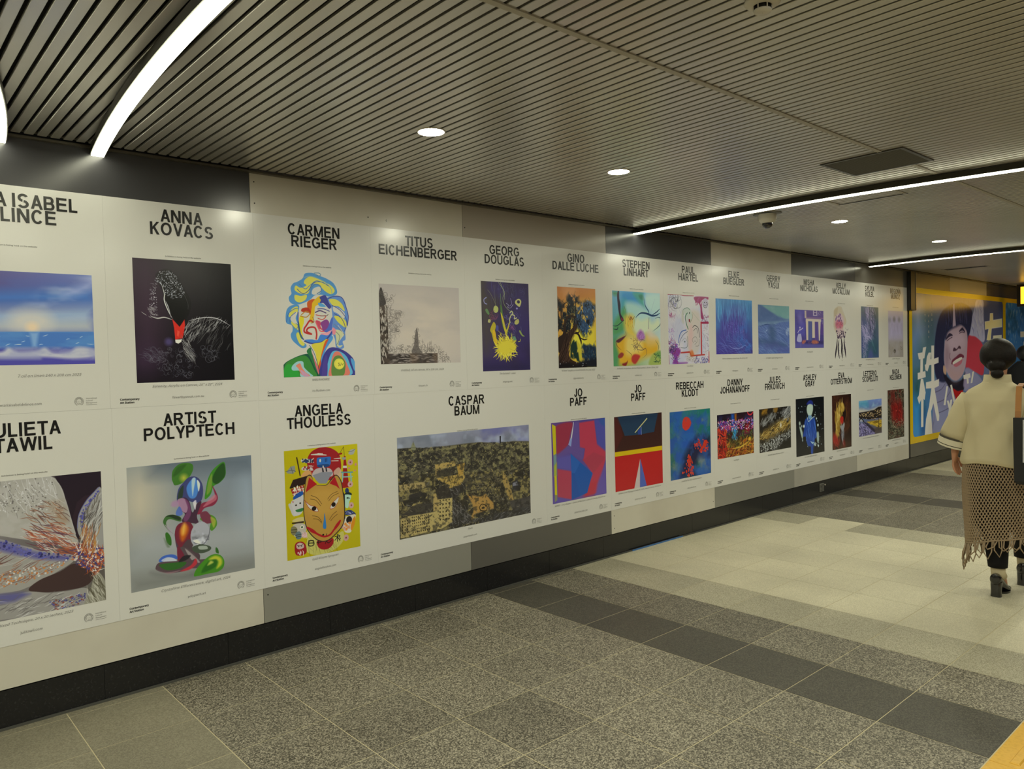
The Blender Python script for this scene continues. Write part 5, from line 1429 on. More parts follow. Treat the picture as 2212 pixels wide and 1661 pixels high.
  ('P','8a1c1a',2.9,1,[390,697,440,716,501,720,468,806,444,821]),
  ('P','7c7286',5.8,0.9,[504,685,530,576,571,599,560,697]),
  ('P','8f7a80',2.9,1,[310,319,322,283,368,242,416,211,464,204,514,218,544,256,555,312,550,402,539,486,520,555,485,605,431,635,379,622,337,579,308,524,300,451]),
  ('P','a08a92',24.2,0.8,[368,279,484,250,523,319,502,374,386,400,339,346]),
  ('P','93766e',24.2,0.7,[356,546,441,578,500,554,441,626,383,615]),
  ('P','7a646c',15.5,0.7,[306,425,330,372,357,426,338,519,315,518]),
  ('P','25263a',5.8,0.95,[308,313,322,253,387,211,445,189,524,194,564,235,544,242,484,212,430,227,387,242,340,272,321,319]),
  ('p','a08c94',2.9,0.9,[400,56,412,52,426,217,392,228]),
  ('P','2f2836',1.9,1,[319,326,331,299,354,276,377,279,392,292,368,298,344,309]),
  ('P','2f2836',1.9,1,[459,264,474,243,499,229,523,253,523,267,498,253]),
  ('l','4a3a44',3.9,0.9,[330,332,358,316,386,305]),
  ('l','4a3a44',3.9,0.9,[464,274,493,264,518,270]),
  ('P','3f2c34',1.9,1,[393,407,405,383,433,394,458,370,477,381,474,394,453,391,433,404,409,410]),
  ('l','5a4048',3.9,0.8,[362,426,355,453,366,473]),
  ('P','5c2a36',1.9,1,[375,504,385,477,423,455,467,432,509,445,509,464,481,463,428,479,389,508]),
  ('P','c6bcba',1,1,[389,497,423,476,482,458,487,474,442,493,399,508]),
  ('P','96565e',1.9,1,[399,513,442,497,493,476,481,508,432,530,408,525]),
  ('P','a8866a',2.9,0.9,[290,523,303,514,321,551,317,584,293,566]),
  ('p','b0a8a6',1,1,[47,418,90,413,96,379,126,374,108,455,57,463]),
  ('p','b0a8a6',1,1,[71,454,95,453,92,552,68,554]),
  ('p','b0a8a6',1,1,[45,556,116,546,119,589,45,603]),
  ('p','b0a8a6',1,1,[74,598,94,600,117,699,107,752,97,742,93,940,72,940,74,746,56,776,40,730,54,713]),
  ('p','b0a8a6',1,1,[131,446,148,416,173,416,162,486,136,550,117,541,111,503,123,497]),
  ('p','b0a8a6',1,1,[174,366,201,365,200,461,244,451,244,492,199,503,202,623,248,610,245,662,201,675,120,671,121,627,172,621,173,505,147,507,150,466,173,464]),
  ('p','b0a8a6',1,1,[172,669,201,671,247,881,243,917,225,916,190,783,167,839,179,1014,104,1015,118,890,148,798]),
  ('p','b0a8a6',1,1,[322,670,338,672,311,811,291,808]),
  ('p','b0a8a6',1,1,[360,664,380,662,412,794,393,796]),
  ('p','b0a8a6',1,1,[324,779,342,778,385,899,369,919]),
  ('p','b0a8a6',1,1,[361,776,382,774,362,889,323,998,296,999,296,968,316,967]),
  ('p','b0a8a6',1,1,[504,599,581,587,587,621,562,627,566,666,545,668,542,630,508,630]),
  ('p','b0a8a6',1,1,[608,577,629,573,607,665,586,667]),
  ('p','c0b8a8',1.9,1,[761,175,823,166,828,104,868,100,870,158,988,141,989,215,850,230,835,327,783,327,808,234,764,242]),
  ('p','b5a272',1,1,[768,178,827,169,833,108,864,104,865,163,983,146,984,210,846,226,829,327,788,327,815,229,768,239]),
  ('p','b5a88c',1,1,[867,289,981,282,981,320,865,320]),
 ],
 'ad2': [
  ('g','2f5f9c','3a4f80','3f6f8a','3f5a74'),
  ('s',420,25.6,3.9,90,5,['5a78a8','2a4478','7f98c0','24386a','4f88b0'],0.7,1,[5,0,1219,-80,1209,2003,-9,1676]),
  ('n','1f3a4a',0.8,8,6,0.5,0.25,2,None,0),
  ('s',160,21.3,3.9,90,5,['7f98c0','9fb0d0'],0.6,5,[40,-2,925,-60,922,356,37,352]),
  ('p','c0bcd0',1.5,1,[212,249,530,239,529,293,212,300]),
  ('p','c0bcd0',1.5,1,[261,339,529,340,529,375,260,372]),
 ],
}
RECT = {'maria': (-0.6550, -0.0440, 1.6170, 2.0345), 'anna': (0.1371, 0.6218, 1.5184, 2.1315), 'carmen': (0.8990, 1.3478, 1.5213, 2.1164), 'titus': (1.5288, 2.1443, 1.5817, 2.0740), 'georg': (2.3356, 2.7766, 1.5163, 2.1325), 'gino': (3.0674, 3.4887, 1.5202, 2.1288), 'stephen': (3.6880, 4.3034, 1.5199, 2.1268), 'paul': (4.4134, 5.0235, 1.5211, 2.1277), 'elke': (5.1363, 5.7616, 1.5986, 2.1165), 'gerry': (5.8706, 6.4802, 1.5931, 2.0823), 'misha': (6.5980, 7.2324, 1.6467, 2.0537), 'kelly': (7.4699, 7.8672, 1.5200, 2.1197), 'sylvia': (8.1735, 8.6580, 1.5163, 2.1332), 'begona': (8.9399, 9.4049, 1.5142, 2.1016), 'julieta': (-0.6550, -0.0390, 0.4850, 1.1045), 'poly': (0.0736, 0.6959, 0.4931, 1.1075), 'angela': (0.8835, 1.3479, 0.4934, 1.1107), 'caspar': (1.6272, 2.7470, 0.4834, 1.1219), 'jo1': (2.9722, 3.5709, 0.5137, 1.1167), 'jo2': (3.6803, 4.2986, 0.5090, 1.1135), 'reb': (4.4097, 5.0185, 0.5106, 1.1058), 'danny': (5.1293, 5.7570, 0.6226, 1.0342), 'jules': (5.8642, 6.4829, 0.6089, 1.0435), 'ashley': (6.5929, 7.2181, 0.4944, 1.1073), 'eva': (7.4094, 7.8859, 0.4882, 1.1051), 'letterio': (8.0854, 8.7233, 0.5823, 1.0081), 'nada': (8.9019, 9.4090, 0.4777, 1.1012), 'ad': (9.6950, 13.4600, 0.4400, 2.3600), 'ad2': (13.6000, 17.4000, 0.4400, 2.3600)}
# ------------------------------------------------------------------ text
FONT = None
try:
    FONT = bpy.data.fonts.load(os.path.join(bpy.utils.resource_path('LOCAL'), 'datafiles', 'fonts', 'Noto Sans CJK Regular.woff2'))
except Exception: FONT = None
TEXTS = {}; CAP = {}
def cap_ratio(builtin):
    """Capital height per unit of type size, measured once on an H."""
    if builtin not in CAP:
        cu = bpy.data.curves.new('measure', 'FONT'); cu.body = 'H'; cu.size = 1
        if FONT and not builtin: cu.font = FONT
        ob = bpy.data.objects.new('measure', cu); COL.objects.link(ob)
        me = bpy.data.meshes.new_from_object(ob.evaluated_get(bpy.context.evaluated_depsgraph_get()))
        CAP[builtin] = max([v_.co.y for v_ in me.vertices] or [.7]); bpy.data.objects.remove(ob); bpy.data.curves.remove(cu); bpy.data.meshes.remove(me)
    return CAP[builtin]
def fill_outlines(me):
    """Each outer contour of a letter is filled on its own with the counters that lie in it, so strokes may overlap."""
    n = len(me.vertices); nxt = {}
    for e in me.edges:
        a, b = e.vertices; nxt.setdefault(a, []).append(b); nxt.setdefault(b, []).append(a)
    seen = set(); loops = []
    for v0 in range(n):
        if v0 in seen or v0 not in nxt: continue
        lp = [v0]; seen.add(v0); cur = v0
        while True:
            c_ = [q for q in nxt[cur] if q not in seen]
            if not c_: break
            cur = min(c_, key=lambda q: abs(q - cur)) if len(lp) == 1 else c_[0]
            lp.append(cur); seen.add(cur)
        if len(lp) > 2: loops.append([tuple(me.vertices[i].co) for i in lp])
    def area(p): return sum(p[i - 1][0] * p[i][1] - p[i][0] * p[i - 1][1] for i in range(len(p))) / 2
    def inside(p, q):
        r = False
        for i in range(len(p)):
            a, b = p[i - 1], p[i]
            if (a[1] > q[1]) != (b[1] > q[1]) and q[0] < (b[0] - a[0]) * (q[1] - a[1]) / (b[1] - a[1]) + a[0]: r = not r
        return r
    if not loops: return
    ar = [area(p) for p in loops]; sign = 1 if ar[max(range(len(ar)), key=lambda i: abs(ar[i]))] > 0 else -1
    V, F = [], []
    for i, p in enumerate(loops):
        if ar[i] * sign <= 0: continue
        holes = [loops[j] for j in range(len(loops)) if ar[j] * sign < 0 and abs(ar[j]) < abs(ar[i]) and inside(p, loops[j][0])]
        polys = [p] + holes; o_ = len(V)
        for q in polys: V += [(x_, y_, 0) for x_, y_, _ in q]
        for t_ in tessellate_polygon([[Vector(c_) for c_ in q] for q in polys]):
            a, b, c_ = (V[o_ + k] for k in t_)
            F.append(tuple(o_ + k for k in (t_ if (b[0] - a[0]) * (c_[1] - a[1]) - (c_[0] - a[0]) * (b[1] - a[1]) > 0 else t_[::-1])))
    me.clear_geometry(); me.from_pydata(V, [], F); me.update()
def text_mesh(body, cap, xs=1.0, bold=0.0, shear=0.0, align='CENTER', res=2, pitch=None, builtin=False, fit=None):
    """Lettering as a flat mesh in the XZ plane facing -Y; cap is the capital height, x runs right."""
    key = (body, cap, xs, bold, shear, align, fit)
    if key in TEXTS: return TEXTS[key]
    if '\n' in body:
        V, F = [], []
        for k, ln in enumerate(body.split('\n')):
            m1 = text_mesh(ln, cap, xs, bold, shear, align, res, None, builtin); n0 = len(V)
            V += [(v_.co.x, v_.co.y, v_.co.z - k * pitch) for v_ in m1.vertices]; F += [tuple(n0 + i for i in p_.vertices) for p_ in m1.polygons]
        if fit:
            q = fit / (max(v_[0] for v_ in V) - min(v_[0] for v_ in V)); V = [(v_[0] * q, v_[1], v_[2]) for v_ in V]
        me = bpy.data.meshes.new('lettering'); me.from_pydata(V, [], F); TEXTS[key] = me; return me
    cu = bpy.data.curves.new('lettering', 'FONT'); cu.body = body
    if FONT and not builtin: cu.font = FONT
    em = cap / cap_ratio(builtin); cu.size = em; cu.align_x = align; cu.resolution_u = res; cu.shear = shear
    cu.fill_mode = 'NONE'
    ob = bpy.data.objects.new('lettering', cu); COL.objects.link(ob)
    dg = bpy.context.evaluated_depsgraph_get(); me = bpy.data.meshes.new_from_object(ob.evaluated_get(dg))
    bpy.data.objects.remove(ob); bpy.data.curves.remove(cu)
    fill_outlines(me)
    if bold:
        bm = bmesh.new(); bm.from_mesh(me); base_g = bm.verts[:] + bm.edges[:] + bm.faces[:]
        for dz, (dx, dy) in enumerate(((1, .7), (-1, .7), (1, -.7), (-1, -.7))):
            q = bmesh.ops.duplicate(bm, geom=base_g)
            bmesh.ops.translate(bm, vec=(dx * bold * cap, dy * bold * cap, (dz + 1) * 2.5e-5), verts=[v for v in q['geom'] if isinstance(v, bmesh.types.BMVert)])
        bm.to_mesh(me); bm.free()
    n = len(me.vertices); co = np.zeros(n * 3); me.vertices.foreach_get('co', co); co = co.reshape(-1, 3)
    if fit and n: xs = fit / max(co[:, 0].max() - co[:, 0].min(), 1e-6)
    out = np.stack([co[:, 0] * xs, -co[:, 2], co[:, 1]], 1); me.vertices.foreach_set('co', out.ravel()); me.update()
    TEXTS[key] = me; return me
def put_text(name, body, x_, z_, cap, m, parent, y=-.0027, **kw):
    """First line's capitals reach from z_ down to z_ - cap."""
    me = text_mesh(body, cap, **kw)
    me2 = me
    if not me.materials: me.materials.append(m)
    o = link(name, me2, None); o.location = (x_, y, z_ - cap); adopt(parent, o); return o
# ------------------------------------------------------------------ capitals of the artists' names: plain grotesque letters cut from strokes
GV, GH = .205, .172          # stem and bar weight in cap heights
ADV = dict(A=.93, B=.93, C=1.0, D=1.0, E=.93, F=.85, G=1.086, H=1.0, I=.388, J=.70, K=.93, L=.777, M=1.163, N=1.0, O=1.086, P=.93, R=1.0, S=.93, T=.853, U=1.0, V=.93, W=1.318, Y=.93, Z=.853)
def glyph(ch):
    """Overlapping filled polygons of one capital, 1 high, starting at x = 0."""
    base_ = {'Ñ': 'N', 'Ö': 'O'}.get(ch, ch); w = ADV[base_] - (.10 if base_ in 'AVWYTZ' else .16); P = []; v, h = GV, GH; lay = []
    def R(x0, y0, x1, y1): P.append([(x0, y0), (x1, y0), (x1, y1), (x0, y1)])
    def D(xa, ya, xb, yb, d): P.append([(xa - d / 2, ya), (xa + d / 2, ya), (xb + d / 2, yb), (xb - d / 2, yb)])
    def A(cx_, cy_, rx, ry, a0, a1, n=18):
        o = [(cx_ + rx * math.cos(math.radians(a0 + (a1 - a0) * k / n)), cy_ + ry * math.sin(math.radians(a0 + (a1 - a0) * k / n))) for k in range(n + 1)]
        q = [(cx_ + (rx - v) * math.cos(math.radians(a0 + (a1 - a0) * k / n)), cy_ + (ry - h) * math.sin(math.radians(a0 + (a1 - a0) * k / n))) for k in range(n + 1)]
        while len(lay) < len(P): lay.append(len(lay))
        g0 = len(P)
        for k in range(n): P.append([o[k], o[k + 1], q[k + 1], q[k]])
        lay.extend([g0] * n)
    def bowl(x1, y0, y1):
        r = min((y1 - y0) / 2, x1 - v) ; xm = x1 - r
        R(0, y0, xm + .005, y0 + h); R(0, y1 - h, xm + .005, y1); A(xm, (y0 + y1) / 2, r, (y1 - y0) / 2, -90, 90)
    d = .205
    if base_ == 'A': D(d / 2, 0, w / 2, 1, d); D(w - d / 2, 0, w / 2, 1, d); R(w * .2, .235, w * .8, .235 + h * .95)
    elif base_ == 'B': R(0, 0, v, 1); bowl(w * .94, .5 - h / 2, 1); bowl(w, 0, .5 + h / 2)
    elif base_ == 'C': A(w / 2, .5, w / 2, .515, 38, 322, 30)
    elif base_ == 'D': R(0, 0, v, 1); bowl(w, 0, 1)
    elif base_ == 'E': R(0, 0, v, 1); R(0, 0, w, h); R(0, 1 - h, w * .97, 1); R(0, .5 - h / 2 + .02, w * .92, .5 + h / 2 + .02)
    elif base_ == 'F': R(0, 0, v, 1); R(0, 1 - h, w, 1); R(0, .5 - h / 2, w * .86, .5 + h / 2)
    elif base_ == 'G': A(w / 2, .5, w / 2, .515, 38, 320, 30); R(w * .52, .40, w * .985, .40 + h); R(w * .985 - v, .13, w * .985, .46)
    elif base_ == 'H': R(0, 0, v, 1); R(w - v, 0, w, 1); R(0, .5 - h / 2 + .02, w, .5 + h / 2 + .02)
    elif base_ == 'I': R(0, 0, v, 1)
    elif base_ == 'J': R(w - v, .28, w, 1); A(w / 2, .29, w / 2, .305, 172, 360)
    elif base_ == 'K': R(0, 0, v, 1); P.append([(v * .6, .28), (v * .6, .50), (w - .22, 1), (w + .01, 1)]); P.append([(w * .34, .50), (w * .50, .66), (w + .02, 0), (w - .23, 0)])
    elif base_ == 'L': R(0, 0, v, 1); R(0, 0, w, h)
    elif base_ == 'M': R(0, 0, v * .95, 1); R(w - v * .95, 0, w, 1); D(w / 2, 0, v * .6, 1, d * .92); D(w / 2, 0, w - v * .6, 1, d * .92)
    elif base_ == 'N': R(0, 0, v, 1); R(w - v, 0, w, 1); D(w - d * .62, 0, d * .62, 1, d * 1.15)
    elif base_ == 'O': A(w / 2, .5, w / 2, .515, 0, 360, 36)
    elif base_ == 'P': R(0, 0, v, 1); bowl(w, .40, 1)
    elif base_ == 'R': R(0, 0, v, 1); bowl(w * .95, .42, 1); P.append([(w * .40, .46), (w * .66, .46), (w + .02, 0), (w - .23, 0)])
    elif base_ == 'S': A(w / 2, 1 - .28, w / 2 * .95, .295, 22, 262, 22); A(w / 2, .28, w / 2, .295, 82, -158, 22)
    elif base_ == 'T': R(w / 2 - v / 2, 0, w / 2 + v / 2, 1); R(0, 1 - h, w, 1)
    elif base_ == 'U': R(0, .36, v, 1); R(w - v, .36, w, 1); A(w / 2, .37, w / 2, .385, 180, 360, 20)
    elif base_ == 'V': D(w / 2, 0, d / 2, 1, d); D(w / 2, 0, w - d / 2, 1, d)
    elif base_ == 'W': D(w * .27, 0, d / 2, 1, d * .92); D(w * .27, 0, w / 2, 1, d * .92); D(w * .73, 0, w / 2, 1, d * .92); D(w * .73, 0, w - d / 2, 1, d * .92)
    elif base_ == 'Y': R(w / 2 - v / 2, 0, w / 2 + v / 2, .45); D(w / 2, .38, d / 2, 1, d * 1.1); D(w / 2, .38, w - d / 2, 1, d * 1.1)
    elif base_ == 'Z': R(0, 0, w, h); R(0, 1 - h, w, 1); D(d * .62, h * .6, w - d * .62, 1 - h * .6, d * 1.2)
    if ch == 'Ö': R(w * .24, 1.10, w * .40, 1.24); R(w * .60, 1.10, w * .76, 1.24)
    if ch == 'Ñ':
        for k in range(10):
            t0, t1 = k / 10, (k + 1) / 10; y0, y1 = 1.15 + .05 * math.sin(2 * math.pi * t0), 1.15 + .05 * math.sin(2 * math.pi * t1)
            P.append([(w * (.2 + .6 * t0), y0 - .045), (w * (.2 + .6 * t1), y1 - .045), (w * (.2 + .6 * t1), y1 + .045), (w * (.2 + .6 * t0), y0 + .045)])
    while len(lay) < len(P): lay.append(len(lay))
    ids = sorted(set(lay)); return P, w, [ids.index(q) for q in lay]
def name_mesh(body, cap, pitch, xs, track):
    V, F = [], []
    for li, ln in enumerate(body.split('\n')):
        x_ = 0; out = []
        for ch in ln:
            if ch == ' ': x_ += .30; continue
            P, w, ly = glyph(ch); b_ = ch in 'AVWYTZ'
            out += [(q * 2.5e-5, [(x_ + a, b) for a, b in p]) for p, q in zip(P, ly)]; x_ += w + (.10 if b_ else .16) + track
        wd = max(a for _, p in out for a, _ in p)
        for dy, p in out:
            if sum(p[i - 1][0] * p[i][1] - p[i][0] * p[i - 1][1] for i in range(len(p))) < 0: p = p[::-1]
            F.append(tuple(range(len(V), len(V) + len(p)))); V += [((a - wd / 2) * cap * xs, -dy - li * 3e-4, b * cap - li * pitch) for a, b in p]
    me = bpy.data.meshes.new('artist_name'); me.from_pydata(V, [], F); return me
def emblem_mesh(R):
    """The sculpted head printed at the foot of every poster: curls round a face, drawn in outline."""
    mb = MB(); rnd = random.Random(4)
    def arc(cx_, cz_, r, a0, a1, w, n=7):
        w *= .55
        top, bot = [], []
        for k in range(n + 1):
            a = a0 + (a1 - a0) * k / n; top.append((cx_ + (r + w) * math.cos(a), 0, cz_ + (r + w) * math.sin(a))); bot.append((cx_ + (r - w) * math.cos(a), 0, cz_ + (r - w) * math.sin(a)))
        v = top + bot; m_ = n + 1
        mb.add(v, [(k, k + m_, k + m_ + 1, k + 1) for k in range(n)])
    for k in range(15):
        a = math.radians(-50 + 280 * k / 14); arc(R * .80 * math.cos(a), R * .80 * math.sin(a) * 1.12, R * .17, a - 2.4, a + 1.9, R * .05)
    for k in range(10):
        a = math.radians(0 + 180 * k / 9); arc(R * .55 * math.cos(a), R * .58 * math.sin(a) + R * .08, R * .12, a - 2, a + 2.2, R * .035)
    arc(0, -R * .08, R * .52, math.radians(165), math.radians(375), R * .04, 12); arc(0, -R * .9, R * .3, math.radians(30), math.radians(150), R * .04)
    for s_ in (-1, 1):
        arc(s_ * R * .2, -R * .02, R * .11, math.radians(20), math.radians(160), R * .03); arc(s_ * R * .2, -R * .05, R * .07, math.radians(190), math.radians(350), R * .025)
    arc(0, -R * .25, R * .06, math.radians(190), math.radians(350), R * .025); arc(0, -R * .34, R * .13, math.radians(200), math.radians(340), R * .03)
    arc(-R * .02, -R * .1, R * .02, 0, 6.2, R * .012)
    me = bpy.data.meshes.new('emblem'); me.from_pydata(mb.v, [], mb.f); me.materials.append(M_emblem); return me
EMBLEM = emblem_mesh(.0195)
o = link('pen_mark', text_mesh('4', .016, xs=.8), wall); o.data.materials.append(M_ink); o.location = (1.597, -.0004, 2.455)
# ------------------------------------------------------------------ prints
def print_material(name, key, x0, x1, z0, z1, q, rough=.22):
    w, h = max(8, int((x1 - x0) * q)), max(8, int((z1 - z0) * q))
    c = Canvas(w, h); im = np.clip(c.run(ART[key]) * (1.2 if key[:2] == 'ad' else 1.0), 0, 1)
    lin = np.where(im <= .04045, im / 12.92, ((im + .055) / 1.055) ** 2.4); pw = np.array(s2l(PW))
    alb = np.clip(lin / pw * .73, 0, .92)
    sr = np.where(alb <= .0031308, alb * 12.92, 1.055 * alb ** (1 / 2.4) - .055)
    px_ = np.ones((h, w, 4), np.float32); px_[..., :3] = sr[::-1]
    img = bpy.data.images.new(name, w, h); img.pixels.foreach_set(px_.ravel()); img.update(); img.pack()
    m = bpy.data.materials.new(name); m.use_nodes = True; nt = m.node_tree; b = nt.nodes['Principled BSDF']
    tx = nt.nodes.new('ShaderNodeTexImage'); tx.image = img; tx.extension = 'EXTEND'
    nt.links.new(tx.outputs[0], b.inputs['Base Color']); b.inputs['Roughness'].default_value = rough; b.inputs['Specular IOR Level'].default_value = .4
    return m
def print_quad(name, x0, x1, z0, z1, y, m, parent, corner=0.0):
    pts = [(x0, z0), (x1, z0), (x1, z1), (x0, z1)]
    if corner:
        pts = []
        for cx_, cz_, a0 in ((x0 + corner, z0 + corner, 180), (x1 - corner, z0 + corner, 270), (x1 - corner, z1 - corner, 0), (x0 + corner, z1 - corner, 90)):
            for k in range(6):
                a = math.radians(a0 + 18 * k); pts.append((cx_ + corner * math.cos(a), cz_ + corner * math.sin(a)))
    me = bpy.data.meshes.new(name); me.from_pydata([(x_, y, z_) for x_, z_ in pts], [], [tuple(range(len(pts)))])
    uv = me.uv_layers.new()
    for k, l in enumerate(me.loops):
        x_, z_ = pts[l.vertex_index]; uv.data[k].uv = ((x_ - x0) / (x1 - x0), (z_ - z0) / (z1 - z0))
    me.materials.append(m); o = link(name, me, None); adopt(parent, o); return o
# (art, name, label, caption, caption drop, web, width of the widest name line, row)
POSTERS = [
 ('maria', 'MARIA ISABEL\nDE LINCE', 'white art poster with a blue sea and pale sunrise, cut off by the left edge', '7 oil on linen 140 x 200 cm 2025', 0.043, 'mariaisabeldelince.com', 0.975, 0, 0.0, 0.117),
 ('anna', 'ANNA\nKOVACS', 'white art poster with a black swan and red beak on black', 'Serenity, Acrylic on Canvas, 28" x 22", 2024', 0.013, 'fineartbyannak.com.au', 0.975, 0, 0, 0),
 ('carmen', 'CARMEN\nRIEGER', 'white art poster with a many-coloured portrait of a curly-haired woman', 'MARILYN MONROE', 0.013, 'iris-fluidism.com', 0.975, 0, -0.012, 0),
 ('titus', 'TITUS\nEICHENBERGER', 'white art poster with a pale sepia sky over a brown L-shaped band', 'Untitled, oil on canvas, 80 x 100 cm, 2024', 0.034, 'titusart.ch', 0.975, 0, 0, 0),
 ('georg', 'GEORG\nDOUGLAS', 'white art poster with yellow flowers scattered on dark violet', 'The botanist´s view', 0.013, 'artgeorg.com', 0.975, 0, 0, 0),
 ('gino', 'GINO\nDALLE LUCHE', 'white art poster with a gnarled olive tree under an orange sky', '"Il Bene" acrylic on board 50x100 cm, year 2023', 0.013, '@ginodalleluche', 0.975, 0, 0, 0),
 ('stephen', 'STEPHEN\nLINHART', 'white art poster with a loose blue, green and yellow flower abstract', 'Daffodil & mosquitoes, abstract flower portrait, 100cm x 100cm, 2023', 0.014, 'stelihart.com', 0.975, 0, 0, 0),
 ('paul', 'PAUL\nHARTEL', 'white art poster with a crimson and purple sketch of a figure', 'Cosmic Woman', 0.014, 'paulhartel.com', 0.975, 0, 0, 0),
 ('elke', 'ELKE\nBUEGLER', 'white art poster with a blue and violet painting of vertical streaks', 'Reflexion Sanhammy, Acryl auf Leinw, 100 x 100 cm, 2023', 0.036, 'elkebuegler.de', 0.975, 0, 0, 0),
 ('gerry', 'GERRY\nYASUI', 'white art poster with a grey-blue hill and sea landscape', 'OUTSIDERS, Digital Painting, 40 in x 30 in', 0.036, 'gerryyasui.com', 0.975, 0, 0, 0),
 ('misha', 'MISHA\nNICHOLAS', 'white art poster with a violet house front and a figure in white', 'Blue Alley, 2022', 0.036, 'mishanicholasart.com', 0.975, 0, 0, 0),
 ('kelly', 'KELLY\nMCCALLUM', 'white art poster with a pink cut-out form on four dark stalks', 'Tail', 0.013, 'kellymccallum.com', 0.975, 0, 0, 0),
 ('sylvia', 'SYLVIA\nKOLBL', 'white art poster with tangled pale stems on grey-blue', 'Natural pigments on canvas, 2023', 0.013, 'www.sylviakolbl-art.com', 0.975, 0, 0, 0),
 ('begona', 'BEGOÑA\nMUÑOZ', 'white art poster with a faded lilac figure over beige, last in the upper row', 'Angel Blanco, collage on paper', 0.013, 'begonamunoz.es', 0.975, 0, 0, 0),
 ('julieta', 'JULIETA\nTAWIL', 'white art poster with a close-up beaded flower, cut off by the left edge', 'Botanica IX, Mixed Technique, 20 x 20 inches, 2023', 0.014, 'julitawil.com', 0.975, 1, 0, -0.03),
 ('poly', 'ARTIST\nPOLYPTECH', 'white art poster with a glossy green and purple sculpted figure on grey', 'Crystalline Efflorescence, digital art, 2024', 0.014, 'polyptech.art', 0.975, 1, 0, 0),
 ('angela', 'ANGELA\nTHOULESS', 'white art poster with a gold fox mask on bright yellow', 'Gold Kitsune Spraycan', 0.013, 'angelathouless.com', 0.975, 1, -0.008, 0),
 ('caspar', 'CASPAR\nBAUM', 'extra wide white art poster with a yellow-grey city panorama', 'Paris', 0.013, 'casparbaum.com', 0.975, 1, 0, 0),
 ('jo1', 'JO\nPAFF', 'white art poster with a blue kite shape on crimson and violet', 'SERIES • # 5, Shapes • Colors of the Soul , Latex on Canvas, 50 X 50 cm', 0.013, 'JOPAFFGALLERY.COM', 0.975, 1, 0, 0),
 ('jo2', 'JO\nPAFF', 'white art poster with a yellow bar between dark brown and bright red', 'SERIES # 6 # 8 "Passage to Santa Fe" 2023, Latex on Canvas, 61 X 61 cm', 0.013, 'JOPAFFGALLERY.COM', 0.975, 1, 0, 0),
 ('reb', 'REBECCAH\nKLODT', 'white art poster with a round red sun on blue and red dots', 'Candid as Tar, 2023, Acrylic on Canvas', 0.018, 'rebeccahklodt.com', 0.975, 1, 0, 0),
 ('danny', 'DANNY\nJOHANANOFF', 'white art poster with a busy multicoloured night scene in red and gold', 'Lucy Manghal', 0.03, 'dannyjohananoff.com', 0.975, 1, 0, 0),
 ('jules', 'JULES\nFRKOVICH', 'white art poster with gold and silver diagonal texture on black', 'MINGALED, Abstract Mixed Media 30x24 in', 0.032, 'julesfrkovich.com', 0.975, 1, 0, 0),
 ('ashley', 'ASHLEY\nGRAY', 'white art poster with a faceless figure in blue robes on black', 'Tsu and Blu, Acrylic print on glass', 0.013, 'ashleygrayartgallery.com', 0.975, 1, 0, 0),
 ('eva', 'EVA\nOTTERSTRÖM', 'white art poster with long golden hair on dark brown', 'Saga Arcane No. Doric, 75 by 120 cm', 0.013, 'evaotterstrom.com', 0.975, 1, 0, 0),
 ('letterio', 'LETTERIO\nSCOPELLITI', 'white art poster with a bridge and river under a pale blue sky', 'Ponte Vecchio, watercolor and ink on paper 2023, 30x40 cm', 0.02, 'letterioscopelliti.com', 0.975, 1, 0, 0),
 ('nada', 'NADA\nKELEMEN', 'white art poster with a dark red patch in brown grasses', 'Abstract form, acrylic on board', 0.013, 'nadakelemen.com', 0.975, 1, 0, 0),
]
edges = {0: [], 1: []}
for p in POSTERS: edges[p[7]].append(p)
TOP = [(2.416, 1.4004), (1.3998, .369)]
NAME_TOP = [2.3835, 1.3605]
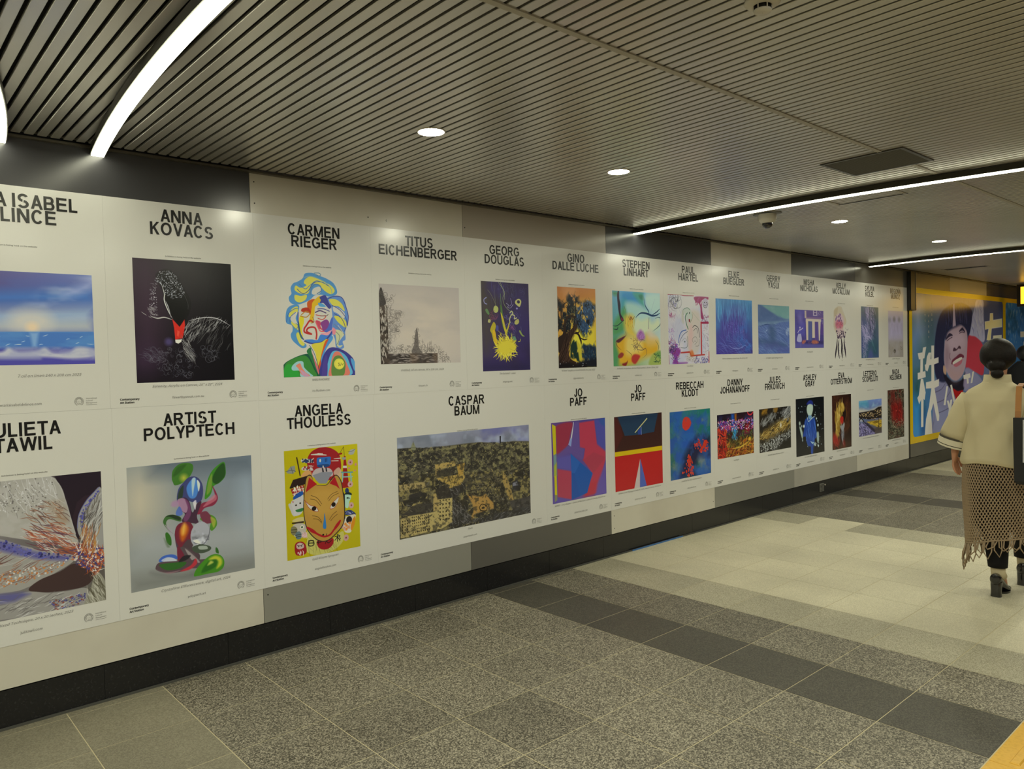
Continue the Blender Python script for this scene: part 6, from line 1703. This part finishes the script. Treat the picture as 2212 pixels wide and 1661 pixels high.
for row in (0, 1):
    ps = edges[row]; mids = [(RECT[p[0]][0] + RECT[p[0]][1]) / 2 for p in ps]
    for k, p in enumerate(ps):
        key = p[0]; x0, x1, z0, z1 = RECT[key]; c = mids[k]; half = .728 if key == 'caspar' else .364
        xa = (mids[k - 1] + (.728 if ps[k - 1][0] == 'caspar' else .364) + c - half) / 2 if k else c - half
        xb = (mids[k + 1] - (.728 if ps[k + 1][0] == 'caspar' else .364) + c + half) / 2 if k < len(ps) - 1 else 9.535
        zt, zb = TOP[row]
        t = thing('art_poster', p[2], 'poster', ((xa + xb) / 2, 0, zb), 'art posters on the left wall')
        adopt(t, MB().box(xa + .0002, xb - .0002, -.0018, -.0006, zb, zt).build('sheet', M_paper))
        print_quad('artwork', x0, x1, z0, z1, -.0022, print_material('print_' + key, key, x0, x1, z0, z1, 850 if x0 < 5 else 600), t)
        nm = name_mesh(p[1], .0627, .0664 if row == 0 else .0676, .897, -.03); nm.materials.append(M_ink)
        o = link('artist_name', nm, None); o.location = (c + p[8], -.0027, NAME_TOP[row] - .0627); adopt(t, o)
        put_text('exhibition_note', 'Exhibition is being held on the website', c, 2.153 if row == 0 else 1.131, .0065, M_ink, t, fit=.176)
        put_text('caption', p[3], c + p[9], z0 - p[4], .0125 if len(p[3]) < 50 else .0112, M_grey_ink, t, shear=.28, fit=(min(.60, len(p[3]) * .0079) if p[3] else None))
        o_ = 0 if row == 0 else -1.024
        put_text('website', p[5], c, 1.4455 + o_, .0115, M_grey_ink, t, xs=.92)
        put_text('publisher_mark', 'Contemporary\nArt Station', c - .322 if key != 'caspar' else c - .70, 1.4455 + o_, .0095, M_ink, t, bold=.05, align='LEFT', pitch=.0155)
        ex = c + .231 if key != 'caspar' else c + .59
        e = link('emblem', EMBLEM, None); e.location = (ex, -.0027, 1.441 + o_); adopt(t, e)
        put_text('emblem_text', 'International\nCultural\nManagement', ex + .029, 1.4575 + o_, .0062, M_grey_ink, t, align='LEFT', pitch=.0105, fit=.046)
        adopt(t, MB().add([(ex + .029, -.0027, 1.423 + o_), (ex + .075, -.0027, 1.423 + o_), (ex + .075, -.0027, 1.4242 + o_), (ex + .029, -.0027, 1.4242 + o_)], [(0, 1, 2, 3)]).build('rule', M_grey_ink))
# ------------------------------------------------------------------ yellow framed advertisement and hanging items
t = thing('advertisement', 'large yellow framed ad with a smiling woman looking up', 'poster', (11.5, 0, .36))
adopt(t, MB().box(9.605, 13.53, -.004, -.0006, .357, 2.432).build('frame', M_frame_yellow))
print_quad('picture', 9.695, 13.46, .44, 2.36, -.0046, print_material('print_ad', 'ad', 9.695, 13.46, .44, 2.36, 260, .2), t, .07)
for s_, x_, z_, pt in (('生え並は、', 10.376, 2.235, .068), ('大人の顔そ', 10.26, 2.08, .073), ('もせる。', 10.137, 2.16, .073)):
    put_text('lettering', '\n'.join(s_), x_, z_, .030, M_white_plastic, t, y=-.0052, pitch=pt)
t = thing('advertisement', 'yellow framed ad with a streaky blue picture right of the smiling woman', 'poster', (15.5, 0, .36))
adopt(t, MB().box(13.535, 17.45, -.004, -.0006, .357, 2.432).build('frame', M_frame_yellow))
print_quad('picture', 13.60, 17.38, .44, 2.36, -.0046, print_material('print_ad_blue', 'ad2', 13.60, 17.38, .44, 2.36, 200, .2), t, .07)
t = thing('smoke_curtain_box', 'dark metal box bracket hanging at the end of the poster wall', 'bracket', (9.62, 0, 2.64))
pp = [MB().box(9.545, 9.70, -.05, -.006, 2.13, ZC - .013).build('casing', M_dark_metal), MB().box(9.701, 9.709, -.055, -.006, 2.13, ZC - .013).build('edge_trim', M_steel), MB().box(9.54, 9.705, -.053, -.005, 2.12, 2.1295).build('cap', mat('black_cap', (.01, .01, .01), .5))]
adopt(t, *pp)
# hanging lit sign
M_sign = mat('sign_light', (.9, .6, .1), .4, emit=(1.0, .52, .03), es=1.6)
sx_, y1_, y2_ = 13.4, -.235, -1.85
t = thing('hanging_sign', 'lit orange sign box in a dark frame hanging from the far ceiling', 'sign', (sx_, -1.0, 2.64))
fr = MB(); z0_, z1_ = 2.265, 2.62
fr.box(sx_ - .06, sx_ + .06, y2_, y2_ + .05, z0_, z1_).box(sx_ - .06, sx_ + .06, y1_ - .05, y1_, z0_, z1_).box(sx_ - .06, sx_ + .06, y2_ + .05, y1_ - .05, z0_, z0_ + .04).box(sx_ - .06, sx_ + .06, y2_ + .05, y1_ - .05, z1_ - .04, z1_)
adopt(t, fr.build('frame', mat('sign_frame', hx('2a1f12'), .4)), MB().box(sx_ - .05, sx_ + .05, y2_ + .05, y1_ - .05, z0_ + .04, z1_ - .04).build('lit_panel', M_sign), MB().box(sx_ - .02, sx_ + .02, -.5, -.45, z1_, ZC).build('hanger', M_dark_metal), MB().box(sx_ - .02, sx_ + .02, -1.6, -1.55, z1_, ZC).build('hanger', M_dark_metal))
# ------------------------------------------------------------------ people
M_skin = mat('skin', hx('c48f70'), .5, spec=.35)
M_hair = mat('dark_hair', hx('120e0c'), .55, spec=.25, noise=(60, hx('1c1512'), .4, .7), bump=(140, .4))
M_jacket = mat('cream_cloth', hx('cfc4a2'), .8, spec=.2, bump=(500, .15))
M_band = mat('cuff_band', hx('dcd5be'), .8); M_stripe = mat('cuff_stripe', hx('4b463c'), .8)
M_black_cloth = mat('black_cloth', hx('141416'), .75, spec=.2)
M_net = mat('net_cord', hx('9a866c'), .8); M_sock = mat('cream_sock', hx('c9bd9d'), .8)
M_shoe = mat('black_patent', (.008, .008, .009), .18, spec=.6, coat=.4); M_tan = mat('tan_leather', hx('a8733c'), .5)
M_tote = mat('black_tote', hx('17181a'), .6); M_print = mat('tote_white', hx('c4c6cc'), .6)
M_eye = mat('eye_white', (.75, .74, .7), .3); M_iris = mat('iris', (.01, .008, .006), .2); M_lip = mat('lips', hx('a86058'), .5)
M_charcoal = mat('charcoal_cloth', hx('1f2023'), .85, spec=.2); M_sole = mat('shoe_sole', hx('3a3836'), .6)
class Body:
    """Local axes of a walker who faces +X: r to the right (-Y), f forward, z up."""
    def __init__(s, x, y, k=1.0): s.x, s.y, s.k = x, y, k
    def __call__(s, r, f, z): return (s.x + f * s.k, s.y - r * s.k, z * s.k)
    def ring(s, z, a, b, r=0, f=0, n=32, fold=0, ph=0, sq=1.0, tilt=0):
        out = []
        for i in range(n):
            t = 2 * math.pi * i / n; c_, s_ = math.cos(t), math.sin(t)
            c_, s_ = math.copysign(abs(c_) ** sq, c_), math.copysign(abs(s_) ** sq, s_)
            w = 1 + fold * (math.sin(3 * t + ph) + .6 * math.sin(5 * t + 2.1 * ph + z * 9) + .4 * math.sin(9 * t - z * 14))
            out.append(s(r + a * w * c_, f + b * w * s_, z + tilt * c_))
        return out
    def pts(s, P): return [s(*p) for p in P]
def skin_body(B, chains, name, parent):
    """Joints with radii grown into one surface: chains share a joint by using the same coordinates."""
    idx = {}; V = []; Rr = []; E = []; roots = []
    for ch, root in chains:
        prev = None
        for q in ch:
            key = tuple(round(c_, 4) for c_ in q[:3])
            if key not in idx:
                idx[key] = len(V); V.append(B(*q[:3])); Rr.append((q[3] * B.k, (q[4] if len(q) > 4 else q[3]) * B.k))
            if root == len(roots) and prev is None and root is not None: pass
            if prev is not None and idx[key] != prev: E.append((prev, idx[key]))
            prev = idx[key]
        if root: roots.append(idx[tuple(round(c_, 4) for c_ in ch[0][:3])])
    me = bpy.data.meshes.new(name); me.from_pydata(V, E, []); ob = bpy.data.objects.new(name, me); COL.objects.link(ob)
    bpy.context.view_layer.objects.active = ob
    ob.modifiers.new('skin', 'SKIN'); ob.modifiers.new('sub', 'SUBSURF').levels = 1
    for i, v in enumerate(me.skin_vertices[0].data): v.radius = Rr[i]; v.use_root = i in roots
    dg = bpy.context.evaluated_depsgraph_get(); m2 = bpy.data.meshes.new_from_object(ob.evaluated_get(dg))
    bpy.data.objects.remove(ob); m2.name = name
    m2.materials.clear(); m2.materials.append(M_skin); m2.polygons.foreach_set('use_smooth', [True] * len(m2.polygons))
    o = link(name, m2, None); adopt(parent, o); return o
def hand_chains(w, side, down=(0, 0, -1), fwd=.0):
    """Five separate fingers, bent and unequal, rooted in a palm below the wrist w = (r, f, z)."""
    r, f, z = w; out = []
    for k, (df, ln, sp) in enumerate(((.032, .066, .012), (.012, .076, .004), (-.008, .070, -.004), (-.027, .055, -.012))):
        a = (r, f + df * .7, z - .055); b = (r + side * -.004, f + df + sp, z - .085); c_ = (r + side * -.012, f + df + sp * 1.3, z - .085 - ln * .5); d_ = (r + side * -.026, f + df + sp * 1.3, z - .085 - ln * .92)
        out.append(([(*a, .009), (*b, .0088), (*c_, .0082), (*d_, .0066)], True))
    out.append(([(r, f + .012, z - .03, .011), (r - side * .012, f + .042, z - .052, .0105), (r - side * .02, f + .055, z - .082, .0092), (r - side * .024, f + .056, z - .106, .0075)], True))
    return out
def walker_body(B, parent, la, ra, ll, rl, hz=0.0):
    """la, ra: elbow and wrist; ll, rl: knee, ankle, toe."""
    ch = [([(0, .04, .90, .125, .10), (0, .05, 1.08, .10, .085), (0, .045, 1.24, .115, .085), (0, .04, 1.345, .06, .055), (0, .055, 1.42, .050, .050), (0, .075, 1.475, .058, .062), (0, .082, 1.54, .082, .092), (0, .078, 1.60, .072, .082)], True)]
    for sd, (el, wr) in ((-1, la), (1, ra)):
        pm = (wr[0], wr[1], wr[2] - .045)
        ch.append(([(0, .045, 1.24, .115, .085), (sd * .15, .04, 1.30, .055), (*el, .040), (*wr, .026), (*pm, .034, .016), (wr[0], wr[1], wr[2] - .082, .036, .013)], False))
    for sd, (kn, an, toe) in ((-1, ll), (1, rl)):
        ch.append(([(0, .04, .90, .125, .10), (sd * .085, .045, .82, .085), (*kn, .055), (*an, .034), (an[0], an[1] + .05, an[2] - .035, .034), (*toe, .024)], False))
    for sd, (el, wr) in ((-1, la), (1, ra)): ch += hand_chains(wr, sd)
    return skin_body(B, ch, 'body', parent)
def face_parts(B, parent, f0=.155):
    nose = MB().loft([[B(-.008, f0 + .01, 1.565), B(.008, f0 + .01, 1.565), B(.006, f0 - .01, 1.565), B(-.006, f0 - .01, 1.565)], [B(-.014, f0 + .028, 1.525), B(.014, f0 + .028, 1.525), B(.016, f0 - .01, 1.525), B(-.016, f0 - .01, 1.525)], [B(-.012, f0 + .012, 1.515), B(.012, f0 + .012, 1.515), B(.012, f0 - .012, 1.515), B(-.012, f0 - .012, 1.515)]]).build('nose', M_skin, smooth=True)
    out = [fixn(nose)]
    for sd in (-1, 1):
        out.append(MB().ell(B(sd * .033, f0 - .002, 1.555), (.010, .016, .008)).build('eye', M_eye, smooth=True))
        out.append(MB().ell(B(sd * .033, f0 + .005, 1.555), (.005, .0065, .0065)).build('iris', M_iris, smooth=True))
        out.append(MB().tube([B(sd * .018, f0 + .005, 1.572), B(sd * .034, f0 + .004, 1.578), B(sd * .052, f0 - .008, 1.573)], .003, 6).build('eyebrow', M_hair, smooth=True))
        out.append(MB().loft([[B(sd * (.079 + w_), .078 + .014 * math.cos(a) * q, 1.535 + .030 * math.sin(a) * q) for a in [2 * math.pi * k / 12 for k in range(12)]] for w_, q in ((-.006, .8), (.004, 1.0), (.011, 1.1), (.013, .8))]).build('ear', M_skin, smooth=True))
        fixn(out[-1])
    out.append(MB().tube([B(-.022, f0 - .004, 1.492), B(0, f0 + .008, 1.490), B(.022, f0 - .004, 1.492)], [.003, .006, .003], 8).build('mouth', M_lip, smooth=True))
    adopt(parent, *out)
def hair_cap(B, parent, c=(0, .058, 1.540), rad=(.100, .110, .113), m=M_hair):
    rings = []; n, mm = 40, 26
    for i in range(1, mm):
        t = math.pi * i / mm; z = -math.cos(t); row = []
        for k in range(n):
            a = 2 * math.pi * k / n; x_, y_ = math.sin(t) * math.cos(a), math.sin(t) * math.sin(a)
            pinch = 1.0
            if y_ > .12 and z < .50: pinch = max(.66, 1 - .9 * (y_ - .12))          # leaves the face free
            nape = 1.0 if z > -.35 else 1 - .55 * (-.35 - z)
            g = 1 + .010 * math.sin(22 * a + 3 * z) + .006 * math.sin(37 * a)
            row.append(B(c[0] + rad[0] * x_ * g * (pinch if y_ > .5 else 1) * nape, c[1] + rad[1] * y_ * g * pinch * (nape if y_ > 0 else 1), c[2] + rad[2] * z))
        rings.append(row)
    o = MB().loft(rings).build('hair', m, smooth=True); fixn(o); adopt(parent, o); return o
def heel_shoe(B, hl, ang=0.0, lift=0.0):
    """A block-heeled ankle shoe whose heel stands at hl = (r, f)."""
    r, f = hl; mb = MB()
    mb.loft([B.ring(lift + .001, .031, .028, r, f, 20, sq=.7), B.ring(lift + .03, .029, .027, r, f, 20, sq=.7), B.ring(lift + .075, .032, .032, r, f + .004, 20, sq=.8), B.ring(lift + .095, .034, .036, r, f + .01, 20)])
    rings = []
    for q, h0, h1, w in ((-.036, .092, .135, .012), (-.030, .080, .150, .028), (.0, .078, .150, .033), (.03, .070, .128, .034), (.07, .040, .098, .036), (.11, .012, .066, .041), (.15, .002, .050, .043), (.18, .001, .040, .036), (.205, .004, .026, .016)):
        rings.append([B(r + w * math.cos(a), f + q, lift + (h0 + h1) / 2 + (h1 - h0) / 2 * math.sin(a)) for a in [2 * math.pi * k / 18 for k in range(18)]])
    mb.loft(rings)
    mb.loft([B.ring(lift + .0, .040, .058, r, f + .135, 20), B.ring(lift + .014, .041, .062, r, f + .135, 20)])
    return mb
# --- the woman in the cream jacket
B = Body(4.535, -2.44)
t = thing('person', 'person in a cream jacket and netted skirt walking away, dark hair tied low', 'person', B(0, 0, 0))
la = ((-.215, .03, 1.09), (-.252, .045, .905)); ra = ((.215, .03, 1.09), (.25, .10, .90))
walker_body(B, t, la, ra, ((-.03, .10, .50), (.0, .045, .135), (.0, .165, .03)), ((.08, .32, .50), (.045, .43, .135), (.045, .55, .03)))
face_parts(B, t); hair_cap(B, t)
bun = MB().ell(B(.026, -.052, 1.428), (.028, .036, .032), 24, 16); bun.tube([B(.010, -.010, 1.49), B(.018, -.030, 1.465), B(.026, -.045, 1.44)], [.055, .045, .030], 18)
o = fixn(bun.build('hair_bun', M_hair, smooth=True)); adopt(t, o)
def jring(z, a, b, f=.035, amp=0.0):
    out = []
    for i in range(96):
        t_ = 2 * math.pi * i / 96; c_, s_ = math.cos(t_), math.sin(t_)
        w = .7 * (1 - 2 * abs(math.sin(1.5 * t_ + 5 * z + .4))) + .6 * (1 - 2 * abs(math.sin(2.5 * t_ - 7.5 * z + 1.0))) + .5 * math.sin(9 * t_ + 12 * z) + .4 * math.sin(6 * t_ - 21 * z)
        k_ = 1 + amp * w
        out.append(B(a * k_ * math.copysign(abs(c_) ** .85, c_), f + b * k_ * math.copysign(abs(s_) ** .85, s_), z + (.010 * math.sin(3 * t_ + .5) if z < .9 else 0)))
    return out
JP = [(.850, .192, .150, .03, .03), (.870, .200, .158, .03, .036), (.93, .197, .152, .03, .055), (1.02, .186, .143, .035, .062), (1.10, .178, .136, .035, .062), (1.18, .178, .130, .035, .052), (1.25, .184, .120, .035, .026), (1.30, .178, .100, .035, .012), (1.333, .142, .083, .035, .002), (1.358, .100, .074, .037, 0), (1.372, .080, .072, .04, 0)]
jk = []
for i in range(len(JP) - 1):
    for q_ in range(4):
        t_ = q_ / 4; jk.append(jring(*[JP[i][m_] * (1 - t_) + JP[i + 1][m_] * t_ for m_ in range(5)]))
jk.append(jring(*JP[-1]))
o = smart(fixn(MB().loft(jk, (False, False)).build('jacket', M_jacket)), 80); adopt(t, o)
mo = o.modifiers.new('thick', 'SOLIDIFY'); mo.thickness = .004
col_ = MB().loft([B.ring(1.362, .086, .076, 0, .04, 40), B.ring(1.385, .078, .073, 0, .042, 40, .004, 2), B.ring(1.418, .074, .072, 0, .045, 40, .006, 3), B.ring(1.420, .070, .068, 0, .045, 40, .006, 3), B.ring(1.385, .073, .069, 0, .042, 40)], (False, False)).build('collar', M_jacket)
adopt(t, smart(fixn(col_), 60))
def sleeve(sd, sh, el, wr, w=.086):
    sh, el, wr = Vector(B(*sh)), Vector(B(*el)), Vector(B(*wr)); path = [sh, sh.lerp(el, .35), sh.lerp(el, .7), el, el.lerp(wr, .25), el.lerp(wr, .45)]
    rad = [.060, .074, .083, .090, .094, .095]
    mb = MB(); n = 28; rings = []; up = None
    for i, p in enumerate(path):
        tt = (path[min(i + 1, 5)] - path[max(i - 1, 0)]).normalized(); up = Vector((1, 0, 0)) if up is None else up
        up = (up - tt * up.dot(tt)).normalized(); w_ = tt.cross(up)
        rings.append([tuple(p + (up * math.cos(a) * .8 + w_ * math.sin(a)) * rad[i] * (1 + .05 * math.sin(3 * a + i * 1.3) * (i > 0) + .03 * math.sin(5 * a - i * 2))) for a in [2 * math.pi * k / n for k in range(n)]])
    mb.loft(rings, (False, False)); o_ = smart(fixn(mb.build('sleeve', M_jacket)), 80); o_.modifiers.new('thick', 'SOLIDIFY').thickness = .004
    tt = (path[5] - path[3]).normalized(); c0 = path[5]
    def band(d0, d1, r0, m_, nm):
        rr = [[tuple(c0 + tt * d_ + (up * math.cos(a) * .8 + w_ * math.sin(a)) * r_) for a in [2 * math.pi * k / n for k in range(n)]] for d_, r_ in ((d0, r0 - .004), (d0, r0), (d1, r0 + .001), (d1, r0 - .004))]
        q = smart(fixn(MB().loft(rr, (False, False)).build(nm, m_)), 50); return q
    adopt(t, o_, band(-.004, .008, .0985, M_stripe, 'cuff_stripe'), band(.008, .045, .0995, M_band, 'cuff'), band(.045, .050, .0995, M_stripe, 'cuff_stripe'), band(.050, .062, .0995, M_band, 'cuff'))
sleeve(-1, (-.148, .04, 1.285), (-.218, .03, 1.09), (-.268, .045, .90)); sleeve(1, (.148, .04, 1.285), (.215, .03, 1.09), (.25, .10, .90))
# trousers under the net, net of knotted cord, loops at its hem
un = MB().loft([B.ring(.90, .19, .14, 0, .04, 40), B.ring(.70, .195, .15, .005, .05, 40, .012, 1), B.ring(.55, .195, .165, .015, .08, 40, .015, 2), B.ring(.43, .185, .17, .03, .11, 40, .02, 3)], (True, True)).build('underskirt', M_black_cloth)
adopt(t, smart(fixn(un), 70))
for kn, an in (((-.03, .09, .48), (0, .03, .185)), ((.09, .33, .48), (.045, .41, .185))):
    o = MB().tube([B(*kn), B(kn[0] * .6 + an[0] * .4, kn[1] * .6 + an[1] * .4, .36), B(an[0], an[1], an[2] + .03), B(*an)], [.085, .072, .058, .055], 20).build('trouser_leg', M_black_cloth, smooth=True); fixn(o)
    s_ = MB().tube([B(an[0], an[1] + .005, .20), B(an[0], an[1] + .01, .15), B(an[0], an[1] + .03, .118)], [.043, .041, .045], 18).build('sock', M_sock, smooth=True); fixn(s_)
    adopt(t, o, s_)
for nm, hl in (('shoe', (0, 0)), ('shoe', (.045, .385))):
    adopt(t, smart(fixn(heel_shoe(B, hl).build('shoe', M_shoe)), 60))
def net_pt(u, v):
    """u turns round the skirt, v runs from waist 0 to hem 1; the net sags lower at the left."""
    t_ = 2 * math.pi * u; c_, s_ = math.cos(t_), math.sin(t_)
    hem = .375 + .035 * c_ - .03 * max(0, -c_); z = .885 + (hem - .885) * v
    a = .192 + .012 * math.sin(math.pi * v) + .012 * v * (-c_ > .3); b = .160 + .03 * v
    w = 1 + .018 * math.sin(4 * t_ + 5 * v) + .012 * math.sin(7 * t_ - 4 * v)
    return B(.008 * v + .0 + a * w * c_, .045 + .055 * v + b * w * s_, z)
net = MB(); NH, NS = 66, 22
for fam in (1, -1):
    for h in range(NH):
        net.tube([net_pt(h / NH + fam * .23 * v / NS, v / NS + (.004 * math.sin(9 * v) if fam == 1 else 0)) for v in range(NS + 1)], .0042, 4)
o = net.build('netting', M_net, kind='stuff'); fixn(o); adopt(t, o)
hem = MB().tube([net_pt(k / 60, 1.0) for k in range(61)], .006, 5); o = fixn(hem.build('hem_cord', M_net, smooth=True)); adopt(t, o)
rnd = random.Random(8)
for k in range(26):
    u = .30 + .62 * k / 26; p0, p1 = Vector(net_pt(u, 1)), Vector(net_pt(u + .03 + .03 * rnd.random(), 1)); dp = .04 + .13 * rnd.random() * (1.2 if .4 < u < .62 else .6)
    mid = (p0 + p1) / 2 + Vector((-.01 - .03 * rnd.random(), .04 * (rnd.random() - .4), -dp))
    o = MB().tube([p0, p0.lerp(mid, .5) + Vector((-.008, .01, -.01)), mid, p1.lerp(mid, .5) + Vector((-.008, -.01, -.01)), p1], .0042, 5).build('cord_loop', M_net, smooth=True); adopt(t, fixn(o))
# --- her tote bag
t2 = thing('tote_bag', 'black tote bag with a pale panel on a tan strap over her shoulder', 'bag', B(.30, -.165, .77))
def bagring(z, a, b): return [B(.345 + c_ * a, -.172 + s_ * b, z) for c_, s_ in ((-1, -1), (1, -1), (1, 1), (-1, 1))]
pp = [fixn(MB().loft([bagring(.765, .175, .035), bagring(.785, .185, .045), bagring(1.0, .19, .042), bagring(1.165, .192, .036)]).build('bag_body', M_tote)),
      fixn(MB().loft([[B(.205, -.217, .90), B(.47, -.217, .90), B(.47, -.212, 1.155), B(.205, -.212, 1.155)], [B(.205, -.2195, .90), B(.47, -.2195, .90), B(.47, -.2145, 1.155), B(.205, -.2145, 1.155)]]).build('pale_panel', M_print))]
def strap(r0, r1):
    path = [B(*q) for q in ((.170, -.178, 1.12), (.170, -.168, 1.20), (.160, -.118, 1.295), (.146, -.05, 1.345), (.142, .03, 1.362), (.150, .10, 1.335), (.165, .165, 1.22), (.175, .185, 1.10))]
    mb = MB(); rings = [];
    for p in path: rings.append([(p[0], p[1] - .016, p[2]), (p[0], p[1] + .016, p[2]), (p[0] - .004, p[1] + .016, p[2] + .004), (p[0] - .004, p[1] - .016, p[2] + .004)])
    mb.loft(rings); return fixn(mb.build('strap', M_tan))
pp.append(strap(.20, .165)); adopt(t2, *pp)
# --- the dark figure beyond her
B2 = Body(10.62, -1.03, .985)
t = thing('person', 'person in black walking ahead, mostly hidden behind the person in cream', 'person', B2(0, 0, 0))
walker_body(B2, t, ((-.23, .0, 1.08), (-.25, .03, .86)), ((.23, .05, 1.08), (.25, .12, .88)), ((-.09, .02, .48), (-.09, -.04, .09), (-.09, .08, .03)), ((.09, .2, .48), (.09, .22, .09), (.09, .34, .03)))
face_parts(B2, t); hair_cap(B2, t, m=mat('black_hair', (.006, .006, .007), .45))
o = MB().loft([B2.ring(.78, .21, .15, 0, .03, 40, .01, 1), B2.ring(1.0, .205, .15, 0, .03, 40, .015, 2), B2.ring(1.2, .215, .14, 0, .035, 40, .01, 3), B2.ring(1.31, .215, .12, 0, .035, 40), B2.ring(1.38, .15, .10, 0, .035, 40), B2.ring(1.44, .085, .085, 0, .045, 40)], (False, False)).build('coat', M_charcoal)
adopt(t, smart(fixn(o), 80)); o.modifiers.new('thick', 'SOLIDIFY').thickness = .004
for sd, f1 in ((-1, .03), (1, .12)):
    o = fixn(MB().tube([B2(sd * .17, .04, 1.30), B2(sd * .225, .02, 1.09), B2(sd * .25, f1, .87)], [.07, .06, .048], 18).build('sleeve', M_charcoal, smooth=True)); adopt(t, o)
for sd, kn, an in ((-1, .02, -.04), (1, .2, .22)):
    o = fixn(MB().tube([B2(sd * .085, .04, .84), B2(sd * .09, kn, .48), B2(sd * .09, an, .075)], [.10, .075, .06], 18).build('trouser_leg', M_black_cloth, smooth=True))
    rings = []
    for q, h1, w in ((-.06, .05, .02), (-.045, .085, .036), (.02, .095, .042), (.10, .06, .046), (.16, .045, .042), (.20, .03, .03)):
        rings.append([B2(sd * .09 + w * math.cos(a), an + q, .012 + (h1 - .012) / 2 * (1 + math.sin(a))) for a in [2 * math.pi * k / 14 for k in range(14)]])
    s_ = fixn(MB().loft(rings).build('shoe', M_sole, smooth=True)); s2 = fixn(MB().loft([B2.ring(0.0, .046, .125, sd * .09, an + .07, 20, sq=.8), B2.ring(.016, .046, .125, sd * .09, an + .07, 20, sq=.8)]).build('sole', M_sole)); adopt(t, o, s_, s2)
